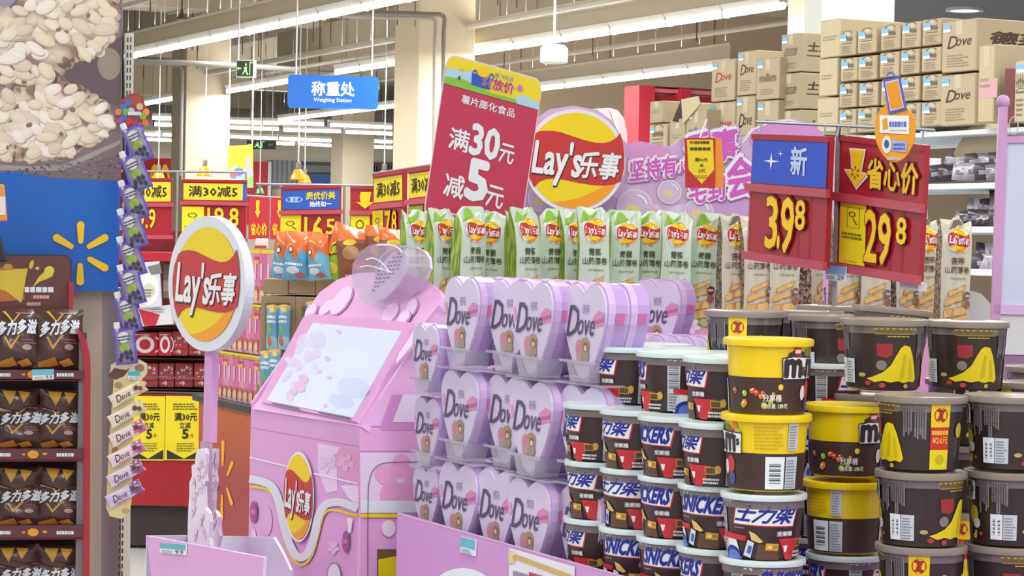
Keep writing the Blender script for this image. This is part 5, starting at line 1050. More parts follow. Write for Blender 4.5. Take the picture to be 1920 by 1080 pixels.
b = MB(T=T, S=lambda x, z, o: (x, -.0054-o, z)); b.poly([(.02, .94), (.12, .90), (.98, .80), (.98, .66), (.12, .78), (.03, .68)], F(206, 176, 110), 1); b.poly([(.0, .98), (.14, .9), (.06, .82), (.12, .70), (.0, .62)], F(226, 206, 160), 2); b.bars(.08, .3, .5, .52, 1, F(150, 140, 170), 2, 5, .9, 0); b.bars(.34, .38, .60, .60, 1, F(180, 60, 80), 3, 6, .9, 0); b.text('2', .80, .28, .92, .5, F(120, 110, 130), 3); b.build('card_print', t)
# ---- heart tins
HO = [(0, .905), (.05, .935), (.11, .972), (.20, .998), (.30, .99), (.39, .95), (.455, .88), (.49, .79), (.497, .70), (.475, .59), (.425, .46), (.355, .33), (.275, .21), (.19, .105), (.11, .03), (.05, .0)]
HO = HO+[(-x, z) for x, z in HO[:0:-1]]
LIL, LILF, RIBB = M((184, 154, 214), .3, coat=.5, noise=.03), M((212, 202, 232), .3, coat=.4, noise=.02), F(206, 110, 168)
HW, HH, HT = .178, .172, .038
def heart_proto(w, h, th):
    t = thing('heart_tin', I4, '', 'chocolate tin', 'heart chocolate tins'); O = [(x*w, z*h) for x, z in HO]
    b = MB(); b.prism(O, 0, th, LIL); o = b.build('tin_body', t, bevel=.004, seg=2)
    c = (0, .56*h); I = [((x-c[0])*.965+c[0], (z-c[1])*.965+c[1]) for x, z in O]; J = [((x-c[0])*1.012+c[0], (z-c[1])*1.012+c[1]) for x, z in O]
    b = MB(); b.prism(J, .001, .014, M((204, 178, 224), .3, coat=.5)); b.build('lid_rim', t, bevel=.002)
    b = MB(); b.prism(I, -.004, .002, LILF); b.build('tin_lid', t, bevel=.003, seg=2)
    b = MB(T=lambda x, z: (x*w, z*h), S=lambda x, z, o: (x, -.0045-o, z), eps=.0004); dk = F(84, 72, 104)
    b.poly([(.22, .66), (.34, .72), (.46, .70), (.465, .58), (.36, .57), (.27, .55), (.20, .60)], F(212, 136, 184), 1); b.poly([(.25, .62), (.46, .655), (.46, .62), (.28, .585)], F(190, 96, 156), 2)
    b.poly([(-.46, .70), (-.40, .70), (-.36, .60), (-.43, .55)], F(222, 160, 200), 1)
    b.text('D', -.38, .44, -.10, .76, dk, 3, .006, .35); b.text('ove', -.12, .46, .26, .62, dk, 3, .006, .35); b.text('德芙', -.02, .68, .14, .78, F(150, 120, 180), 3, .0)
    for x, z, rx, rz, c in ((-.07, .33, .09, .085, (190, 140, 150)), (.05, .35, .10, .09, (168, 138, 110)), (-.06, .25, .08, .06, (176, 150, 150)), (.06, .25, .09, .06, (156, 140, 128)), (.07, .34, .055, .05, (120, 92, 72)), (-.06, .32, .05, .05, (206, 120, 160))): b.disc(x, z, rx, rz, F(*c), 3, 16)
    b.disc(.07, .33, .035, .03, F(214, 190, 150), 4, 12); b.build('front_print', t)
    # ribbon running round the right-hand side
    b = MB(); k = [i for i, (x, z) in enumerate(HO) if x > .4 and .5 < z < .72]; pts = [(HO[i][0]*w+.0012, HO[i][1]*h) for i in k]
    for (xa, za), (xb, zb2) in zip(pts[:-1], pts[1:]): b.add([(xa, .015, za), (xb, .015, zb2), (xb, th-.006, zb2), (xa, th-.006, za)], [(0, 1, 2, 3)], RIBB)
    b.build('side_ribbon', t); return t
hp = heart_proto(HW, HH, HT); hs = heart_proto(HW*.76, HH*.80, HT*.8); us1, us2 = set(), set()
CLR = M((206, 204, 218), .12, alpha=.45, noise=0, coat=1)
def tray_proto():
    t = thing('clear_tray', I4, '', 'tray', 'clear plastic trays under the heart tins')
    b = MB(); b.hexa([(-.036, -.010, -.004), (.036, -.010, -.004), (.036, .038, -.004), (-.036, .038, -.004)], [(-.046, -.014, .034), (.046, -.014, .034), (.046, .042, .034), (-.046, .042, .034)], CLR); b.build('tray_cup', t)
    b = MB(); b.box(-.066, .066, -.018, -.014, .030, .035, CLR); b.box(-.088, .088, -.014, .04, -.0085, -.0045, CLR); b.build('tray_lip', t); return t
tp = tray_proto(); us3 = set()
X4, Y4 = P(1001, 600, 4.27).x, 4.27
def hpos(col, z, back=0.): q = Vector((X4, Y4, z)) + D1*(.157*col) + D2*back; return q
def colname(c): return {0: 'fourth', 1: 'third', 2: 'second', -1: 'fifth', -2: 'sixth', -3: 'seventh'}[c]+' column from the kiosk'
rows_z = [(1.362, 'top'), (1.182, 'middle'), (1.002, 'bottom')]
for c in (2, 1, 0, -1):
    for (z, nm) in rows_z:
        bo = {2: 0, 1: .026, 0: 0, -1: .025}[c] - (.02 if nm == 'bottom' and c == 1 else 0)
        nb = 2 if c == -1 else 3
        for k in range(nb):
            if c == -1 and nm == 'bottom' and k > 0: continue
            yr = R.uniform(-.03, .03); q = hpos(c, z, bo+k*.043)
            l = 'lilac heart chocolate tin, %s row, %s, %s' % (nm, colname(c), ['foremost', 'second in depth', 'third in depth'][k])
            placeg([hp], us1, 0, TR(q, YA+yr), l)
            if k == 0: placeg([tp], us3, 0, TR(hpos(c, z, bo), YA), 'clear plastic tray under the %s row heart tin, %s' % (nm, colname(c)))
fc1 = {0: (805, 607), 1: (808, 744), 2: (806, 872)}
for k in range(3):
    q = P(fc1[k][0]-4, fc1[k][1], 4.72); h = HH*.80*1.0; q.z -= h
    placeg([hs], us2, 0, TR(q, YA), 'small lilac heart tin in shiny wrap, %s of the column touching the kiosk' % ['top', 'middle', 'bottom'][k])
    placeg([tp], us3, 0, TR(q, YA, sc=.8), 'clear plastic tray of the small heart tin, %s beside the kiosk' % ['top', 'middle', 'bottom'][k])
q = P(1232, 523, 4.95); q.z -= HH; placeg([hp], us1, 0, TR(q, YA+.12), 'single heart tin standing apart above the top chocolate tubs')
q1 = q.copy(); q1.z -= HH+.012
for i in range(6):
    q2 = P(1212+i*27, 625+i*1.2, 4.75-.02*i); q2.z -= HH; placeg([hp], us1, 0, TR(q2, YA), 'heart tin showing only its top behind the chocolate tubs, %s from the stack' % ORD[i])
b = MB(); qa = P(1180, 700, 4.7); b.box(-.05, .62, -.15, .35, 0, .94, BIN_SHADE); tag(b.build('inner_plinth', None, TR((qa.x, qa.y, .0), YA+.7)), 'lilac plinth inside the bin carrying the rear heart tins', 'plinth') if 0 else None

for px, py, d, dz, l in ((1232, 523, 4.95, 0, 'small lilac plinth under the single heart tin'), (1275, 628, 4.78, 0, 'lilac plinth under the row of rear heart tins')):
    q = P(px, py, d); w_ = .06 if d > 4.9 else .5; b = MB(); b.box(-w_*.7, w_*.5, -.0, .045 if d > 4.9 else .05, 0, q.z-HH-.012, M((196, 160, 206), .6)); tag(b.build('plinth', None, TR((q.x, q.y, 0), YA if d > 4.9 else .1), bevel=.003), l, 'plinth')
# ---- chocolate tubs
WRAP = lambda r0, r1, h: (lambda x, z, o: ((r0+(r1-r0)*z/h+o)*sin(radians(x)), -(r0+(r1-r0)*z/h+o)*cos(radians(x)), z))
def tub(name, r0, r1, rr, h, body, lidm, art, cat, group, clear_top=None, lid='flat'):
    t = thing(name, I4, '', cat, group)
    b = MB(); hb = h*.9; k = r0+(r1-r0)*.9
    b.lathe([(r0*.93, 0), (r0, .003), (k, hb)], body, 40, caps=True)
    if clear_top: b.lathe([(k+.0004, hb-.012), (r1, h*.93)], clear_top, 40, caps=False)
    b.build('tub_body', t, smooth=True)
    b = MB(); b.lathe([(r1-.001, h*.90), (rr, h*.905), (rr+.0008, h*.95), (rr, h*.99), (rr-.004, h), (rr-.009, h*.985), (.001, h*.975)], lidm, 40, caps=False); b.build('tub_lid', t, smooth=True)
    p = MB(S=WRAP(r0, r1, h), cut=(11, .2), eps=.0004, T=lambda x, z: (x, z*h)); art(p); p.build('wrap_print', t); return t
SB, SR, SW, SBL = M((52, 32, 36), .4, coat=.2, noise=.03), F(190, 40, 54), F(232, 232, 238), F(22, 40, 150)
def snick(p):
    for base, word, sh in ((0, '士力架', .3), (180, 'SNICKERS', .15)):
        B = lambda x: base+x
        p.poly([(B(-54), .52), (B(-46), .90), (B(56), .88), (B(48), .50)], SR, 1); p.poly([(B(-51), .54), (B(-44), .87), (B(53), .85), (B(46), .52)], SW, 2)
        p.textq(word, (B(-42), .83), (B(50), .81), (B(-48), .58), SBL, 3, .04 if base == 0 else .05, sh)
        p.text('23', B(-70), .78, B(-56), .88, F(226, 226, 226), 2, .03, .2); p.bars(B(-50), .47, B(-30), .49, 1, F(170, 160, 160), 2, 3, .8)
        p.rect(B(18), .36, B(46), .45, F(110, 96, 96), 2); p.text('全家桶', B(19), .37, B(45), .44, SW, 3, .03)
        p.poly([(B(22), .33), (B(66), .33), (B(50), .0), (B(36), .0)], F(196, 44, 52), 2); p.poly([(B(30), .22), (B(38), .22), (B(36), .12), (B(33), .12)], SW, 4)
        p.poly([(B(-80), .36), (B(-50), .34), (B(-38), .0), (B(-80), .0)], SW, 2); p.poly([(B(-80), .40), (B(-28), .36), (B(-30), .28), (B(-80), .30)], F(200, 40, 54), 3); p.ring(B(-58), .02, 15, 20, SBL, 3, 12, .3, pi-.3) if 0 else p.disc(B(-58), .04, 19, .15, SBL, 3, 18); p.disc(B(-56), .02, 15, .11, F(90, 120, 200), 4, 16)
        p.poly([(B(-24), .44), (B(-14), .40), (B(-2), .28), (B(-8), .26), (B(-20), .30)], F(214, 186, 110), 5); p.poly([(B(-26), .30), (B(-16), .26), (B(-22), .02), (B(-34), .06)], F(206, 210, 226), 5); p.poly([(B(-25), .22), (B(-19), .2), (B(-22), .08), (B(-28), .10)], F(70, 90, 180), 6)
        p.poly([(B(-10), .24), (B(20), .24), (B(24), .0), (B(-14), .0)], F(92, 62, 46), 4); p.poly([(B(2), .26), (B(22), .25), (B(21), .14), (B(1), .15)], F(206, 160, 60), 5); p.disc(B(8), .2, 4, .03, F(236, 206, 120), 6, 10); p.disc(B(16), .2, 4, .03, F(180, 120, 50), 6, 10)
        p.rect(B(56), .19, B(74), .31, F(200, 160, 60), 3); p.rect(B(57.5), .205, B(72.5), .295, F(90, 70, 40), 4); p.disc(B(77), .27, 5, .07, F(206, 160, 70), 4, 12); p.bars(B(52), .04, B(80), .15, 2, F(214, 210, 210), 3, 2, .6, .1)
        p.rect(B(90), .02, B(110), .88, F(196, 200, 206), 2)
        for i in range(12): p.rect(B(92), .40+i*.037, B(108), .40+i*.037+(.01 if i % 3 else .02), F(90, 90, 96), 3)
        p.bars(B(92), .05, B(108), .34, 6, F(120, 120, 126), 3, 4)
sp = tub('chocolate_tub', .054, .0635, .0672, .1, SB, M((206, 222, 226), .35, coat=.3), snick, 'tub', 'brown peanut chocolate tubs', M((120, 108, 112), .2))
S1, S1n = set(), 0
def sput(x, y, ztop, ang, label): placeg([sp], S1, 0, TR((x, y, ztop-.1), radians(ang)+math.atan2(-x, y)), label)
E = (P(1433, 922, 3.645).x, 3.645)
def rowpos(k): q = Vector((E[0], E[1], 0)) + D1*(.1345*k); return q.x, q.y
for (x, y, ang, l) in [(.211, 4.13, -75, 'first'), (.279, 3.97, 78, 'second'), (.347, 3.81, -77, 'third')]: sput(x, y, 1.424, ang, 'brown white-lidded chocolate tub, top row, %s from the heart tins' % l)
for (x, y, l) in [(.262, 4.26, 'first'), (.335, 4.10, 'second'), (.40, 3.97, 'third')]: sput(x, y, 1.424, 30, 'brown white-lidded chocolate tub peeking out behind the top row, %s' % l)
for (x, y, ang, l) in [(.160, 4.130, -84, 'first'), (.221, 4.0, -62, 'second'), (.279, 3.874, 180-58, 'third'), (.338, 3.745, -80, 'fourth')]: sput(x, y, 1.3235, ang, 'brown white-lidded chocolate tub, second row, %s from the heart tins' % l)
for k, ang in ((4, -60), (3, -42), (2, 180-58), (1, 180-22), (0, 3)): x, y = rowpos(k); sput(x, y, 1.223, ang, 'brown white-lidded chocolate tub, third row, %s from the heart tins' % ORD[4-k])
for k, ang in ((4, -78), (3, 180-16), (2, 180-12), (1, 180-75), (0, 180+42)): x, y = rowpos(k); sput(x, y, 1.122, ang, 'brown white-lidded chocolate tub, fourth row, %s from the heart tins' % ORD[4-k])
for k, ang in ((4, 10), (3, 60), (2, 190), (1, 20), (0, 180), ): x, y = rowpos(k); sput(x, y, 1.021, ang, 'brown white-lidded chocolate tub, fifth row, %s from the heart tins' % ORD[4-k])
x = P(1588, 1041, 3.9).x; sput(x, 3.9, 1.098, 95, 'brown white-lidded chocolate tub under the yellow tubs beside the clear lidded ones')
x = P(1553, 676, 4.15).x; sput(x, 4.15, 1.402, 70, 'brown white-lidded chocolate tub wedged behind the top yellow tub')
x = P(1530, 1045, 3.72).x; sput(x+.03, 3.62, 1.03, -60, 'brown white-lidded chocolate tub low under the yellow tubs')
MY, MBR, MD = M((236, 204, 0), .35, coat=.3, noise=.02), F(70, 50, 50), F(50, 38, 42)
def mlogo(p, x0, x1, z0, z1, lay):
    p.poly([(x0-3, z0-.03), (x0-5, z1+.02), (x0+12, z1+.05), (x1+4, z1+.02), (x1+3, z0-.02)], MD, lay); p.poly([(x0-2, z0-.015), (x0-3.5, z1+.005), (x0+12, z1+.03), (x1+3, z1+.005), (x1+2, z0-.008)], SW, lay+1)
    w = x1-x0
    for s, a, c in (('m', x0, x0+w*.40), ('m', x0+w*.56, x0+w*.88)): p.text(s, a, z0+.02, c, z1-.01, MD, lay+2, .05); p.text(s, a+w*.03, z0+.03, c-w*.03, z1-.03, SW, lay+3, -.01) if 0 else None
    p.text('&', x0+w*.43, z0+.03, x0+w*.53, z0+(z1-z0)*.6, MD, lay+3, .03); p.text("'s", x0+w*.89, z0+.1, x1, z1-.02, MD, lay+3, .04)
CAND = [(226, 200, 30), (150, 190, 50), (200, 50, 40), (220, 120, 40), (170, 100, 70)]
def candies(p, x0, x1, z0, z1, n, sd, lay):
    r = random.Random(sd)
    for i in range(n): c = r.choice(CAND); x, z = r.uniform(x0, x1), r.uniform(z0, z1); s = r.uniform(2.5, 4.6); p.disc(x, z, s, s*.0105, F(*c), lay+i % 3, 12); p.disc(x-1, z+.01, s*.3, s*.003, F(240, 236, 220), lay+3, 7)
def grey_label(p, x0, z0, x1, z1, lay, barcode=False, sd=1):
    p.rect(x0, z0, x1, z1, F(196, 204, 214) if not barcode else F(226, 234, 240), lay)
    if barcode:
        n = 9; 
        for i in range(n): p.rect(x0+(x1-x0)*.2, z0+(z1-z0)*(.18+.66*i/n), x1-(x1-x0)*.2, z0+(z1-z0)*(.18+.66*i/n)+(z1-z0)*(.02+.03*(i % 2)), F(80, 86, 92), lay+1)
    else: p.bars(x0+1.5, z0+.02, x1-1.5, z1-.02, max(3, int((z1-z0)/.04)), F(120, 128, 140), lay+1, sd, .4)
def yart(p):
    p.rect(-180, .02, 180, .50, F(66, 46, 43), 1)
    gl = F(82, 60, 55); gy = F(222, 190, 20)
    for i in range(-176, 180, 7): p.rect(i, .03, i+.5, .49, gl, 2)
    for i in range(10): p.rect(-179, .05+i*.045, 179, .053+i*.045, gl, 2)
    p.rect(-5-16, .905-.02, 3, .93, F(236, 204, 0), 1); p.disc(-8, .80, 16, .055, F(70, 46, 40), 4, 20); p.rect(-14, .80, -2, .90, F(196, 40, 40), 5); p.bars(-13, .82, -3, .88, 1, SW, 6, 2, .8, 0); p.bars(-16, .77, 0, .79, 1, F(220, 210, 200), 6, 2, .9, 0)
    for x, z, c in ((12, .82, (60, 150, 80)), (22, .78, (200, 60, 50)), (30, .84, (230, 140, 40)), (36, .76, (160, 190, 60))): p.disc(x, z, 6, .05, F(*c), 5, 14)
    mlogo(p, -28, 40, .50, .74, 7)
    p.disc(20, .34, 9, .12, F(196, 50, 44), 5, 18); p.disc(8, .30, 6, .10, F(220, 224, 230), 5, 14); p.disc(22, .16, 7, .09, F(60, 80, 150), 5, 14)
    candies(p, -110, -20, .10, .38, 16, 3, 4)
    p.text('分享桶', -58, .19, -32, .28, F(224, 220, 214), 8, .03); p.text('净含量: 270克', -58, .10, -22, .165, F(224, 220, 214), 8, .02)
    p.bars(62, .56, 104, .88, 7, F(190, 160, 10), 4, 5, .3); grey_label(p, 110, .54, 126, .90, 4, sd=4); grey_label(p, 78, .04, 106, .46, 4, True); grey_label(p, 108, .04, 128, .46, 4, sd=3)
    grey_label(p, -160, .04, -130, .46, 4, True)
yp = tub('candy_tub', .0575, .0655, .0706, .1185, MY, MY, yart, 'tub', 'yellow lidded candy tubs')
Y1 = set()
def yput(px, py, d, ang, l, pr=None, us=None, h=.1185):
    q = P(px, py, d); placeg([pr or yp], Y1 if us is None else us, 0, TR((q.x, q.y, q.z-h+.004), radians(ang)+math.atan2(-q.x, q.y)), l)
yput(1437, 778, 3.65, -78, 'yellow lidded candy tub with barcode facing out, on the white lidded tubs'); yput(1441, 638, 3.67, 52, 'yellow lidded candy tub, topmost, logo cut at its edge')
yput(1588, 761, 3.90, 50, 'yellow lidded candy tub beside the clear lidded tubs, logo near its edge'); yput(1584, 903, 3.90, -130, 'yellow lidded candy tub directly under another yellow one, lower half pale')
BM, CT, CLID = M((50, 37, 37), .35, coat=.25, noise=.03), M((112, 104, 106), .15, coat=.6), M((140, 130, 122), .35, coat=.25, noise=.12, nscale=60)
def dart(p):
    p.poly(rrect(-34, .77, 34, .885, .0), F(214, 190, 20), 2) if 0 else p.rect(-30, .79, 30, .88, F(214, 190, 20), 2); p.disc(-30, .835, 5, .045, F(214, 190, 20), 2, 14); p.disc(30, .835, 5, .045, F(214, 190, 20), 2, 14); p.bars(-30, .81, 24, .86, 1, F(120, 90, 20), 3, 5, .9, 0); p.bars(-14, .755, 20, .77, 1, F(200, 180, 30), 2, 5, .9, 0)
    p.poly([(-44, .17), (-34, .20), (-20, .26), (-8, .36), (0, .5), (6, .60), (12, .64), (22, .62), (28, .5), (33, .35), (38, .17), (34, .12), (24, .135), (14, .115), (4, .14), (-8, .12), (-20, .145), (-32, .12)], F(222, 202, 10), 4); p.poly([(6, .16), (12, .5), (16, .52), (14, .2)], F(200, 178, 10), 5); p.poly([(24, .16), (22, .45), (25, .45), (29, .2)], F(200, 178, 10), 5)
    p.poly([(-30, .66), (-6, .66), (-6, .50), (-14, .46), (-28, .48)], F(150, 44, 50), 3); p.disc(-22, .36, 8, .07, F(130, 120, 122), 3, 14)
    p.disc(-42, .11, 5, .035, F(170, 60, 60), 4, 12); p.disc(-20, .08, 5, .035, F(190, 60, 70), 4, 12); p.disc(18, .07, 4, .03, F(200, 160, 80), 4, 12); p.disc(-52, .22, 6, .03, F(170, 170, 90), 4, 12)
    def drips(x0, x1, sd):
        r = random.Random(sd); x = x0; g = F(126, 122, 126)
        while x < x1: p.rect(x, r.uniform(.42, .62), x+2.4, .88, g, 3); x += 3.4
        p.bars(x0, .60, x1, .86, 9, F(80, 66, 66), 4, sd, .3, .1)
    drips(-122, -108, 1); drips(-102, -80, 2); drips(38, 50, 3); drips(54, 68, 4)
    grey_label(p, -104, .10, -86, .44, 4, True); grey_label(p, -85, .10, -66, .44, 4, sd=6)
    p.rect(76, .04, 104, .92, F(196, 44, 36), 4); p.rect(76, .60, 104, .92, F(232, 200, 20), 5); p.disc(90, .76, 10, .10, F(160, 40, 44), 6, 16); p.bars(78, .50, 102, .57, 1, F(236, 190, 60), 6, 3, .8, 0); p.text('¥26元', 79, .38, 102, .47, F(240, 170, 50), 6, .04); p.rect(76, .04, 104, .30, F(226, 210, 10), 5); p.disc(91, .17, 7, .07, F(196, 176, 10), 6, 12)
    mlogo(p, -168, -132, .62, .86, 5); p.disc(-134, .42, 9, .12, F(190, 170, 40), 4, 14); p.disc(-128, .3, 7, .07, F(206, 206, 206), 5, 12); candies(p, -150, -118, .12, .22, 5, 7, 4); p.disc(126, .55, 8, .1, F(190, 170, 40), 4, 14)
bp_ = tub('candy_tub', .0585, .0660, .0712, .1165, BM, CLID, dart, 'tub', 'clear lidded candy tubs', CT); B1 = set()
def bput(px, py, d, ang, l): yput(px, py, d, ang, l, bp_, B1, .1165)
bput(1657, 601, 3.86, 20, 'clear lidded brown candy tub, upper pair, yellow cape beside the hidden one'); bput(1813, 605, 4.0, 16, 'clear lidded brown candy tub, upper pair, at the pink frame side')
bput(1727, 744, 3.66, -62, 'clear lidded brown candy tub with red and yellow sticker, directly below the upper pair'); bput(1893, 744, 3.70, 66, 'clear lidded brown candy tub with dripping print, below the upper pair at the picture edge')
bput(1727, 885, 3.66, 58, 'clear lidded brown candy tub, third row from the top, beside the yellow tubs'); bput(1893, 885, 3.70, 78, 'clear lidded brown candy tub, third row from the top, at the picture edge')
bput(1727, 1023, 3.66, -92, 'clear lidded brown candy tub, lowest row, sticker facing out'); bput(1893, 1023, 3.70, 22, 'clear lidded brown candy tub, lowest row, at the picture edge')
bput(1396, 586, 4.1, -100, 'clear lidded brown candy tub behind the topmost yellow tub, first of the rear row'); bput(1512, 586, 4.45, 180, 'clear lidded brown candy tub in the rear row, mostly hidden'); bput(1553, 594, 4.2, 45, 'clear lidded brown candy tub in the rear row showing yellow print'); bput(1640, 742, 4.1, -60, 'clear lidded brown candy tub tucked between yellow tub and stickered tub')
bput(1560, 576, 4.75, 0, 'clear lidded brown candy tub farthest back of the rear row')
for j, (px, d) in enumerate(((1655, 4.12), (1808, 4.2), (1945, 4.15))):
    for i, zt in enumerate((1.375, 1.259, 1.141)):
        if px == 1655 and i == 0: continue
        q = P(px, 800, d); placeg([bp_], B1, 0, TR((q.x, q.y, zt-.1165), 1.5+j+i), 'clear lidded candy tub in the dark gap between columns, %s level, %s gap' % (ORD[i], ORD[j]))
for i in range(4):
    q = P(1528, 800, 4.12); sput(q.x, 4.12, 1.30-.1*i, 15+60*i, 'brown white-lidded chocolate tub deep behind the yellow tubs, %s down' % ORD[i])
t = placeg([bp_], B1, 0, TR(P(1662, 700, 4.15), .4, .0, .13), 'clear lidded brown candy tub tipped behind the upper pair, lid raised')
t['label'] = 'clear lidded brown candy tub tipped behind the upper pair, lid raised'; t.matrix_world = TR(P(1662, 700, 4.15), .4, 0, .08)
bput(1958, 690, 4.3, 0, 'clear lidded brown candy tub at the very edge behind the upper pair')
# plinths carrying the tubs inside the bin
def plinth(px, py, d, w, L, ztop, label):
    q = P(px, py, d); b = MB(); b.box(-w/2, w/2, -L/2, L/2, 0, ztop, M((196, 160, 206), .6)); tag(b.build('plinth', None, TR((q.x, q.y, 0), YA), bevel=.004), label, 'plinth')
plinth(1290, 900, 3.95, .9, .16, .921, 'lilac plinth under the white lidded chocolate tubs')
b = MB(); q = P(1590, 1060, 3.9); b.box(-.1, .07, -.10, .32, 0, .997, M((196, 160, 206), .6)); tag(b.build('plinth', None, TR((q.x, q.y, 0), 0), bevel=.004), 'narrow lilac plinth under the yellow lidded tubs', 'plinth')
b = MB(); q = P(1810, 1060, 3.68); b.box(-.16, .3, -.10, .6, 0, 1.026, M((196, 160, 206), .6)); tag(b.build('plinth', None, TR((q.x, q.y, 0), 0), bevel=.004), 'lilac plinth under the clear lidded tubs', 'plinth')

# ================================================================ tall roll bags on their pink shelf
fG = Fr(P(1060, 600, 5.75), 0); zsh = 1.395
MINT, BEIG = M((196, 216, 198), .35, coat=.3, noise=.03), M((206, 204, 182), .35, coat=.3, noise=.03)
def stripes(name, c0, c1, sx, sz, rot=.3):
    m = bpy.data.materials.new(name); m.use_nodes = True; nt = m.node_tree; bs = nt.nodes['Principled BSDF']; bs.inputs['Roughness'].default_value = .4
    tc = nt.nodes.new('ShaderNodeTexCoord'); mp = nt.nodes.new('ShaderNodeMapping'); mp.inputs['Scale'].default_value = (sx, sx, sz); mp.inputs['Rotation'].default_value = (rot, 0, 0)
    n = nt.nodes.new('ShaderNodeTexNoise'); n.inputs['Scale'].default_value = 1; n.inputs['Detail'].default_value = 2; cr = nt.nodes.new('ShaderNodeValToRGB')
    cr.color_ramp.elements[0].position = .42; cr.color_ramp.elements[1].position = .58; cr.color_ramp.elements[0].color = lin(c0); cr.color_ramp.elements[1].color = lin(c1)
    nt.links.new(tc.outputs['Object'], mp.inputs[0]); nt.links.new(mp.outputs[0], n.inputs[0]); nt.links.new(n.outputs[0], cr.inputs[0]); nt.links.new(cr.outputs[0], bs.inputs['Base Color']); return m
GREEN = stripes('grass_print', (96, 138, 40), (168, 200, 70), 160, 26); SPEC = stripes('grain_print', (70, 54, 48), (196, 180, 156), 230, 150)
def roll_bag(name, w, g, h, m, side, sd, green):
    r = random.Random(sd); p1, p2, p3 = [r.uniform(0, 6) for _ in range(3)]; lean = r.uniform(-.03, .03)
    def G(v): return g*(min(1, max(.02, (1.0-v)/.20))**.7)*(.9+.1*sin(5*v+p1))*(1 if v > .04 else .7)
    def Wd(v): return w*(1+.10*max(0, (v-.82)/.18)+.03*sin(7*v+p2))
    def S(x, z, o):
        v = min(1, max(0, z/h)); u = x/w*2
        return (u*Wd(v)/2+lean*z*v, -G(v)/2-.006*(1-min(1, abs(u))**3)*(1+.5*sin(9*u+11*v+p3))-.0012-o, z+(.010*sin(5*u+p1)*max(0, v-.9)*10))
    nv, nu = 16, 8; b = MB(); vs = []; 
    for j in range(nv+1):
        v = j/nv
        for i in range(nu+1): x, y, z = S((i/nu-.5)*w, v*h, -.0012); vs.append((x, y, z))
        for i in range(nu+1): x, y, z = S((.5-i/nu)*w, v*h, -.0012); vs.append((x, -y, z))
    n = 2*(nu+1); F1 = []; F2 = []
    for j in range(nv):
        for i in range(n):
            q = (j*n+i, j*n+(i+1) % n, (j+1)*n+(i+1) % n, (j+1)*n+i); (F2 if i in (nu, n-1) else F1).append(q)
    b.add(vs, F1, m); k = len(b.v); b.add(vs, F2+[tuple(range(n))], side); b.add(vs, [tuple(nv*n+i for i in range(n))], m)
    t = thing(name, I4, '', 'crisps', 'tall roll snack bags'); b.build('bag_body', t, smooth=True)
    p = MB(S=S, cut=(w/5, h/12), eps=.0007, T=lambda x, z: (x*w, z*h)); L = MB(T=lambda x, z: ((.02+.37*x)*w, .835*h+.37*w*z*1.08), S=S, cut=(w/5, h/12), eps=.0007); logo(L, 1, fine=False)
    o = len(p.v); p.v += L.v
    for f_, mi in zip(L.f, L.mi): p.f.append(tuple(i+o for i in f_)); p.mi.append(p._m(L.mats[mi]))
    tx = F(88, 100, 70) if green else F(130, 110, 90)
    p.text('青稞' if green else '苦荞', -.20, .625, .22, .685, tx, 1, .03); p.text('山药薄卷', -.40, .55, .42, .61, tx, 1, .02); p.bars(-.2, .50, .3, .52, 1, F(170, 170, 140), 1, 3, .7, 0)
    ch, cd = F(222, 186, 116), F(196, 150, 84)
    def stick(x0, z0, x1, z1, th, lay): p.poly([(x0, z0), (x1, z1), (x1+.02, z1+th), (x0+.02, z0+th)], cd, lay); p.poly([(x0+.03, z0+.008), (x1-.02, z1+.006), (x1, z1+th-.01), (x0+.03, z0+th-.006)], ch, lay+1)
    stick(-.30, .34, .30, .41, .05, 1); stick(-.42, .26, .30, .33, .06, 3); stick(-.44, .16, .36, .20, .08, 5); stick(-.3, .08, .40, .13, .08, 7)
    if green: p.poly([(-.44, .90), (-.3, .99), (.1, .985), (-.1, .93)], F(140, 190, 50), 1); p.poly([(-.5, .0), (.5, .0), (.5, .06), (-.2, .10), (-.5, .07)], F(176, 200, 110), 9)
    else: p.poly([(-.3, .94), (-.1, .99), (.2, .98), (.0, .93)], F(110, 100, 90), 1); p.poly([(-.5, .0), (.5, .0), (.5, .05), (-.2, .08), (-.5, .05)], F(206, 200, 130), 9)
    p.disc(.34, .36, .13, .038, F(110, 30, 44) if green else F(120, 104, 90), 10, 14); p.disc(.36, .285, .12, .035, F(150, 96, 70), 10, 14); p.bars(.25, .35, .43, .375, 1, F(220, 200, 190), 11, 3, .8, 0)
    p.build('front_print', t); return t
gb = [roll_bag('roll_bag', .070, .045, .275, MINT, GREEN, i, True) for i in (1, 2, 5)]; bb = [roll_bag('roll_bag', .072, .045, .272, BEIG, SPEC, i, False) for i in (3, 4)]
ug, ub = set(), set()
def rput(px, ytop, yawd, d, green, k, l, roll=0, sc=1):
    q = P(px, ytop, d); protos, us, n, h = (gb, ug, 3, .275) if green else (bb, ub, 2, .272)
    placeg(protos, us, k % n, TR((q.x, q.y, zsh+.001), radians(yawd), 0, roll, (q.z-zsh)/h), l)
G = [(781, 400, 30, 5.85, 0), (827, 398, 38, 5.75, .02), (880, 395, 36, 5.7, -.02), (924, 403, -8, 5.82, 0), (985, 396, 34, 5.7, 0), (1032, 399, 12, 5.85, .01), (1072, 402, 40, 5.85, 0), (1113, 396, 6, 5.65, .02), (1168, 403, 8, 5.72, .0), (1214, 403, 4, 5.76, .02), (1264, 404, 0, 5.7, .05), (1312, 406, -6, 5.78, .06)]
for i, (px, yt, ya, d, ro) in enumerate(G): rput(px, yt, ya, d, True, i, 'pale green tall roll snack bag, %s from the kiosk end' % ORD[i], ro)
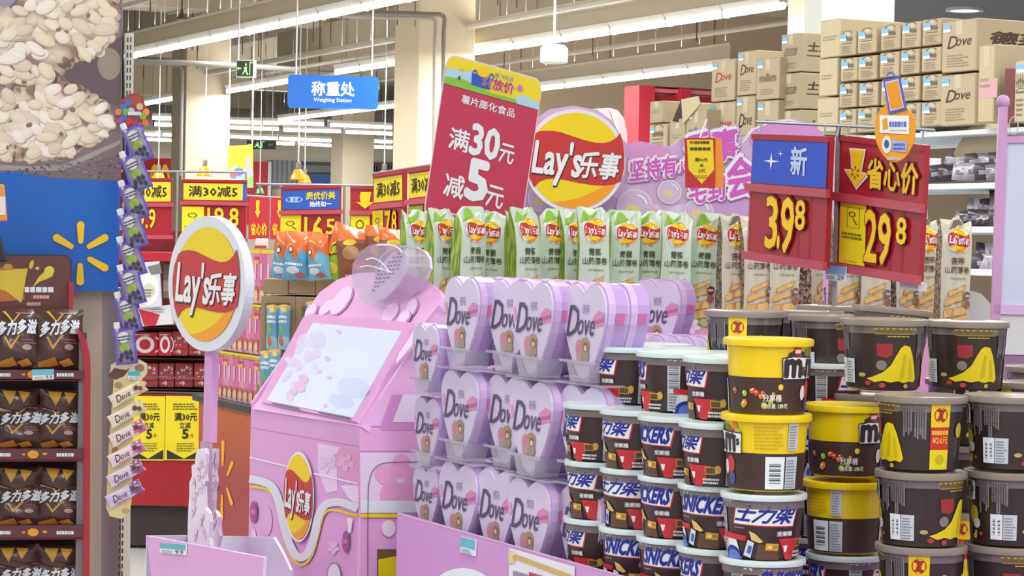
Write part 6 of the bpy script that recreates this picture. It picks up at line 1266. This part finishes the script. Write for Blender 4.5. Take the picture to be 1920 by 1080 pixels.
for i in range(6): rput(800+i*88, 401, 25, 5.93, True, i+1, 'pale green tall roll snack bag in the rear file, %s from the kiosk end' % ORD[i])
B_ = [(1376, 408, 18, 5.75), (1421, 409, 12, 5.72), (1467, 409, 10, 5.72), (1520, 410, 62, 5.8), (1588, 411, 10, 5.72), (1640, 412, 8, 5.7), (1690, 413, 40, 5.74), (1733, 414, 28, 5.78), (1786, 415, 12, 5.65)]
for i, (px, yt, ya, d) in enumerate(B_): rput(px, yt, ya, d, False, i, 'beige tall roll snack bag with grain pattern side, %s past the green ones' % ORD[i], [.0, 0, .02][i % 3])
t = thing('bag_shelf', fG.m, 'pink flowered display shelf carrying the tall roll bags', 'shelf')
x0 = fG.at(752, 600)[0]; x1 = fG.at(1832, 600)[0]; zz = fG.m.translation.z
b = MB(); b.box(x0, x1, -.14, .42, zsh-zz-.012, zsh-zz, PINK); b.build('shelf_board', t, bevel=.002)
b = MB(); b.box(x0, x1, -.146, -.14, -zz, zsh-zz+.012, M((222, 162, 206), .5, noise=.03)); b.build('front_panel', t)
b = MB(S=lambda x, z, o: (x, -.147-o, z), T=fG.Ts(-.147), eps=.001)
for cx, cy, r_ in ((1298, 612, 16), (1322, 636, 12), (1345, 608, 14), (838, 600, 14), (1200, 630, 14), (1090, 640, 16), (1450, 640, 18), (1600, 650, 18)): flower(b, cx, cy, r_, F(236, 204, 236), F(244, 224, 244), 1)
b.build('flower_print', t)
fE = Fr(P(1815, 600, 5.72), .0)
b = MB(T=fE.Ts()); b.prism([(1806, 640), (1808, 546), (1822, 545), (1840, 551), (1856, 568), (1866, 592), (1869, 640)], 0, .008, M((206, 206, 204), .4)); tag(b.build('end_board', None, fE.m), 'pale rounded end board beside the last beige roll bag', 'board')

# ---- header board behind the bags
fH = Fr(P(1200, 400, 6.15), 0); HB = M((206, 176, 216), .5, noise=.05, nscale=4); zz = fH.m.translation.z
t = thing('header_board', fH.m, 'lilac cut out header board with magenta lettering and bubbles behind the bags', 'sign')
pts = [(972, 440), (975, 330), (984, 262), (1000, 226), (1030, 205), (1075, 198), (1120, 206), (1150, 228), (1168, 262), (1180, 272), (1198, 265), (1220, 268), (1236, 276), (1262, 272), (1272, 262), (1290, 250), (1384, 232), (1392, 262), (1412, 240), (1445, 226), (1480, 222), (1515, 230), (1545, 252), (1560, 276), (1600, 268), (1650, 276), (1700, 300), (1735, 330), (1742, 440)]
b = MB(T=fH.Ts()); b.prism(pts+[(1740, 640), (974, 640)], 0, .02, HB, F(232, 222, 240)); b.build('board', t)
b = MB(T=fH.Ts(), S=lambda x, z, o: (x, -o, z), eps=.0008)
def edge(b, pts, w, m, lay): L, Rr = ribbon(pts, w); n = len(pts); b.tris(L+Rr, [(i, i+1, n+i+1, n+i) for i in range(n-1)], lay, m)
for (x, y, rx, ry, c) in ((1070, 380, 90, 30, (196, 164, 208)), (1150, 350, 50, 40, (214, 190, 226)), (1225, 290, 34, 18, (218, 150, 208)), (1200, 285, 28, 20, (214, 156, 212)), (1475, 260, 70, 34, (214, 150, 212)), (1370, 385, 60, 22, (200, 160, 214)), (1310, 400, 60, 20, (214, 206, 236)), (1250, 320, 60, 26, (204, 170, 214)), (1600, 330, 60, 50, (224, 180, 220))): b.disc(x, y, rx, ry, F(*c), 1+.3*((x // 10) % 5), 30)
edge(b, [(1392, 268), (1412, 243), (1445, 229), (1480, 225), (1515, 233)], 3, F(240, 236, 246), 4)
for (x, y, r_) in ((1190, 388, 34), (1255, 360, 23), (1310, 398, 28), (1015, 372, 26), (1225, 396, 14), (1565, 280, 20), (1560, 350, 16)):
    b.disc(x, y, r_, r_, F(222, 214, 236), 5, 30); b.disc(x, y, r_*.9, r_*.9, F(204, 188, 218), 5.5, 30); b.disc(x-r_*.1, y+r_*.15, r_*.45, r_*.30, F(220, 208, 150), 6, 14, .3)
    b.ring(x, y, r_*.62, r_*.72, F(244, 244, 250), 7, 12, -1.4, -.2)
MG, MGD = F(204, 92, 196), F(176, 70, 176)
def out_t(s, TL_, TR__, BL_, lay=8, gb_=.14):
    b.textq(s, TL_, TR__, BL_, F(150, 120, 170), lay, gb_+.01, box=glyphs(s, .02)[2]); b.textq(s, (TL_[0]-1.5, TL_[1]-1.5), (TR__[0]-1.5, TR__[1]-1.5), (BL_[0]-1.5, BL_[1]-1.5), F(240, 236, 246), lay+1, gb_, box=glyphs(s, .02)[2]); b.textq(s, TL_, TR__, BL_, MG, lay+2, .035, box=glyphs(s, .02)[2])
out_t('坚持有', (1181, 303), (1268, 292), (1181, 341)); out_t('乐事', (1284, 254), (1382, 240), (1284, 312)); out_t('会', (1364, 300), (1412, 292), (1364, 372)); out_t('宅到', (1292, 338), (1358, 330), (1292, 382)); out_t('小', (1269, 304), (1287, 302), (1269, 326))
b.build('board_print', t)
fHL = Fr(P(1078, 300, 6.05), 0)
t = thing('logo_disc', fHL.m, 'round crisps logo disc mounted on the lilac header board', 'sign')
o = [(1078+95*cos(2*pi*i/64)*(1.0 if abs(sin(2*pi*i/64)) > .42 else 1.0), 301+97*sin(2*pi*i/64)) for i in range(64)]
b = MB(T=fHL.Ts()); b.prism(o, 0, .05, M((232, 232, 240), .45), F(214, 200, 226)); b.build('disc_board', t)
b = MB(T=logoT(1078.5, 301, 90.5, -92.5, 0, fHL.Ts()), S=lambda x, z, o: (x, -o, z), eps=.0006); logo(b, 1, rim=None); b.build('logo_print', t)

# ---- tilted crimson promotion card
fC = Fr(P(890, 400, 6.02), 0); CT_ = quadT(fC, (838, 99), (1019, 150), (972, 462), (792, 411)); CR = M((190, 46, 84), .4, noise=.02)
t = thing('promotion_card', fC.m, 'tilted crimson promotion card with yellow sunny top, standing in the green bags', 'sign')
b = MB(T=CT_); b.prism(rrect(0, 0, 1, 1, .09), 0, .006, F(236, 214, 224), F(236, 220, 228)); b.build('card_board', t)
b = MB(T=CT_, S=lambda x, z, o: (x, -o, z), eps=.0008)
b.poly(rrect(.012, .008, .992, .992, .085), CR, 1); b.poly(rrect(.012, .82, .992, .992, .085, corners=(1, 1, 0, 0)), F(236, 214, 20), 2)
b.poly([(.012, .90), (.10, .925), (.18, .915), (.26, .935), (.36, .91), (.36, .84), (.012, .84)], F(170, 214, 230), 3); b.poly([(.72, .84), (.80, .88), (.88, .875), (.992, .86), (.992, .82), (.7, .82)], F(170, 214, 230), 3); b.poly([(.012, .86), (.2, .875), (.5, .84), (.75, .845), (.78, .82), (.012, .82)], F(130, 190, 60), 4)
b.poly([(.29, .855), (.48, .855), (.49, .925), (.28, .925)], F(30, 84, 190), 5); b.disc(.385, .945, .06, .028, F(240, 200, 20), 6, 20); b.ring(.31, .92, .02, .03, F(30, 84, 190), 6, 10); b.ring(.48, .93, .015, .025, F(30, 84, 190), 6, 10)
b.text('51放价', .40, .865, .72, .93, F(236, 236, 240), 7, .06); b.text('51放价', .40, .865, .72, .93, F(190, 40, 70), 8, .03); b.text('放飞生活', .51, .94, .70, .965, F(90, 150, 190), 7, .02); b.disc(.78, .915, .03, .02, F(190, 120, 190), 7, 10); b.disc(.16, .875, .012, .012, F(40, 60, 50), 7, 8); b.disc(.17, .93, .02, .006, F(220, 180, 120), 7, 8)
W3 = F(228, 234, 242)
b.text('薯片膨化食品', .215, .735, .765, .785, W3, 3, .02); b.text('满', .15, .455, .35, .58, W3, 3, .025); b.text('30', .37, .46, .655, .635, W3, 3, .035); b.text('元', .675, .46, .82, .57, W3, 3, .025)
b.text('减', .17, .175, .37, .31, W3, 3, .025); b.text('5', .395, .20, .59, .425, W3, 3, .045); b.text('元', .61, .185, .78, .31, W3, 3, .025); b.bars(.10, .055, .6, .095, 2, F(226, 190, 200), 3, 3, .5, .1)
b.build('card_print', t)
b = MB(T=fC.Ts(.02)); b.prism([(872, 380), (884, 382), (876, 590), (864, 590)], .008, .02, F(214, 214, 220)); b.build('card_stick', t)
# ---- small yellow and red notched tag
fY = Fr(P(1318, 352, 5.6), radians(-8)); t = thing('notched_tag', fY.m, 'small red tag with yellow notched arrow hanging before the magenta lettering', 'sign')
b = MB(T=fY.Ts()); b.prism([(1283, 259), (1341, 258), (1341, 353), (1285, 352)], 0, .004, M((190, 40, 44), .4)); b.build('tag_board', t)
b = MB(T=fY.Ts(.01)); b.prism([(1341, 258), (1352, 259), (1357, 312), (1356, 352), (1341, 352)], .004, .01, M((236, 150, 30), .4)); b.build('side_flap', t)
b = MB(T=fY.Ts(), S=lambda x, z, o: (x, -o, z), eps=.0008); b.poly([(1288, 262), (1337, 262), (1339, 318), (1316, 345), (1291, 318)], F(236, 214, 20), 1)
kk = F(70, 56, 20); b.bars(1300, 270, 1330, 263, 1, kk, 2, 4, .8, 0); b.disc(1296, 267, 3, 3, F(196, 50, 40), 2, 10); b.bars(1294, 282, 1332, 275, 1, kk, 2, 5, .8, 0); b.text('满30元', 1303, 303, 1327, 296, kk, 2, .03); b.text('减', 1312, 313, 1319, 307, kk, 2, .02); b.text('5元', 1310, 324, 1323, 317, kk, 2, .02); b.bars(1302, 334, 1330, 327, 2, F(150, 130, 30), 2, 6, .5, .2)
b.build('tag_print', t); b = MB(); a = fY.at(1312, 259); b.tube([(a[0], .002, a[1]), (a[0]+.01, .1, a[1]+.05), (a[0], .45, a[1]+.02)], .002, F(200, 200, 205)); b.build('hook_wire', t)

# ---- two large price boards on their rail, before the bags
fP1 = Fr(P(1480, 256, 4.8), YA); fP2 = Fr(P(1650, 262, 4.62), YA)
def h_new(b):
    b.rect(.02, -.0, .99, .99, M((40, 84, 200), .35, noise=.02), 1)
    def star(cx, cz, r_, k=.2): b.poly([(cx+(r_ if i % 2 == 0 else r_*k)*cos(pi*i/4)*.55, cz+(r_ if i % 2 == 0 else r_*k)*sin(pi*i/4)) for i in range(8)], F(226, 236, 246), 2)
    star(.28, .52, .20); star(.40, .70, .08); b.text('新', .54, .25, .74, .86, F(190, 214, 246), 2, .03)
def panes(b):
    for u in (.0, .36, .66, .80): b.rect(u, .0, u+.006, 1, F(130, 20, 36), 1)
def p398(b): panes(b); digits(b, '3', .26, .10, .41, .93); digits(b, '9', .46, .06, .62, .94); digits(b, '8', .64, .45, .76, .92); digits(b, '.', .42, .12, .45, .3)
board(fP1, [(1412, 251), (1556, 256), (1546, 502), (1401, 481)], .575, h_new, p398, 'large price board with blue new card over red digits, hanging above the tubs', th=.012)
def h_save(b):
    b.poly([(.14, .88), (.34, .90), (.30, .45), (.40, .42), (.24, .08), (.08, .46), (.17, .47), (.16, .7)], F(236, 226, 210), 1); b.poly([(.16, .85), (.32, .87), (.28, .42), (.36, .41), (.24, .14), (.11, .44), (.20, .45), (.18, .7)], YD, 2)
    for i in range(6): a = i*pi/3+.5; b.poly([(.23+.015*cos(a), .42+.04*sin(a)), (.23+.05*cos(a)-.008*sin(a), .42+.12*sin(a)+.02*cos(a)), (.23+.05*cos(a)+.008*sin(a), .42+.12*sin(a)-.02*cos(a))], F(90, 70, 20), 3)
    b.text('省心价', .37, .14, .96, .74, F(110, 20, 20), 2, .07); b.text('省心价', .38, .155, .955, .73, YD, 3, .035)
def p298(b):
    panes(b); b.rect(.055, -.0, .375, .99, YT, 2); u = .14
    for q in ((.15, .60, .155, .93), (.15, .60, .30, .605), (.295, .60, .30, .93), (.15, .925, .30, .93)): b.rect(*q, F(90, 86, 20), 3)
    b.ring(.21, .82, .03, .042, F(80, 76, 20), 3, 16); b.poly([(.225, .76), (.275, .66), (.26, .655), (.215, .75)], F(80, 76, 20), 3); b.bars(.09, .42, .34, .54, 2, F(110, 106, 20), 3, 4, .5, .05); b.bars(.12, .04, .3, .06, 1, F(120, 110, 30), 3, 4)
    digits(b, '2', .375, .10, .52, .92); digits(b, '9', .54, .08, .68, .90); digits(b, '8', .75, .45, .86, .88)
board(fP2, [(1573, 252), (1735, 272), (1722, 528), (1567, 503)], .545, h_save, p298, 'large red price board with yellow arrow and magnifier tag, hanging above the tubs', th=.012)
fr_ = Fr(P(1560, 234, 4.72), radians(-6)); t = thing('sign_rail', fr_.m, 'thick grey rail carrying the two large price boards over the tubs', 'rail'); GM = M((150, 154, 166), .35, metal=.4)
a = fr_.at(1418, 228); c = fr_.at(1752, 244); b = MB(); b.tube([(a[0], 0, a[1]), (c[0], 0, c[1])], .0035, GM, 10); b.build('rail_bar', t)
for px, py in ((1428, 229), (1548, 234), (1573, 236), (1592, 236), (1732, 243)):
    p = fr_.at(px, py); b = MB(); b.tube([(p[0], 0, p[1]), (p[0]-.003, -.004, p[1]-.022)], .0022, GM); b.build('rail_hook', t)
p = fr_.at(1572, 236, .03); q = fr_.at(1566, 640, .03); b = MB(); b.tube([(p[0], .004, p[1]), (p[0], .03, p[1]-.02), (p[0], .03, -.7)], .005, GM); b.build('rail_post', t)
t = thing('price_ticket', fP2.m, 'blue and white ticket hooked at the corner of the large red board', 'price tag'); T = quadT(fP2, (1550, 497), (1588, 500), (1587, 528), (1549, 525), y=-.012)
b = MB(T=T); b.prism([(0, 0), (1, 0), (1, 1), (0, 1)], -.014, -.012, F(226, 232, 240)); b.build('ticket_card', t); b = MB(T=T, S=lambda x, z, o: (x, -.0142-o, z)); b.rect(0, .45, 1, 1, F(120, 176, 214), 1); b.bars(.1, .1, .5, .35, 2, F(130, 140, 150), 1, 3); b.text('29', .6, .1, .92, .38, F(110, 130, 160), 2); b.build('ticket_print', t)
b = MB(T=fP2.Ts(.01)); b.prism([(1686, 527), (1722, 532), (1722, 546), (1688, 541)], .01, .03, M((216, 216, 226), .3)); tag(b.build('label_holder', None, fP2.m), 'clear white label holder tucked under the large red price board', 'holder')
# ---- orange hanging tag
fO = Fr(P(1678, 300, 4.5), radians(-30)); t = thing('orange_tag', fO.m, 'orange oval hang tag with blue framed card top, clipped before the red price board', 'sign')
el = [(1678+38*cos(a)*(1-.12*sin(a)), 248+56*sin(a)) for a in [2*pi*i/40 for i in range(40)]]
b = MB(T=fO.Ts()); b.prism(el, 0, .003, M((232, 158, 20), .4, coat=.3)); b.build('tag_body', t)
b = MB(T=fO.Ts()); b.prism([(1657, 150), (1688, 143), (1701, 205), (1668, 214)], -.004, -.001, F(84, 96, 190)); b.build('card_frame', t)
b = MB(T=fO.Ts(), S=lambda x, z, o: (x, -.0045-o, z), eps=.0005); b.poly([(1661, 154), (1686, 148), (1697, 202), (1671, 209)], F(206, 186, 226), 1); b.poly([(1663, 157), (1685, 152), (1694, 200), (1673, 205)], F(228, 150, 26), 2); b.build('card_print', t)
b = MB(T=fO.Ts(), S=lambda x, z, o: (x, -.001-o, z), eps=.0005); b.ring(1671, 143, 5, 8, F(84, 96, 190), 1, 14, pi, 2*pi) 
b.poly([(1650, 216), (1705, 217), (1705, 252), (1650, 249)], F(232, 234, 240), 1); b.bars(1668, 238, 1700, 227, 1, F(90, 110, 190), 2, 3, .9, 0); b.bars(1668, 246, 1700, 242, 1, F(210, 180, 120), 2, 4, .7, 0); b.poly([(1655, 224), (1664, 221), (1666, 242), (1656, 244)], F(220, 160, 40), 2)
b.disc(1663, 271, 9, 17, F(216, 222, 214), 1, 24); b.disc(1663, 270, 4.5, 8, F(50, 90, 160), 2, 16); b.poly([(1673, 262), (1702, 266), (1700, 286), (1673, 283)], F(160, 176, 220), 1); b.bars(1675, 281, 1698, 266, 2, F(80, 100, 170), 2, 3, .6, .1); b.bars(1664, 300, 1688, 293, 1, F(200, 190, 220), 2, 3, .8, 0); b.build('tag_print', t)
# ---- pink frame board
fF = Fr(P(1882, 640, 5.3), radians(-4)); FP = M((204, 160, 204), .45, noise=.02)
t = thing('pink_frame_board', fF.m, 'pink framed pale blue board with ball topped post', 'board')
b = MB(T=fF.Ts()); b.prism([(1874, 200), (1890, 200), (1888, 300), (1874, 640), (1858, 640), (1868, 330)], 0, .02, FP); b.build('frame_post', t, bevel=.002)
q = fF.at(1882, 190); b = MB(); b.lathe([(.0155*sin(pi*i/10)+.0001, -.0155*cos(pi*i/10)) for i in range(11)], FP, 20, c=(q[0], .01, q[1])); b.build('post_ball', t, smooth=True)
b = MB(T=fF.Ts()); b.prism([(1880, 255), (2050, 251), (2050, 265), (1880, 268)], .002, .018, FP); b.build('top_rail', t)
b = MB(T=fF.Ts()); b.prism([(1864, 570), (2050, 578), (2050, 592), (1862, 589)], .0, .02, M((214, 186, 224), .45)); b.build('bottom_rail', t)
b = MB(T=fF.Ts(.01)); b.prism([(1884, 262), (2050, 258), (2050, 576), (1872, 572)], .008, .012, M((206, 216, 238), .4, noise=.01)); b.build('board_face', t)
b = MB(T=fF.Ts(.01)); b.prism([(1862, 589), (2050, 592), (2050, 668), (1862, 664)], .006, .02, M((214, 220, 222), .7, noise=.08, nscale=80)); b.build('lower_panel', t)
b = MB(T=fF.Ts(.01)); b.prism([(1862, 664), (2050, 668), (2050, 900), (1862, 900)], .01, .02, M((150, 120, 150), .6)); b.build('skirt_panel', t)
p = fF.at(1900, 236); b = MB(); b.tube([(p[0]+.014*cos(a)*.7, -.005, p[1]+.02*sin(a)) for a in [2*pi*i/20 for i in range(21)]], .0012, F(206, 190, 206)); tag(b.build('wire_ring', None, fF.m), 'thin wire ring hanging on the pink post near its ball', 'ring')
